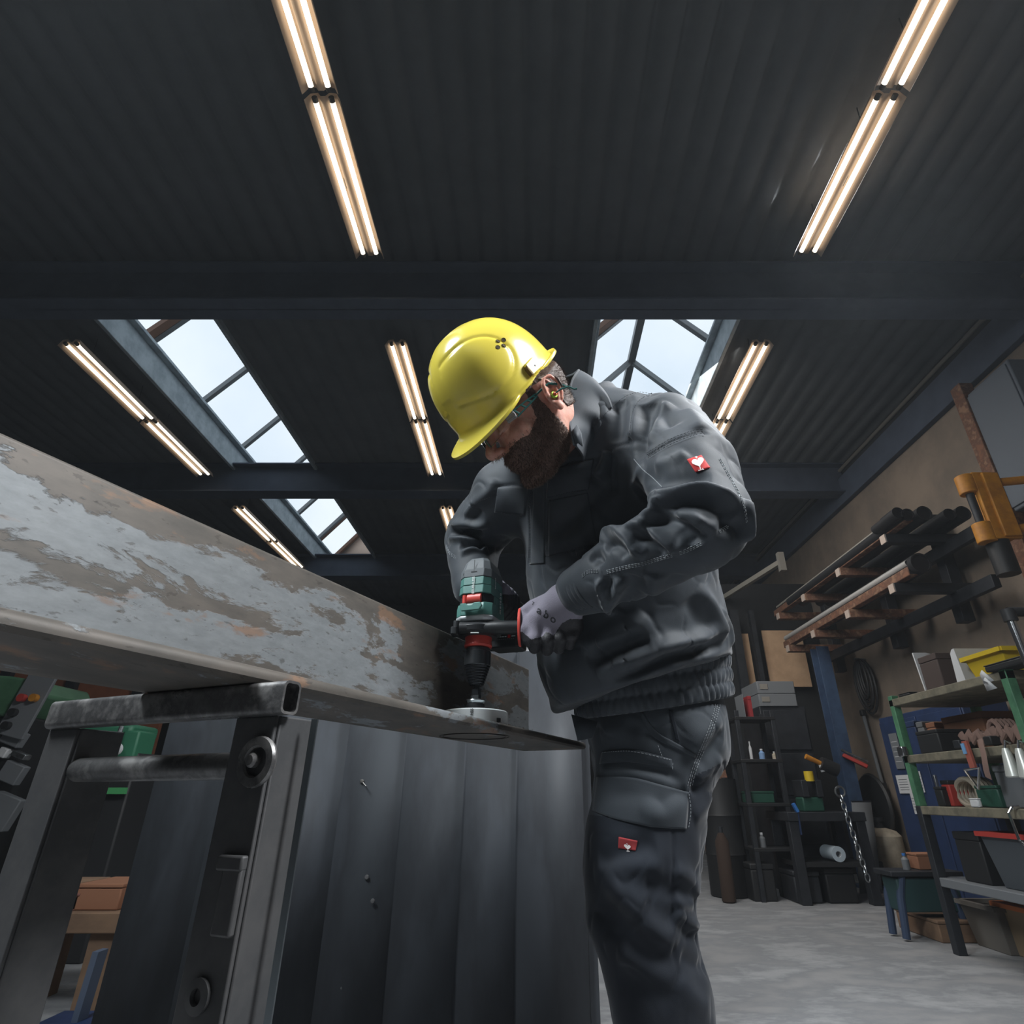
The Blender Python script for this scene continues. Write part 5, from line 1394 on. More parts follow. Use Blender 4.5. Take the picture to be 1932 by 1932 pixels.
# knitted cuff under the jacket sleeve
cd = unit(LW - LE); cfr = frame(LW - cd * .046, *[Vector(x) for x in (unit(np.cross(cd, (0, 0, 1))), unit(np.cross(cd, np.cross(cd, (0, 0, 1)))), cd)])
def cuff(M, r0, r1, L_, name, m, parent):
    pr = []
    for k in range(25):
        t = k / 24; pr.append((r0 + (r1 - r0) * t + .0009 * math.sin(t * 20), L_ * t))
    return MB().lathe(pr, M, 48, cap=False).build(name, m, parent, solid=.003)
cuff(cfr, .0475, .0435, .030, 'sleeve_cuff', M_jack, jacket)

def grip_hand():
    W = RW + np.array((.01, -.005, -.02)); gx = np.array(tuple(dgx)); gy = np.array(tuple(gdir))
    g = Grid((-.20, 1.08, .98), (.06, 1.42, 1.22), .0022)
    gm0 = np.array(tuple(g0)) + gy * .045
    def q(x, y, z): return gm0 + gx * x + gy * y + np.array((0, 0, z))
    # web of the hand behind the motor, four fingers closed round the far flank, thumb on the near flank
    g.cap([W, q(-.02, .0, .040), q(.0, .0, .034)], [.034, .032, .026], .02)
    g.cap([W, q(-.030, .01, .020), q(-.030, .02, -.004)], [.034, .026, .020], .02)
    for i in range(4):
        y = -.030 + .023 * i; r_ = [.0118, .0122, .0116, .0102][i]
        g.cap([q(.004, y, .036), q(.034, y - .004, .020), q(.037, y - .006, -.012), q(.018, y - .004, -.032)], [r_ * 1.2, r_ * 1.1, r_, r_ * .9], .007)
    g.cap([q(-.026, -.03, .030), q(-.036, -.050, .012), q(-.026, -.062, -.012)], [.017, .0135, .0115], .008)
    return g.mesh(2)
rv, rf = grip_hand()
gloveR = to_obj('glove', rv, rf, M_glove, person); gloveR['label'] = 'grey knit glove gripping the drill from behind'
gloveR.data.materials.append(M_coat_shade); mid = rv[rf].mean(1); gu, gvv = proj_np(mid)
gloveR.data.polygons.foreach_set('material_index', (gvv > 1122).astype(np.int32))
# ------------------------------------------------------------------ workshop along the right wall and at the back
M_drk = mat('dark_steel', (52, 55, 60), .55, .3, var=[(42, 45, 50)], vscale=10)
M_rust = mat('rusty_steel', (132, 92, 70), .75, .2, var=[(104, 74, 60), (150, 116, 92)], vscale=14)
M_rail = mat('pale_worn_edge', (150, 146, 138), .6, .3)
M_pipe = mat('bright_steel_pipe', (160, 164, 166), .3, .85, var=[(120, 122, 122)], vscale=20)
M_pipek = mat('black_steel_pipe', (42, 42, 44), .5, .3)
M_orange = mat('orange_yellow_paint', (206, 140, 42), .55, var=[(176, 116, 40)], vscale=12)
M_blue = mat('dark_blue_paint', (40, 58, 96), .55, var=[(34, 50, 82)], vscale=8)
M_colb = mat('blue_column_paint', (60, 82, 112), .6, var=[(48, 66, 94)], vscale=8)
M_grn = mat('green_rack_paint', (86, 140, 104), .6, var=[(66, 112, 84)], vscale=10)
M_board = mat('grubby_shelf_board', (128, 122, 104), .8, var=[(100, 96, 82)], vscale=14)
M_card = mat('brown_cardboard', (150, 104, 78), .85)
M_paper = mat('white_paper', (206, 208, 210), .8)
M_yel = mat('yellow_bin_plastic', (212, 182, 40), .5)
M_redp = mat('red_plastic', (176, 60, 52), .5)
M_blk = mat('black_plastic', (34, 35, 37), .55)
M_gryp = mat('grey_plastic', (116, 120, 124), .6)
M_cream = mat('cream_enamel', (186, 176, 158), .6, var=[(160, 150, 134)], vscale=9)
M_teal = mat('dark_green_case', (36, 80, 66), .5)
M_lea = mat('tan_strap_web', (138, 112, 102), .85)
M_ply = mat('pale_plywood', (214, 180, 146), .8, var=[(196, 162, 130)], vscale=5)
M_wht = mat('white_plastic', (214, 216, 218), .5)
M_chrome = mat('chrome', (214, 216, 220), .12, .95)
M_timber = mat('rough_timber', (140, 112, 88), .85, var=[(116, 92, 74)], vscale=10, stretch=(.3, 1, 1))
XO = 2.66
pU0, pU1 = at_x(1690, 987, XO), at_x(1460, 1157, XO)
pL0, pL1 = at_x(1706, 1082, XO), at_x(1478, 1214, XO)
zU, zL = pU0.z - .03, pL0.z - .03
rack = thing('cantilever_rack', (XW - .1, (pU0.y + pU1.y) / 2, zL), 'two-level steel cantilever rack of pipes high on the right wall', 'pipe rack')
for y in (pU0.y + .35, (pU0.y + pU1.y) / 2, pU1.y - .1):
    MB().box((XW - .13, y, (zU + zL) / 2), (.09, .09, zU - zL + .5)).build('upright', M_drk, rack, bevel=.004)
M_cap2 = mat('pale_end_cap', (186, 170, 158), .7)
def arm(y, z, x0, m):
    MB().box(((x0 + XW - .1) / 2, y, z - .035), (XW - .1 - x0, .07, .07)).build('arm', m, rack, bevel=.004)
    MB().box((x0 - .004, y, z - .035), (.008, .064, .064)).build('end_cap', M_cap2, rack)
for k, t in enumerate((.06, .36, .66, .93)):
    arm(pU0.y + (pU1.y - pU0.y) * t, zU - .005, XO - .03, M_drk if k == 0 else M_rust)
    arm(pL0.y + (pL1.y - pL0.y) * t, zL - .005, XO - .03, M_drk if k == 0 else M_rust)
for z, a, b in ((zU, pU0, pU1), (zL, pL0, pL1)):
    MB().box((XW - .24, (a.y + b.y) / 2, z - .11), (.05, b.y - a.y + .5, .09)).build('tie_beam', M_drk, rack, bevel=.003)
def rod(name, label, cat, x, z, y0, y1, r, m, group=None, square=False, hollow=True):
    t = thing(name, (x, y0, z), label, cat, group)
    if square: MB().box((x, (y0 + y1) / 2, z), (2 * r, y1 - y0, 2 * r)).build('tube', m, t, bevel=.006); MB().box((x, y0 - .001, z), (1.5 * r, .004, 1.5 * r)).build('open_end', M_pipek, t)
    else:
        MB().lathe([(r, 0), (r, y1 - y0)], frame((x, y0, z), (1, 0, 0), (0, 0, -1), (0, 1, 0)), 24, cap=False).lathe([(r, 0), (r * .86, 0), (r * .86, .3)], frame((x, y0, z), (1, 0, 0), (0, 0, -1), (0, 1, 0)), 24, cap=False).build('pipe_wall', m, t)
        MB().lathe([(.0001, .012), (r * .86, .012)], frame((x, y0, z), (1, 0, 0), (0, 0, -1), (0, 1, 0)), 24, cap=False).build('dark_bore', M_pipek, t)
    return t
rod('square_tube', 'rusty square tube along the front of the rack\'s upper level', 'steel tube', XO + .03, zU + .032, pU0.y - .1, pU1.y, .032, M_rust, square=True)
rod('square_tube', 'rusty square tube under the bright pipe on the rack\'s lower level', 'steel tube', XO + .03, zL + .032, pL0.y - .05, pL1.y, .032, M_rust, square=True)
for px, py, r, lab, m in ((1691, 972, .044, 'black pipe above the rusty tube, leftmost of the open ends', M_pipek), (1718, 985, .045, 'low black pipe end second from the left on the upper level', M_pipek), (1745, 970, .055, 'highest black pipe end on the upper rack level', M_pipek), (1797, 984, .045, 'smaller black pipe of the pair near the orange bracket', M_pipek), (1822, 979, .055, 'bigger black pipe of the pair near the orange bracket', M_pipek)):
    p = at_y(px, py, pU0.y - .12); rod('steel_pipe', lab, 'pipe', p.x + (.02 if px == 1691 else 0), zU + r + (.012 if px == 1691 else 0), p.y, (p.y + .16 if px == 1691 else pU1.y - .4), r, m, 'pipes lying on the rack')
p = at_y(1735, 1052, pL0.y - .1)
rod('steel_pipe', 'wide dark-mouthed pipe lying on the lower rack level', 'pipe', p.x, zL + .075, p.y, pL1.y - .6, .072, M_pipek, 'pipes lying on the rack')
rod('steel_pipe', 'bright thin pipe on the front edge of the lower rack level', 'pipe', XO + .018, zL + .091, p.y + .05, pL1.y - .05, .026, mat('bright_pipe', (206, 204, 200), .35, .4), 'pipes lying on the rack')
rod('flat_bar', 'pale flat bar on the upper rack\'s front tube', 'steel bar', XO + .004, zU + .077, pU0.y, pU1.y - .1, .012, M_rail, square=True)
# orange bracket hanging at the near end of the rack
c = at_x(1872, 960, 2.78)
br = thing('pipe_clamp', c, 'orange-yellow steel clamp bracket with two rods at the picture\'s right edge', 'bracket')
MB().box(c, (.10, .16, .42)).box(c + Vector((-.02, -.05, 0)), (.16, .03, .44)).build('channel', M_orange, br, bevel=.006)
for dz in (.15, -.17): MB().cyl(c + Vector((-.12, -.02, dz - .06)), c + Vector((-.12, -.02, dz + .06)), .05, n=20).build('hinge_barrel', M_orange, br, bevel=.004)
MB().cyl(c + Vector((-.12, -.02, -.22)), c + Vector((-.12, -.02, .2)), .022, n=14).build('hinge_pin', M_drk, br)
for dz in (.16, -.15): MB().cyl(c + Vector((.02, -.03, dz)), c + Vector((.42, -.10, dz + .01)), .026, n=14).build('rod', M_orange, br)
MB().cyl(c + Vector((-.05, 0, -.42)), c + Vector((-.05, 0, -.22)), .06, n=18).build('coil', M_blk, br)
# rusty column and grey board at the far right edge
c = at_x(1853, 830, 3.2)
col = thing('steel_column', (c.x, c.y, 0), 'red-brown rusty column against the wall above the orange bracket', 'column')
MB().box((c.x, c.y, 1.72), (.10, .10, 3.44)).build('shaft', M_rust, col, bevel=.005); MB().box((c.x, c.y, .01), (.2, .2, .02)).build('base_plate', M_rust, col)
c = at_x(1905, 830, 3.22)
sw = thing('wall_cabinet', (c.x, c.y, c.z), 'grey-blue wall cabinet beside the rusty column at the right edge', 'cabinet')
MB().box((c.x + .03, c.y - .05, c.z), (.14, .42, .95)).build('body', mat('grey_blue_enamel', (98, 106, 116), .6), sw, bevel=.008); MB().box((c.x - .045, c.y - .05, c.z), (.012, .38, .9)).build('door', mat('grey_blue_enamel', (98, 106, 116), .6), sw, bevel=.004)
# blue post carrying the rack's far end, lamp-grey brace
c = at_y(1553, 1260, 5.75)
col = thing('steel_column', (c.x, c.y, 0), 'blue steel post under the far end of the pipe rack', 'column')
MB().box((c.x, c.y, (zL - .08) / 2), (.012, .13, zL - .08)).box((c.x, c.y - .065, (zL - .08) / 2), (.12, .012, zL - .08)).box((c.x, c.y + .065, (zL - .08) / 2), (.12, .012, zL - .08)).build('shaft', M_colb, col, bevel=.002)
MB().box((c.x, c.y, .01), (.22, .22, .02)).build('base_plate', M_colb, col)
bx0 = c
# plywood sheets and dark frame on the back partition, seen beside the worker's hip
yb_ = 6.6
for (a, b_, lab) in (((1384, 1196), (1428, 1302), 'narrow pale plywood sheet just right of the worker\'s back'), ((1436, 1190), (1532, 1296), 'wide pale plywood sheet behind the dark posts')):
    p0, p1 = at_y(a[0], a[1], yb_), at_y(b_[0], b_[1], yb_)
    t = thing('plywood_sheet', ((p0.x + p1.x) / 2, yb_, p1.z), lab, 'plywood', 'plywood sheets on the back partition')
    MB().box(((p0.x + p1.x) / 2, yb_, (p0.z + p1.z) / 2), (p1.x - p0.x, .02, p0.z - p1.z)).build('sheet', M_ply, t); MB().box(((p0.x + p1.x) / 2, yb_ + .03, (p0.z + p1.z) / 2), (.05, .04, p0.z - p1.z)).build('batten', M_timber, t)
p0 = at_y(1340, 1130, yb_ + .1); p1 = at_y(1620, 1180, yb_ + .1)
struct(MB().box(((p0.x + p1.x) / 2, yb_ + .12, 1.5), (p1.x - p0.x, .08, 3.0)).build('wall_partition', M_dark))
for px, w in ((1432, .05), (1398, .09)):
    q = at_y(px, 1250, yb_ - .15)
    t = thing('frame_post', (q.x, q.y, 0), 'thin dark post in front of the plywood sheets' if px == 1432 else 'broad dark post nearest the worker\'s back', 'post'); MB().box((q.x, q.y, 1.3), (w, .06, 2.6)).build('shaft', M_drk, t); MB().box((q.x, q.y, .01), (w + .08, .14, .02)).build('foot', M_drk, t)
q0, q1 = at_y(1362, 1130, 6.66), at_y(1474, 1060, 5.6)
t = thing('support_strut', q0, 'pale sloping strut below the roof beside the worker\'s back', 'strut'); MB().bar(q0, q1, .05, .05).build('bar', mat('pale_strut_paint', (140, 136, 126), .6), t); MB().box(q1, (.06, .06, .2)).build('bracket', M_rail, t)
# dark tool racks at the back: open shelves with oddments
ybk = 5.55
def box_px(y, x0, y0, x1, y1): a, b = at_y(x0, y0, y), at_y(x1, y1, y); return (a.x + b.x) / 2, (a.z + b.z) / 2, abs(b.x - a.x), abs(a.z - b.z), min(a.z, b.z)
def shelf_unit(label, xl, xr, zs, y0, y1, pm, bm, group=None, ztop=None):
    t = thing('shelf_unit', ((xl + xr) / 2, (y0 + y1) / 2, 0), label, 'shelf', group)
    zt = ztop or max(zs) + .05
    for x in (xl + .02, xr - .02):
        for y in (y0 + .02, y1 - .02): MB().box((x, y, zt / 2), (.035, .035, zt)).build('post', pm, t, bevel=.003)
    for z in zs:
        MB().box(((xl + xr) / 2, (y0 + y1) / 2, z - .012), (xr - xl, y1 - y0, .024)).build('shelf_board', bm, t, bevel=.003)
    return t
ybk = 5.0
a0, a1 = at_y(1405, 1400, ybk), at_y(1466, 1400, ybk)
zsh = [at_y(1440, v, ybk).z for v in (1352, 1432, 1515, 1600)]
shelf_unit('dark narrow shelf with small bottles left of the grey crates', a0.x - .05, a1.x + .02, zsh, ybk, ybk + .28, M_drk, M_blk)
def item(kind, label, cat, x, y, z, w, d, h, m, m2=None, shape='box', group=None, rot=0.0):
    t = thing(kind, (x, y, z), label, cat, group); rm = Matrix.Rotation(rot, 3, 'Z')
    if shape == 'box':
        MB().box((x, y, z + h * .42), (w, d, h * .84), rm).build('body', m, t, bevel=min(w, h, d) * .06); MB().box((x, y, z + h * .92), (w * 1.03, d * 1.03, h * .16), rm).build('lid', m2 or m, t, bevel=min(w, h, d) * .04)
    elif shape == 'bottle':
        MB().lathe([(.0001, 0), (w / 2, 0), (w / 2, h * .62), (w * .2, h * .8), (w * .2, h * .86)], T((x, y, z)), 20).build('body', m, t); MB().lathe([(w * .24, h * .85), (w * .24, h), (.0001, h)], T((x, y, z)), 16).build('cap', m2 or M_wht, t)
    elif shape == 'bin':
        o_ = [(-w / 2, -d / 2), (w / 2, -d / 2), (w / 2, d / 2), (-w / 2, d / 2)]
        vs = [Vector((a * .82, b * .82, 0)) for a, b in o_] + [Vector((a, b, h)) for a, b in o_] + [Vector((a * .94, b * .94, h)) for a, b in o_] + [Vector((a * .78, b * .78, h * .06)) for a, b in o_]
        fs = [(3, 2, 1, 0), (12, 13, 14, 15)] + [(i, (i + 1) % 4, 4 + (i + 1) % 4, 4 + i) for i in range(4)] + [(4 + i, 4 + (i + 1) % 4, 8 + (i + 1) % 4, 8 + i) for i in range(4)] + [(8 + i, 8 + (i + 1) % 4, 12 + (i + 1) % 4, 12 + i) for i in range(4)]
        MB().add([rm @ v + Vector((x, y, z)) for v in vs], fs).build('body', m, t, bevel=.004, smooth=False)
        rim = MB()
        for sx, sy, lx, ly in ((0, -d / 2, w, .015), (0, d / 2, w, .015), (-w / 2, 0, .015, d), (w / 2, 0, .015, d)): rim.box(rm @ Vector((sx, sy, 0)) + Vector((x, y, z + h - .01)), (lx + .015, ly + .015, .02), rm)
        rim.build('rim', m2 or m, t)
    elif shape == 'roll':
        MB().lathe([(w * .2, 0), (w / 2, 0), (w / 2, d), (w * .2, d), (w * .2, 0)], frame((x, y - d / 2, z + w / 2), (1, 0, 0), (0, 0, -1), (0, 1, 0)), 28, cap=False).build('coil', m, t); MB().lathe([(w * .2, .002), (w * .2, d - .002)], frame((x, y - d / 2, z + w / 2), (1, 0, 0), (0, 0, -1), (0, 1, 0)), 20, cap=False).build('core', m2 or m, t)
    return t
def sit(kind, label, cat, y, x0, y0, x1, y1, m, m2=None, shape='box', d=None, z=None, group=None):
    """a thing standing at depth y with its picture extent"""
    x, zc_, w, h, zb = box_px(y, x0, y0, x1, y1)
    return item(kind, label, cat, x, y + (d or w) / 2, zb if z is None else z, w, d or w, h, m, m2, shape, group)
sit('bottle', 'tall white tube standing on the dark narrow shelf', 'bottle', ybk + .05, 1411, 1396, 1422, 1430, M_wht, M_wht, 'bottle', z=zsh[1], group='bottles on the dark narrow shelf')
sit('bottle', 'pale blue spray bottle on the dark narrow shelf', 'bottle', ybk + .05, 1432, 1411, 1446, 1431, mat('pale_blue_plastic', (130, 164, 206), .4), M_wht, 'bottle', z=zsh[1], group='bottles on the dark narrow shelf')
sit('bottle', 'small cream bottle with white cap on the dark narrow shelf', 'bottle', ybk + .05, 1457, 1416, 1468, 1431, M_cream, M_wht, 'bottle', z=zsh[1], group='bottles on the dark narrow shelf')
sit('file_folder', 'dark red folder upright on the narrow shelf\'s top board', 'folder', ybk + .05, 1413, 1334, 1426, 1375, mat('dark_red_card', (150, 44, 48), .7), d=.2, z=zsh[0])
sit('file_folder', 'grey folder upright beside the dark red folder', 'folder', ybk + .05, 1403, 1330, 1411, 1375, M_gryp, d=.2, z=zsh[0])
sit('tool_case', 'flat dark green case on the narrow shelf\'s third board', 'case', ybk + .05, 1415, 1488, 1462, 1510, M_teal, d=.25, z=zsh[2])
sit('spray_can', 'white-labelled can on the lowest board of the narrow shelf', 'can', ybk + .05, 1432, 1570, 1448, 1598, M_gryp, M_wht, 'bottle', z=zsh[3])
ybk = 5.62
# tall dark cabinet carrying two grey crates
xc0, xc1 = at_y(1440, 1380, ybk - .2).x, at_y(1528, 1380, ybk - .2).x
ztop_ = at_y(1470, 1333, ybk - .2).z
cb = thing('tool_cabinet', ((xc0 + xc1) / 2, ybk, 0), 'tall dark tool cabinet carrying two grey crates', 'cabinet')
MB().box(((xc0 + xc1) / 2, ybk + .05, ztop_ / 2), (xc1 - xc0, .5, ztop_)).build('body', M_drk, cb, bevel=.006)
for k in range(3): MB().box(((xc0 + xc1) / 2, ybk - .21, ztop_ * (.36 + .25 * k)), (xc1 - xc0 - .04, .02, ztop_ * .23)).build('drawer', M_drk, cb, bevel=.004)
for k in range(2):
    h_ = at_y(1470, 1309, ybk - .2).z - ztop_
    cr_ = thing('storage_crate', ((xc0 + xc1) / 2, ybk, ztop_ + k * h_), ('lower' if k == 0 else 'upper') + ' grey plastic crate of the two on the tall dark cabinet', 'crate', 'grey crates on the dark cabinet')
    cx_ = (xc0 + xc1) / 2 - .03; w_ = (xc1 - xc0) * .8
    m_ = MB().box((cx_, ybk, ztop_ + k * h_ + .01), (w_, .42, .02))
    for sx in (-1, 1): m_.box((cx_ + sx * w_ / 2, ybk, ztop_ + (k + .5) * h_), (.012, .42, h_ * .96))
    for sy in (-1, 1): m_.box((cx_, ybk + sy * .21, ztop_ + (k + .5) * h_), (w_, .012, h_ * .96))
    m_.build('body', M_gryp, cr_, bevel=.003); MB().box((cx_ - w_ * .34, ybk - .218, ztop_ + (k + .55) * h_), (.07, .006, h_ * .4)).build('label_holder', M_rail, cr_)
# workbench with vice, tools and cable in the dark middle ground
wb0, wb1 = at_y(1480, 1530, 4.9), at_y(1625, 1530, 4.9); zwb = at_y(1540, 1532, 4.9).z
wb = thing('workbench', ((wb0.x + wb1.x) / 2, 5.08, 0), 'dark workbench with a steel top behind the worker\'s leg', 'workbench')
MB().box(((wb0.x + wb1.x) / 2, 5.08, zwb - .03), (wb1.x - wb0.x, .46, .06)).build('bench_top', M_drk, wb, bevel=.004)
for x in (wb0.x + .04, wb1.x - .04):
    for y in (4.9, 5.26): MB().box((x, y, (zwb - .06) / 2), (.07, .07, zwb - .06)).build('leg', M_drk, wb, bevel=.004)
zlow = at_y(1570, 1625, 4.9).z
MB().box(((wb0.x + wb1.x) / 2, 5.08, zlow - .02), (wb1.x - wb0.x - .06, .40, .03)).build('lower_board', M_blk, wb)
item('paper_roll', 'white rag roll on the workbench\'s lower board', 'roll', at_y(1574, 1610, 4.95).x, 4.98, zlow - .004, .10, .2, .1, mat('bluish_white_rag', (176, 190, 200), .8), M_paper, 'roll')
vx = at_y(1530, 1500, 4.95).x
v = thing('bench_vice', (vx, 5.0, zwb), 'dark green bench vice with a yellow cap on the workbench', 'vice')
MB().box((vx, 5.0, zwb + .05), (.16, .14, .10)).build('base', M_teal, v, bevel=.01); MB().box((vx - .05, 5.0, zwb + .16), (.05, .18, .12)).box((vx + .06, 5.0, zwb + .16), (.05, .18, .12)).build('jaws', M_drk, v, bevel=.006); MB().cyl((vx, 4.92, zwb + .21), (vx, 4.92, zwb + .28), .035, n=18).build('yellow_cap', M_yel, v)
g_ = at_y(1520, 1427, 4.95); g2 = at_y(1548, 1440, 4.95)
hd = thing('hand_drill', (g2.x, 4.95, g2.z), 'dark hand drill with an orange-yellow handle hanging by the blue post', 'drill'); MB().cyl(g_, g2, .02, .017, n=14).build('handle', M_orange, hd); MB().cyl(g2, g2 + Vector((.12, 0, -.05)), .05, n=18).build('motor', M_blk, hd); MB().cyl(g2 + Vector((.0, 0, -.01)), g2 + Vector((.01, 0, -.06)), .018, n=12).build('chuck', M_wht, hd)
g_ = at_y(1590, 1424, 5.66); g2 = at_y(1637, 1447, 5.60)
rt = thing('bolt_cutter', g_, 'red-handled tool lying aslant right of the blue post', 'tool'); MB().bar(g_, g2, .05, .035).build('handle', M_redp, rt, bevel=.008); MB().cyl(g_ + Vector((-.02, -.03, .04)), g2 + Vector((0, -.03, .04)), .010, n=10).build('rod', M_pipe, rt)
g_ = at_y(1496, 1516, 4.85)
t = thing('hand_tool', g_, 'small bright blue handled tool at the bench\'s left end', 'tool'); MB().bar(g_, at_y(1505, 1532, 4.85), .03, .02).build('handle', mat('bright_blue_plastic', (56, 120, 196), .5), t); MB().bar(at_y(1505, 1532, 4.85), at_y(1512, 1575, 4.85), .02, .006).build('blade', M_blue, t)
# chain hoist hook hanging by the bench
g_ = at_y(1588, 1508, 4.8); ch = thing('lifting_chain', g_, 'steel chain with ring hanging at the bench\'s right end', 'chain')
for k in range(12):
    cc = g_ + Vector((.006 * k, 0, -.045 * k)); fr2 = frame(cc, (1, 0, 0) if k % 2 else (0, 1, 0), (0, 0, 1), (0, 1, 0) if k % 2 else (1, 0, 0))
    MB().tube([fr2 @ Vector((.016 * math.cos(R(a)), .028 * math.sin(R(a)), 0)) for a in range(0, 361, 30)], .006, 6, cap=False).build('link', M_pipe, ch)
fr2 = frame(g_ + Vector((0, 0, .05)), (1, 0, 0), (0, 0, 1), (0, 1, 0)); MB().tube([fr2 @ Vector((.035 * math.cos(R(a)), .035 * math.sin(R(a)), 0)) for a in range(0, 361, 20)], .008, 8, cap=False).build('ring', M_pipe, ch)
# wall between the blue post and the blue cabinet: cables, pump rod, reel, canister
def onwall(px, py, X=XW - .06): return at_x(px, py, X)
w0 = onwall(1622, 1245); hank = thing('cable_hank', w0, 'black cable hank hanging on the plaster wall', 'cable')
for k in range(7):
    wk = .03 + .018 * k; ln = .30 + .035 * k
    MB().tube([w0 + Vector((-.01 * (k % 3), wk * math.sin(R(a)) * 1.2, -ln / 2 + ln / 2 * math.cos(R(a)))) for a in range(0, 361, 20)], .012, 7, cap=False).build('cable_loop', M_blk, hank)
MB().cyl(w0 + Vector((.06, 0, 0)), w0 + Vector((-.05, 0, .01)), .012, n=10).build('hook', M_pipe, hank)
w0, w1 = onwall(1628, 1345), onwall(1668, 1490)
t = thing('steel_rod', w0, 'long thin grey rod with black fittings on the wall beside the blue cabinet', 'rod'); MB().cyl(w0, w1, .016, n=10).build('rod', M_gryp, t); MB().box(w1, (.05, .06, .12)).build('fitting', M_blk, t, bevel=.01); MB().box(w0, (.05, .05, .06)).build('fitting', M_blk, t, bevel=.01)
w0 = onwall(1655, 1522, XW - .12); t = thing('hose_reel', w0, 'big round black reel low on the wall left of the blue cabinet', 'reel')
FRr = frame(w0, (0, 1, 0), (0, 0, 1), (-1, 0, 0)); MB().lathe([(.0001, 0), (.27, 0), (.285, .02), (.27, .04), (.05, .05), (.0001, .05)], FRr, 40, cap=False).build('disc', M_blk, t); MB().lathe([(.0001, .05), (.05, .055), (.045, .09), (.0001, .09)], FRr, 20, cap=False).build('hub', M_drk, t)
w0 = at_y(1690, 1690, 5.85); w0.z = 0; zt_ = at_y(1668, 1562, 5.85).z
t = thing('canister', w0, 'tall cream canister standing on the floor by the blue cabinet', 'canister')
MB().lathe([(.13, 0), (.155, .02), (.155, zt_ * .86), (.12, zt_ * .95), (.05, zt_)], T((w0.x, w0.y, 0)), 32).build('body', M_cream, t); MB().lathe([(.03, zt_), (.03, zt_ + .05), (.045, zt_ + .05), (.045, zt_ + .08), (.0001, zt_ + .08)], T((w0.x, w0.y, 0)), 18).build('valve', M_drk, t); MB().box((w0.x - .13, w0.y - .09, .12), (.05, .05, .14)).build('tap', M_drk, t, bevel=.006); MB().lathe([(.17, 0), (.175, .03), (.16, .035)], T((w0.x, w0.y, 0)), 28).build('foot_ring', M_rust, t)
p0 = at_y(1604, 1512, 5.66); p1 = at_y(1640, 1695, 5.45)
t = thing('metal_sheet', (p1.x, p1.y, 0), 'dark grey metal sheet leaning left of the cream canister', 'sheet'); MB().add([(p1.x - .08, 5.42, 0.002), (p1.x + .10, 5.42, .002), (p0.x + .15, 5.60, p0.z), (p0.x - .02, 5.60, p0.z)], [(0, 1, 2, 3)]).build('plate', M_gryp, t, solid=.006); MB().box((p0.x + .065, 5.60, p0.z), (.17, .012, .012)).build('folded_edge', M_drk, t)
# blue cabinet with notes
XCB = 2.95; c0 = at_x(1655, 1356, XCB); yc1 = c0.y; yc0 = yc1 - 1.05; zc0_ = c0.z
cab = thing('locker', (XCB + .15, (yc0 + yc1) / 2, 0), 'dark blue steel locker with white notes behind the green shelf', 'locker')
MB().box((XCB + .17, (yc0 + yc1) / 2, zc0_ / 2), (.32, yc1 - yc0, zc0_)).build('body', M_blue, cab, bevel=.006)
for k in range(2): MB().box((XCB + .005, yc0 + (k + .5) * (yc1 - yc0) / 2, zc0_ / 2), (.012, (yc1 - yc0) / 2 - .02, zc0_ - .08)).build('door', M_blue, cab, bevel=.003)
MB().box((XCB - .01, (yc0 + yc1) / 2 - .05, zc0_ * .6), (.02, .02, .12)).build('handle', M_pipe, cab, bevel=.004)
for (x0, y0, x1, y1, lab, gm_) in ((1690, 1463, 1722, 1497, 'white note with lines on the blue locker, leftmost of the notes', M_paper), (1733, 1455, 1746, 1495, 'narrow white note on the blue locker beside the shelf post', M_paper), (1717, 1497, 1733, 1536, 'lower white note on the blue locker', M_paper), (1676, 1385, 1708, 1450, 'grey poster with pale smudges on the blue locker', M_gryp)):
    a, b_ = at_x(x0, y0, XCB - .008), at_x(x1, y1, XCB - .008)
    t = thing('paper_note', a.lerp(b_, .5), lab, 'note', 'notes stuck on the blue locker'); MB().box((XCB - .009, (a.y + b_.y) / 2, (a.z + b_.z) / 2), (.003, abs(a.y - b_.y), abs(a.z - b_.z))).build('sheet', gm_, t)
    tb = MB()
    for k in range(5): tb.box((XCB - .0112, (a.y + b_.y) / 2, b_.z + (a.z - b_.z) * (.2 + .14 * k)), (.0008, abs(a.y - b_.y) * .7, .004))
    tb.build('printed_lines', M_gryp if gm_ is M_paper else M_paper, t)
# green shelving unit in the right foreground
ft = at_z(1800, 1800, 0); XS = ft.x; YS1 = ft.y; YS0 = YS1 - .92; XS1 = XS + .5
zsv = [at_x(v[0], v[1], XS).z for v in ((1692, 1317), (1722, 1424), (1738, 1521), (1803, 1662))]
su = thing('shelving_unit', ((XS + XS1) / 2, (YS0 + YS1) / 2, 0), 'green-posted shelving unit full of tools at the right edge', 'shelf')
for x in (XS + .02, XS1 - .02):
    for y in (YS0 + .02, YS1 - .02):
        MB().box((x, y, (zsv[0] + zsv[2]) / 2 + .01), (.04, .04, zsv[0] - zsv[2] + .02)).build('upper_post', M_grn, su, bevel=.003); MB().box((x, y, zsv[2] / 2), (.045, .045, zsv[2])).build('lower_post', M_drk, su, bevel=.003)
for k, z in enumerate(zsv):
    MB().box(((XS + XS1) / 2, (YS0 + YS1) / 2, z - .02), (.5, YS1 - YS0, .04)).build('shelf_board', M_board if k < 3 else M_gryp, su, bevel=.004)
MB().box((XS - .012, YS1 - .03, zsv[1] + .02), (.03, .05, .05)).build('bright_clip', M_chrome, su, bevel=.004)
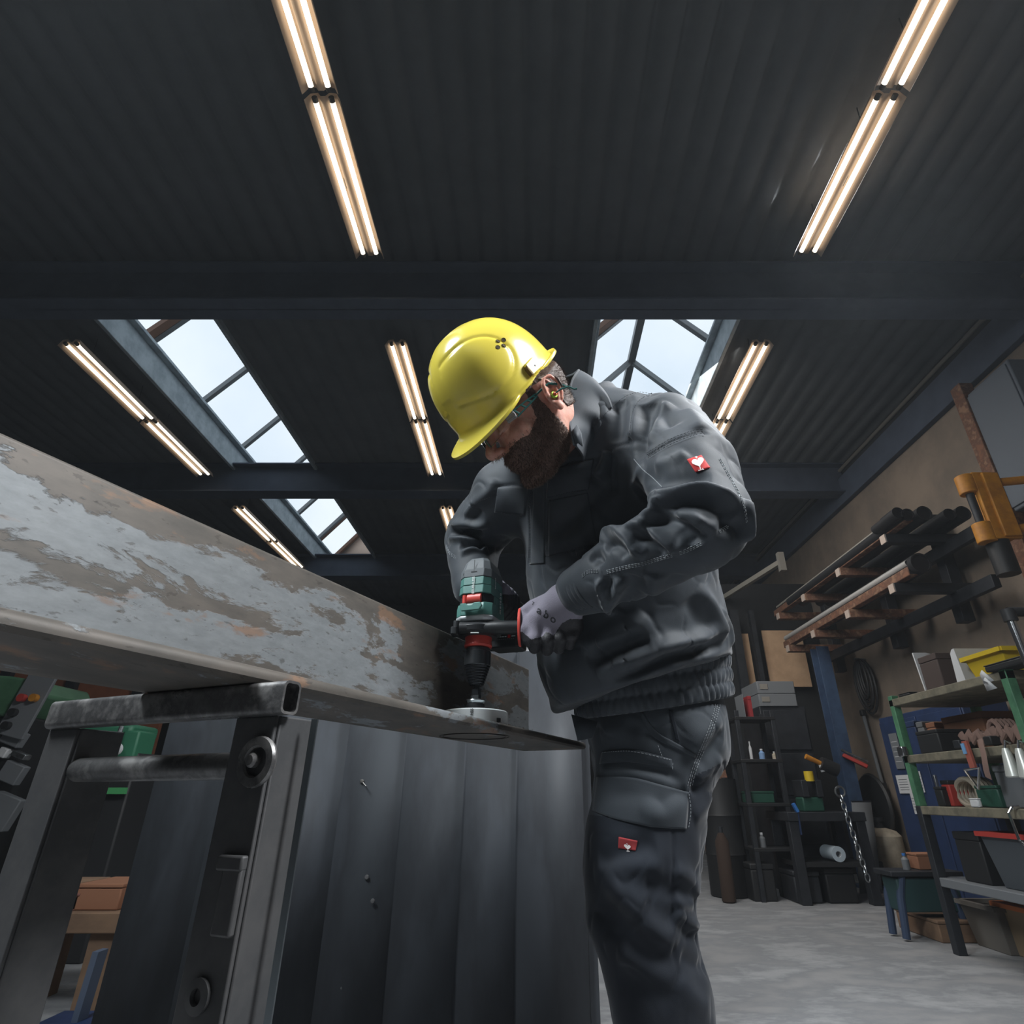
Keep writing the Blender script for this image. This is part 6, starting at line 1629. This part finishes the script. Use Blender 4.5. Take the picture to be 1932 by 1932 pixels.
def onsh(k, kind, label, cat, px0, px1, hpx, m, m2=None, shape='box', d=.2, back=.04, group=None):
    """a thing on shelf k spanning two picture columns along the shelf's front edge"""
    a = at_x(px0, 1505, XS); b_ = at_x(px1, 1505, XS)
    def yat(px):
        lo, hi = .5, 9.
        for _ in range(40):
            mid_ = (lo + hi) / 2
            if proj((XS + back, mid_, zsv[k]))[0] > px: lo = mid_
            else: hi = mid_
        return lo
    y1_, y0_ = yat(px0), yat(px1); w = y1_ - y0_; y = (y0_ + y1_) / 2
    zc_ = y * cp + (zsv[k] - HC) * sp; h = hpx * zc_ / F / cp
    t = thing(kind, (XS + back + d / 2, y, zsv[k]), label, cat, group)
    x = XS + back + d / 2; z = zsv[k] + .001
    if shape == 'box': MB().box((x, y, z + h * .42), (d, w, h * .84)).build('body', m, t, bevel=.006); MB().box((x, y, z + h * .92), (d * 1.02, w * 1.02, h * .16)).build('lid', m2 or m, t, bevel=.004)
    elif shape == 'bin':
        bpx = item(kind, label, cat, x, y, z, d, w, h, m, m2, 'bin', group); bpx_children = list(bpx.children)
        for ch_ in bpx_children: ch_.parent = t; ch_.matrix_parent_inverse = T(-Vector(t.location))
        bpy.data.objects.remove(bpx)
    elif shape == 'sheets':
        for q in range(6): MB().box((x + .012 * q, y - w / 2 + w * (q + .5) / 6, z + h / 2), (d, w / 7, h), Matrix.Rotation(R(2 * q - 5), 3, 'X')).build('sheet', m, t)
    elif shape == 'coil':
        for q in range(5): MB().tube([Vector((x + .02 * q - .04, y + w / 2 * math.cos(R(a_)), z + h / 2 + h / 2.1 * math.sin(R(a_)))) for a_ in range(0, 361, 24)], .012, 7, cap=False).build('loop', m if q % 2 else (m2 or m), t)
    elif shape == 'strap':
        MB().tube([Vector((x, y - w / 2 + w * q / 10, z + .022 + h * .6 * abs(math.sin(q * 1.1)))) for q in range(11)], .022, 8, flat=.5).build('webbing', m, t); MB().box((x - .02, y + w * .45, z + .03), (.05, .05, .04)).build('buckle', m2 or M_drk, t, bevel=.005)
    elif shape == 'drum': MB().lathe([(.0001, 0), (w / 2, 0), (w / 2, h), (w / 2.2, h + .004), (.0001, h + .004)], T((x, y, z)), 28).build('body', m, t); MB().lathe([(w / 2 + .004, h - .02), (w / 2 + .004, h), (.0001, h)], T((x, y, z)), 28).build('lid', m2 or m, t)
    return t
onsh(0, 'paper_stack', 'white sheets standing aslant on the top shelf', 'papers', 1790, 1824, 62, M_paper, shape='sheets', d=.2, back=.12)
onsh(0, 'storage_bin', 'yellow plastic bin on the top shelf', 'bin', 1832, 1905, 44, M_yel, M_yel, 'bin', d=.26, back=.1)
onsh(0, 'toolbox', 'dark brown box between the papers on the top shelf', 'box', 1752, 1786, 66, mat('dark_brown_card', (74, 62, 58), .8), d=.18, back=.16)
onsh(0, 'paper_roll', 'rolled white paper leaning at the far end of the top shelf', 'paper', 1736, 1750, 78, M_paper, shape='sheets', d=.08, back=.2)
onsh(0, 'tray', 'black tray under the yellow bin on the top shelf', 'tray', 1860, 1932, 12, M_blk, d=.1, back=-.02)
onsh(0, 'steel_bar', 'small black bar at the top shelf\'s far corner', 'bar', 1696, 1716, 6, M_blk, d=.05, back=.02)
onsh(1, 'cardboard_box', 'brown cardboard box on the second shelf', 'box', 1796, 1872, 62, M_card, d=.2, back=.24)
onsh(1, 'toolbox', 'dark blue box at the far end of the second shelf', 'box', 1712, 1742, 58, M_blue, d=.22, back=.22)
onsh(1, 'file_box', 'grey file box beside the dark blue box', 'box', 1745, 1757, 56, M_gryp, d=.2, back=.22)
onsh(1, 'file_box', 'tan file box left of the cardboard box', 'box', 1762, 1780, 54, M_card, d=.2, back=.24)
onsh(1, 'power_tool_case', 'black tool case at the front of the second shelf', 'case', 1738, 1778, 36, M_blk, d=.18, back=.03)
onsh(1, 'ratchet_strap', 'tan ratchet strap heaped at the front of the second shelf', 'strap', 1792, 1846, 34, M_lea, M_drk, 'strap', d=.16, back=.02, group='straps heaped on the second shelf')
onsh(1, 'ratchet_strap', 'tan ratchet strap nearest the green post on the second shelf', 'strap', 1850, 1898, 40, M_lea, M_blk, 'strap', d=.16, back=.02, group='straps heaped on the second shelf')
onsh(1, 'webbing_roll', 'small rolled pinkish strap beside the cardboard box', 'strap', 1874, 1895, 44, M_lea, M_lea, 'coil', d=.1, back=.1)
onsh(2, 'tool_case', 'dark green case on the third shelf', 'case', 1850, 1892, 34, M_teal, M_teal, d=.22, back=.06)
onsh(2, 'power_tool_case', 'grey case next to the green case on the third shelf', 'case', 1896, 1960, 68, M_gryp, d=.26, back=.08)
onsh(2, 'cable_coil', 'cream cable coil on the third shelf', 'cable', 1806, 1846, 44, M_cream, M_cream, 'coil', d=.12, back=.1)
onsh(2, 'tin', 'small red tin at the far end of the third shelf', 'tin', 1786, 1801, 40, M_redp, M_blk, d=.1, back=.08)
onsh(2, 'label_card', 'small white card on the third shelf\'s front edge', 'card', 1832, 1848, 14, M_paper, d=.02, back=.0)
onsh(2, 'angle_tool', 'black angled tool left of the cream cable coil', 'tool', 1770, 1784, 30, M_blk, d=.12, back=.05)
onsh(3, 'storage_bin', 'grey tub with a bright red rim on the lowest shelf', 'bin', 1876, 1975, 88, mat('dark_grey_tub', (74, 80, 86), .6), M_redp, 'bin', d=.36, back=.03)
onsh(3, 'toolbox', 'black box beside the red-rimmed tub', 'box', 1822, 1872, 76, M_blk, d=.28, back=.05)
# things hanging from the shelves' front edges
def hang(px, py, X): return at_x(px, py, X)
a, b_ = hang(1820, 1398, XS - .02), hang(1838, 1452, XS - .02)
t = thing('lifting_strap', a, 'red strap with blue label hanging from the second shelf', 'strap'); MB().bar(a, b_, .012, .035, (0, 1, 0)).build('webbing', mat('brick_red_web', (156, 84, 70), .85), t); MB().bar(a + Vector((-.006, .012, -.01)), a.lerp(b_, .45) + Vector((-.006, .012, 0)), .008, .022, (0, 1, 0)).build('blue_label', mat('pale_blue_label', (110, 160, 206), .7), t)
tri = [b_ + Vector((-.01, .05, 0)), b_ + Vector((-.01, -.05, .005)), b_ + Vector((-.01, -.005, -.08)), b_ + Vector((-.01, .05, 0))]; MB().tube(tri, .006, 8).build('triangle_ring', M_chrome, t)
a = hang(1848, 1395, XS - .02); t = thing('strap_end', a, 'loose grey strap end hanging beside the red strap', 'strap'); MB().tube([a, a + Vector((-.01, -.01, -.06)), a + Vector((-.01, .005, -.13)), a + Vector((0, .02, -.16))], .018, 8, flat=.2).build('webbing', M_lea, t)
for k, (px, lab) in enumerate(((1893, 'left bright spring clamp hanging from the second shelf'), (1918, 'right bright spring clamp hanging near the green post'))):
    a = hang(px, 1402, XS - .03); t = thing('spring_clamp', a, lab, 'clamp', 'spring clamps on the shelf edge')
    MB().lathe([(.012, 0), (.018, -.02), (.03, -.11), (.026, -.115)], T(a + Vector((0, 0, -.02))), 18).build('jaw', mat('white_metal_clamp', (214, 218, 212), .35, .4), t); MB().tube([a + Vector((0, 0, -.02)), a + Vector((.01, 0, .01)), a + Vector((.03, 0, .0))], .005, 8).build('hook', M_chrome, t)
a = hang(1909, 1524, XS - .02); t = thing('allen_key', a, 'bent steel rod hooked over the third shelf', 'rod'); MB().tube([a, a + Vector((-.02, .0, -.02)), a + Vector((-.02, -.01, -.12)), a + Vector((-.02, -.04, -.14))], .006, 8).build('rod', M_chrome, t); MB().cyl(a, a + Vector((.03, 0, .004)), .008, n=10).build('hook_end', M_chrome, t)
for (px, py, lab) in ((1862, 1278, 'crumpled white tag tied to the near green post'), (1868, 1292, 'smaller white tag below the crumpled tag')):
    a = hang(px, py, XS - .03); t = thing('paper_tag', a, lab, 'tag', 'white tags on the green post'); MB().add([a + Vector((0, .035, .02)), a + Vector((-.02, -.01, .03)), a + Vector((0, -.035, -.02)), a + Vector((-.01, .015, -.025))], [(0, 1, 2, 3)]).build('card', M_paper, t, solid=.003)
# chrome tube of a trolley standing in front of the shelf's near end
a, b_ = at_x(1908, 1172, XS - .05), at_x(1926, 1240, XS - .05)
tr = thing('hand_truck', (a.x, a.y, 0), 'chrome tube frame with black grip standing at the shelf\'s near end', 'hand truck'); MB().cyl(Vector((a.x, a.y - .05, .02)), Vector((a.x, a.y, a.z)), .017, n=14).build('tube', M_chrome, tr); MB().cyl(Vector((a.x, a.y, a.z)), Vector((a.x, a.y, a.z + .05)), .026, n=14).build('grip', M_blk, tr); MB().cyl(Vector((a.x, a.y, a.z + .04)), Vector((a.x + .3, a.y, a.z + .04)), .02, n=14).build('cross_tube', M_blk, tr); MB().box((a.x + .1, a.y - .05, .02), (.3, .2, .02)).build('toe_plate', M_drk, tr)
# floor under the shelf: tubs and an orange tray
p = at_z(1915, 1800, .0); item('storage_bin', 'tan tub with an orange rim on the floor at the right edge', 'bin', p.x + .14, p.y - .16, 0.0, .36, .30, .22, mat('tan_tub', (150, 130, 104), .7), mat('orange_rim', (206, 118, 66), .6), 'bin')
p = at_z(1855, 1795, .0); item('storage_bin', 'grey-brown tub under the shelving unit', 'bin', p.x + .2, p.y + .02, 0.0, .32, .28, .20, mat('grey_brown_tub', (106, 102, 96), .7), None, 'bin')
p = at_z(1775, 1780, .0); item('timber_offcut', 'pale flat timber box on the floor left of the shelving unit', 'box', p.x + .16, p.y + .2, 0.0, .3, .4, .10, M_timber)
# blue and green stand left of the shelving unit
p = at_z(1712, 1776, 0); st = thing('tool_trolley', (p.x + .2, p.y + .07, 0), 'dark blue legged tool trolley with a teal drawer box left of the shelving unit', 'trolley')
zt_ = at_y(1720, 1652, p.y).z; M_lb = mat('dusty_blue_leg', (50, 66, 92), .6)
for dx in (0, .34):
    for dy in (0, .13): MB().tube([(p.x + dx, p.y + dy, 0.01), (p.x + dx + (.02 if dx == 0 else -.02), p.y + dy, .2), (p.x + dx + (.05 if dx == 0 else -.05), p.y + dy, zt_)], .020, 10).build('leg', M_lb, st)
MB().box((p.x + .18, p.y + .065, zt_ - .09), (.34, .15, .16)).build('drawer_box', mat('dark_teal_enamel', (38, 68, 70), .6), st, bevel=.008); MB().box((p.x + .18, p.y + .065, zt_ + .01), (.40, .19, .025)).build('tray_top', M_drk, st, bevel=.004); MB().box((p.x + .18, p.y + .065, .16), (.30, .14, .02)).build('lower_tray', M_lb, st, bevel=.003)
item('cardboard_box', 'small orange-brown carton on the teal tool trolley', 'box', p.x + .24, p.y + .08, zt_ + .0235, .12, .10, .08, M_card)
item('spray_can', 'small can with a blue cap on the teal tool trolley', 'can', p.x + .12, p.y + .05, zt_ + .0235, .04, .04, .08, M_gryp, mat('bright_blue_plastic', (56, 120, 196), .5), 'bottle')
# dark stock standing on the floor beside the worker's leg
q = at_y(1368, 1600, 5.3); dz_ = at_y(1368, 1470, 5.3).z
t = thing('oil_drum', (q.x, 5.3, 0), 'dark steel drum on the floor just right of the worker\'s leg', 'drum')
MB().lathe([(.14, 0), (.15, .01), (.15, dz_ * .33), (.156, dz_ * .345), (.15, dz_ * .36), (.15, dz_ * .66), (.156, dz_ * .675), (.15, dz_ * .69), (.15, dz_), (.14, dz_ - .012), (.0001, dz_ - .012)], T((q.x, 5.3, 0)), 32).build('shell', M_blk, t); MB().cyl((q.x + .05, 5.24, dz_ - .012), (q.x + .05, 5.24, dz_ + .01), .025, n=14).build('bung', M_drk, t)
q = at_y(1362, 1590, 5.0)
t = thing('gas_bottle', (q.x, 5.0, 0), 'small rusty-orange gas bottle in front of the dark drum', 'bottle'); hz_ = at_y(1362, 1560, 5.0).z
MB().lathe([(.04, 0), (.05, .01), (.05, hz_ * .8), (.02, hz_ * .92)], T((q.x, 5.0, 0)), 22).build('shell', mat('rust_orange_paint', (58, 44, 36), .9), t); MB().cyl((q.x, 5.0, hz_ * .92), (q.x, 5.0, hz_), .018, n=12).build('valve', M_drk, t)
for k, (px, lab) in enumerate(((1345, 'brown plank leaning behind the worker\'s leg'), (1396, 'dark plank leaning beside the narrow shelf'))):
    q = at_y(px, 1600, 5.85); MBt = thing('timber_plank', (q.x, 5.85, 0), lab, 'plank', 'planks leaning at the back')
    MB().bar((q.x, 5.75, .005), (q.x + .03, 6.55, 1.35 + .2 * k), .11, .03, (0, -1, .4)).build('plank', M_timber if k == 0 else M_rust, MBt); MB().bar((q.x + .0, 5.74, .004), (q.x + .001, 5.77, .05), .112, .032, (0, -1, .4)).build('painted_end', M_drk, MBt)
for (x0, x1, y0, d, m, lab) in ((1418, 1462, 1640, .22, M_blk, 'black case on the floor under the narrow dark shelf'), ):
    a_, b2 = at_y(x0, 1650, 5.02), at_y(x1, 1650, 5.02); item('tool_case', lab, 'case', (a_.x + b2.x) / 2, 5.14, 0.0, b2.x - a_.x, .22, .24, m)
a_, b2 = at_y(1496, 1650, 4.95), at_y(1545, 1650, 4.95); item('tool_case', 'dark grey case on the floor under the workbench, left of two', 'case', (a_.x + b2.x) / 2, 5.08, 0.0, b2.x - a_.x, .26, .2, M_drk)
a_, b2 = at_y(1556, 1650, 4.95), at_y(1612, 1650, 4.95); item('tool_case', 'black case on the floor under the workbench, right of two', 'case', (a_.x + b2.x) / 2, 5.08, 0.0, b2.x - a_.x, .26, .22, M_blk)

# ------------------------------------------------------------------ left side seen under the beam
yl = 4.2
p0, p1 = at_y(-30, 1235, yl + .5), at_y(250, 1330, yl + .5)
bd = thing('timber_partition', ((p0.x + p1.x) / 2, yl + .6, 0), 'red-brown timber partition at the far left under the beam', 'partition')
MB().box(((p0.x + p1.x) / 2, yl + .6, 1.0), (p1.x - p0.x + .4, .04, 2.0)).build('boarding', mat('red_brown_board', (142, 88, 62), .8, var=[(122, 76, 56)], vscale=5), bd)
for k in range(4): MB().box((p0.x + .2 + k * .55, yl + .56, 1.0), (.08, .05, 2.0)).build('stud', M_drk, bd)
gx0, gz1 = at_y(-40, 1268, 3.5), at_y(80, 1275, 3.5); gzb = at_y(40, 1350, 3.5).z
mc = thing('lathe_machine', ((gx0.x + gz1.x) / 2, 3.8, 0), 'green machine tool with a grey button panel at the left edge', 'machine')
MB().prism([(gx0.x, gzb), (gz1.x - .12, gzb), (gz1.x, gzb + .12), (gz1.x - .06, gz1.z - .02), (gz1.x - .2, gz1.z), (gx0.x, gz1.z + .01)], -.5, frame((0, 3.5, 0), (1, 0, 0), (0, 0, 1), (0, -1, 0))).build('head', mat('machine_green', (84, 128, 96), .5, var=[(70, 110, 82)], vscale=5), mc, bevel=.015)
c = at_y(58, 1318, 3.48); MB().box(c, (.17, .02, .42), Matrix.Rotation(R(12), 3, 'Y')).build('button_panel', M_gryp, mc, bevel=.004)
for dx, dz, m in ((-.03, 0, M_redp), (.04, 0, M_orange), (-.05, -.08, M_blk), (-.06, -.15, M_blk)):
    q = c + Vector((dx, -.012, dz)); MB().cyl(q, q + Vector((0, -.03, 0)), .022, n=14).build('button', m, mc)
MB().box(((gx0.x + gz1.x) / 2, 3.8, gzb / 2), (gz1.x - gx0.x - .1, .5, gzb)).build('base', M_blk, mc, bevel=.01)
for px, py, w, h, m in ((4, 1378, .05, .12, M_pipe), (28, 1392, .12, .08, M_gryp), (10, 1420, .05, .05, M_wht), (40, 1425, .09, .03, M_pipe), (25, 1458, .12, .10, M_gryp), (5, 1530, .16, .16, M_gryp)):
    q = at_y(px, py, 3.53); MB().box(q, (w, .05, h), Matrix.Rotation(R(18), 3, 'Y')).build('fitting', m, mc, bevel=.006)
# green milling head glimpsed between the trestle rails
ym = 3.3
x_, z_, w_, h_, zb_ = box_px(ym, 150, 1366, 262, 1420)
ml = thing('drill_press', (x_, ym, 0), 'green machine with bright levers glimpsed between the trestle\'s two rails', 'machine')
G_m = mat('milling_green', (52, 116, 88), .5)
MB().box((x_ - .02, ym + .1, z_ + h_ * .25), (w_ * .8, .25, h_ * .5)).build('head', G_m, ml, bevel=.02); MB().box((x_ + w_ * .36, ym + .05, z_ - .05), (.09, .16, h_ * 1.2)).build('column', G_m, ml, bevel=.01)
MB().cyl((x_ - w_ * .25, ym - .05, z_ + .02), (x_ + w_ * .22, ym - .06, z_ - .02), .018, n=12).build('lever', M_pipe, ml); MB().cyl((x_ + w_ * .25, ym - .06, z_ + .05), (x_ + w_ * .3, ym - .1, z_ - .04), .012, n=10).build('lever', M_pipe, ml); MB().lathe([(.0001, 0), (.03, .01), (.03, .03), (.0001, .03)], frame((x_ + w_ * .3, ym - .06, z_ - .06), (1, 0, 0), (0, 0, 1), (0, -1, 0)), 16, cap=False).build('knob', M_wht, ml)
MB().box((x_, ym + .15, zb_ / 2), (w_, .3, zb_)).build('base', M_blk, ml, bevel=.01)
q = at_y(212, 1492, ym - .03); MB().box(q, (.14, .02, .03)).build('name_strip', mat('bright_green_strip', (70, 150, 92), .5), ml)
a = at_y(105, 1503, 2.7); t = thing('chair_frame', (a.x, a.y, 0), 'bent grey tube frame glimpsed behind the trestle\'s far leg', 'frame'); r1 = [at_y(x, y, 2.7) for x, y in ((104, 1503), (132, 1503), (142, 1509), (140, 1520), (132, 1532), (112, 1531))]
MB().tube(r1, .010, 8).build('tube', M_gryp, t); MB().cyl((a.x, a.y, 0.0), tuple(r1[0]), .010, n=8).build('leg', M_gryp, t)
# low timber boxes seen through the trestle
yt = 2.6
x_, z_, w_, h_, zb_ = box_px(yt, 20, 1722, 205, 1762)
pal = thing('timber_skid', (x_, yt, 0), 'pale timber beam on legs low behind the trestle', 'timber skid'); MB().box((x_, yt + .15, z_), (w_ + .2, .3, h_)).build('beam', M_timber, pal, bevel=.004)
for sx in (-.42, .42): MB().box((x_ + sx * w_, yt + .15, zb_ / 2), (.10, .25, zb_)).build('leg', M_timber, pal)
ztb = z_ + h_ / 2
for x0, y0, x1, lab, m in ((30, 1690, 126, 'faded red carton on the timber skid', mat('faded_red_card', (136, 92, 82), .85)), (134, 1672, 206, 'brown wooden box on the timber skid', M_card)):
    x2, z2, w2, h2, zb2 = box_px(yt, x0, y0, x1, 1724); item('carton', lab, 'carton', x2, yt + .15, ztb, w2, .22, h2, m, None, 'box', 'cartons on the timber skid')
x2 = box_px(yt, 40, 1675, 120, 1690); item('timber_offcut', 'thin board lying on the faded red carton', 'board', x2[0], yt + .15, ztb + box_px(yt, 30, 1690, 126, 1724)[3], x2[2], .2, .03, M_timber)
# blue-grey post beyond the panel's left edge
a = at_y(168, 1810, 2.35); t = thing('pallet_jack', (a.x, a.y, 0), 'pale blue-grey upright handle low behind the trestle', 'handle'); MB().bar((a.x + .02, a.y, .02), (a.x + .03, a.y, .24), .05, .02).build('handle_bar', mat('blue_grey_paint', (84, 96, 116), .6), t); MB().box((a.x, a.y, .03), (.2, .2, .06)).build('foot', M_blue, t, bevel=.01)
# grey guarded lamp housing glimpsed behind the battery
a = at_y(955, 1212, 2.2); t = thing('machine_hood', a, 'pale grey-green machine hood glimpsed under the drill battery', 'hood')
MB().prism([(-.16, .05), (.14, .05), (.12, -.02), (.07, -.045), (-.16, -.035)], .12, frame(a + Vector((0, 0, .01)), (1, 0, 0), (0, 0, 1), (0, -1, 0))).build('cover', mat('pale_grey_green', (150, 158, 148), .6), t, bevel=.006)
MB().box((a.x, a.y + .1, (a.z - .05) / 2), (.2, .1, a.z - .05)).build('stand', M_drk, t); q = at_y(994, 1223, 2.12); MB().box(q, (.03, .02, .04)).build('white_tag', M_wht, t, bevel=.004)
# ------------------------------------------------------------------ thin haze volume added to lift the dark tones
hz_m = bpy.data.materials.new('tone_lift_haze'); hz_m.use_nodes = True
nt = hz_m.node_tree; nt.nodes.remove(nt.nodes['Principled BSDF'])
vs_ = nt.nodes.new('ShaderNodeVolumeScatter'); vs_.inputs['Density'].default_value = .0042; vs_.inputs['Color'].default_value = (.86, .93, 1, 1); vs_.inputs['Anisotropy'].default_value = .2
nt.links.new(vs_.outputs['Volume'], nt.nodes['Material Output'].inputs['Volume'])
o = MB().box(((XW + XL) / 2, 3.2, 1.85), (XW - XL - .02, 14.4, 3.68)).build('haze', hz_m, smooth=False)
tag(o, 'thin haze volume added to lift the dark tones of the hall', 'haze', kind='stuff')
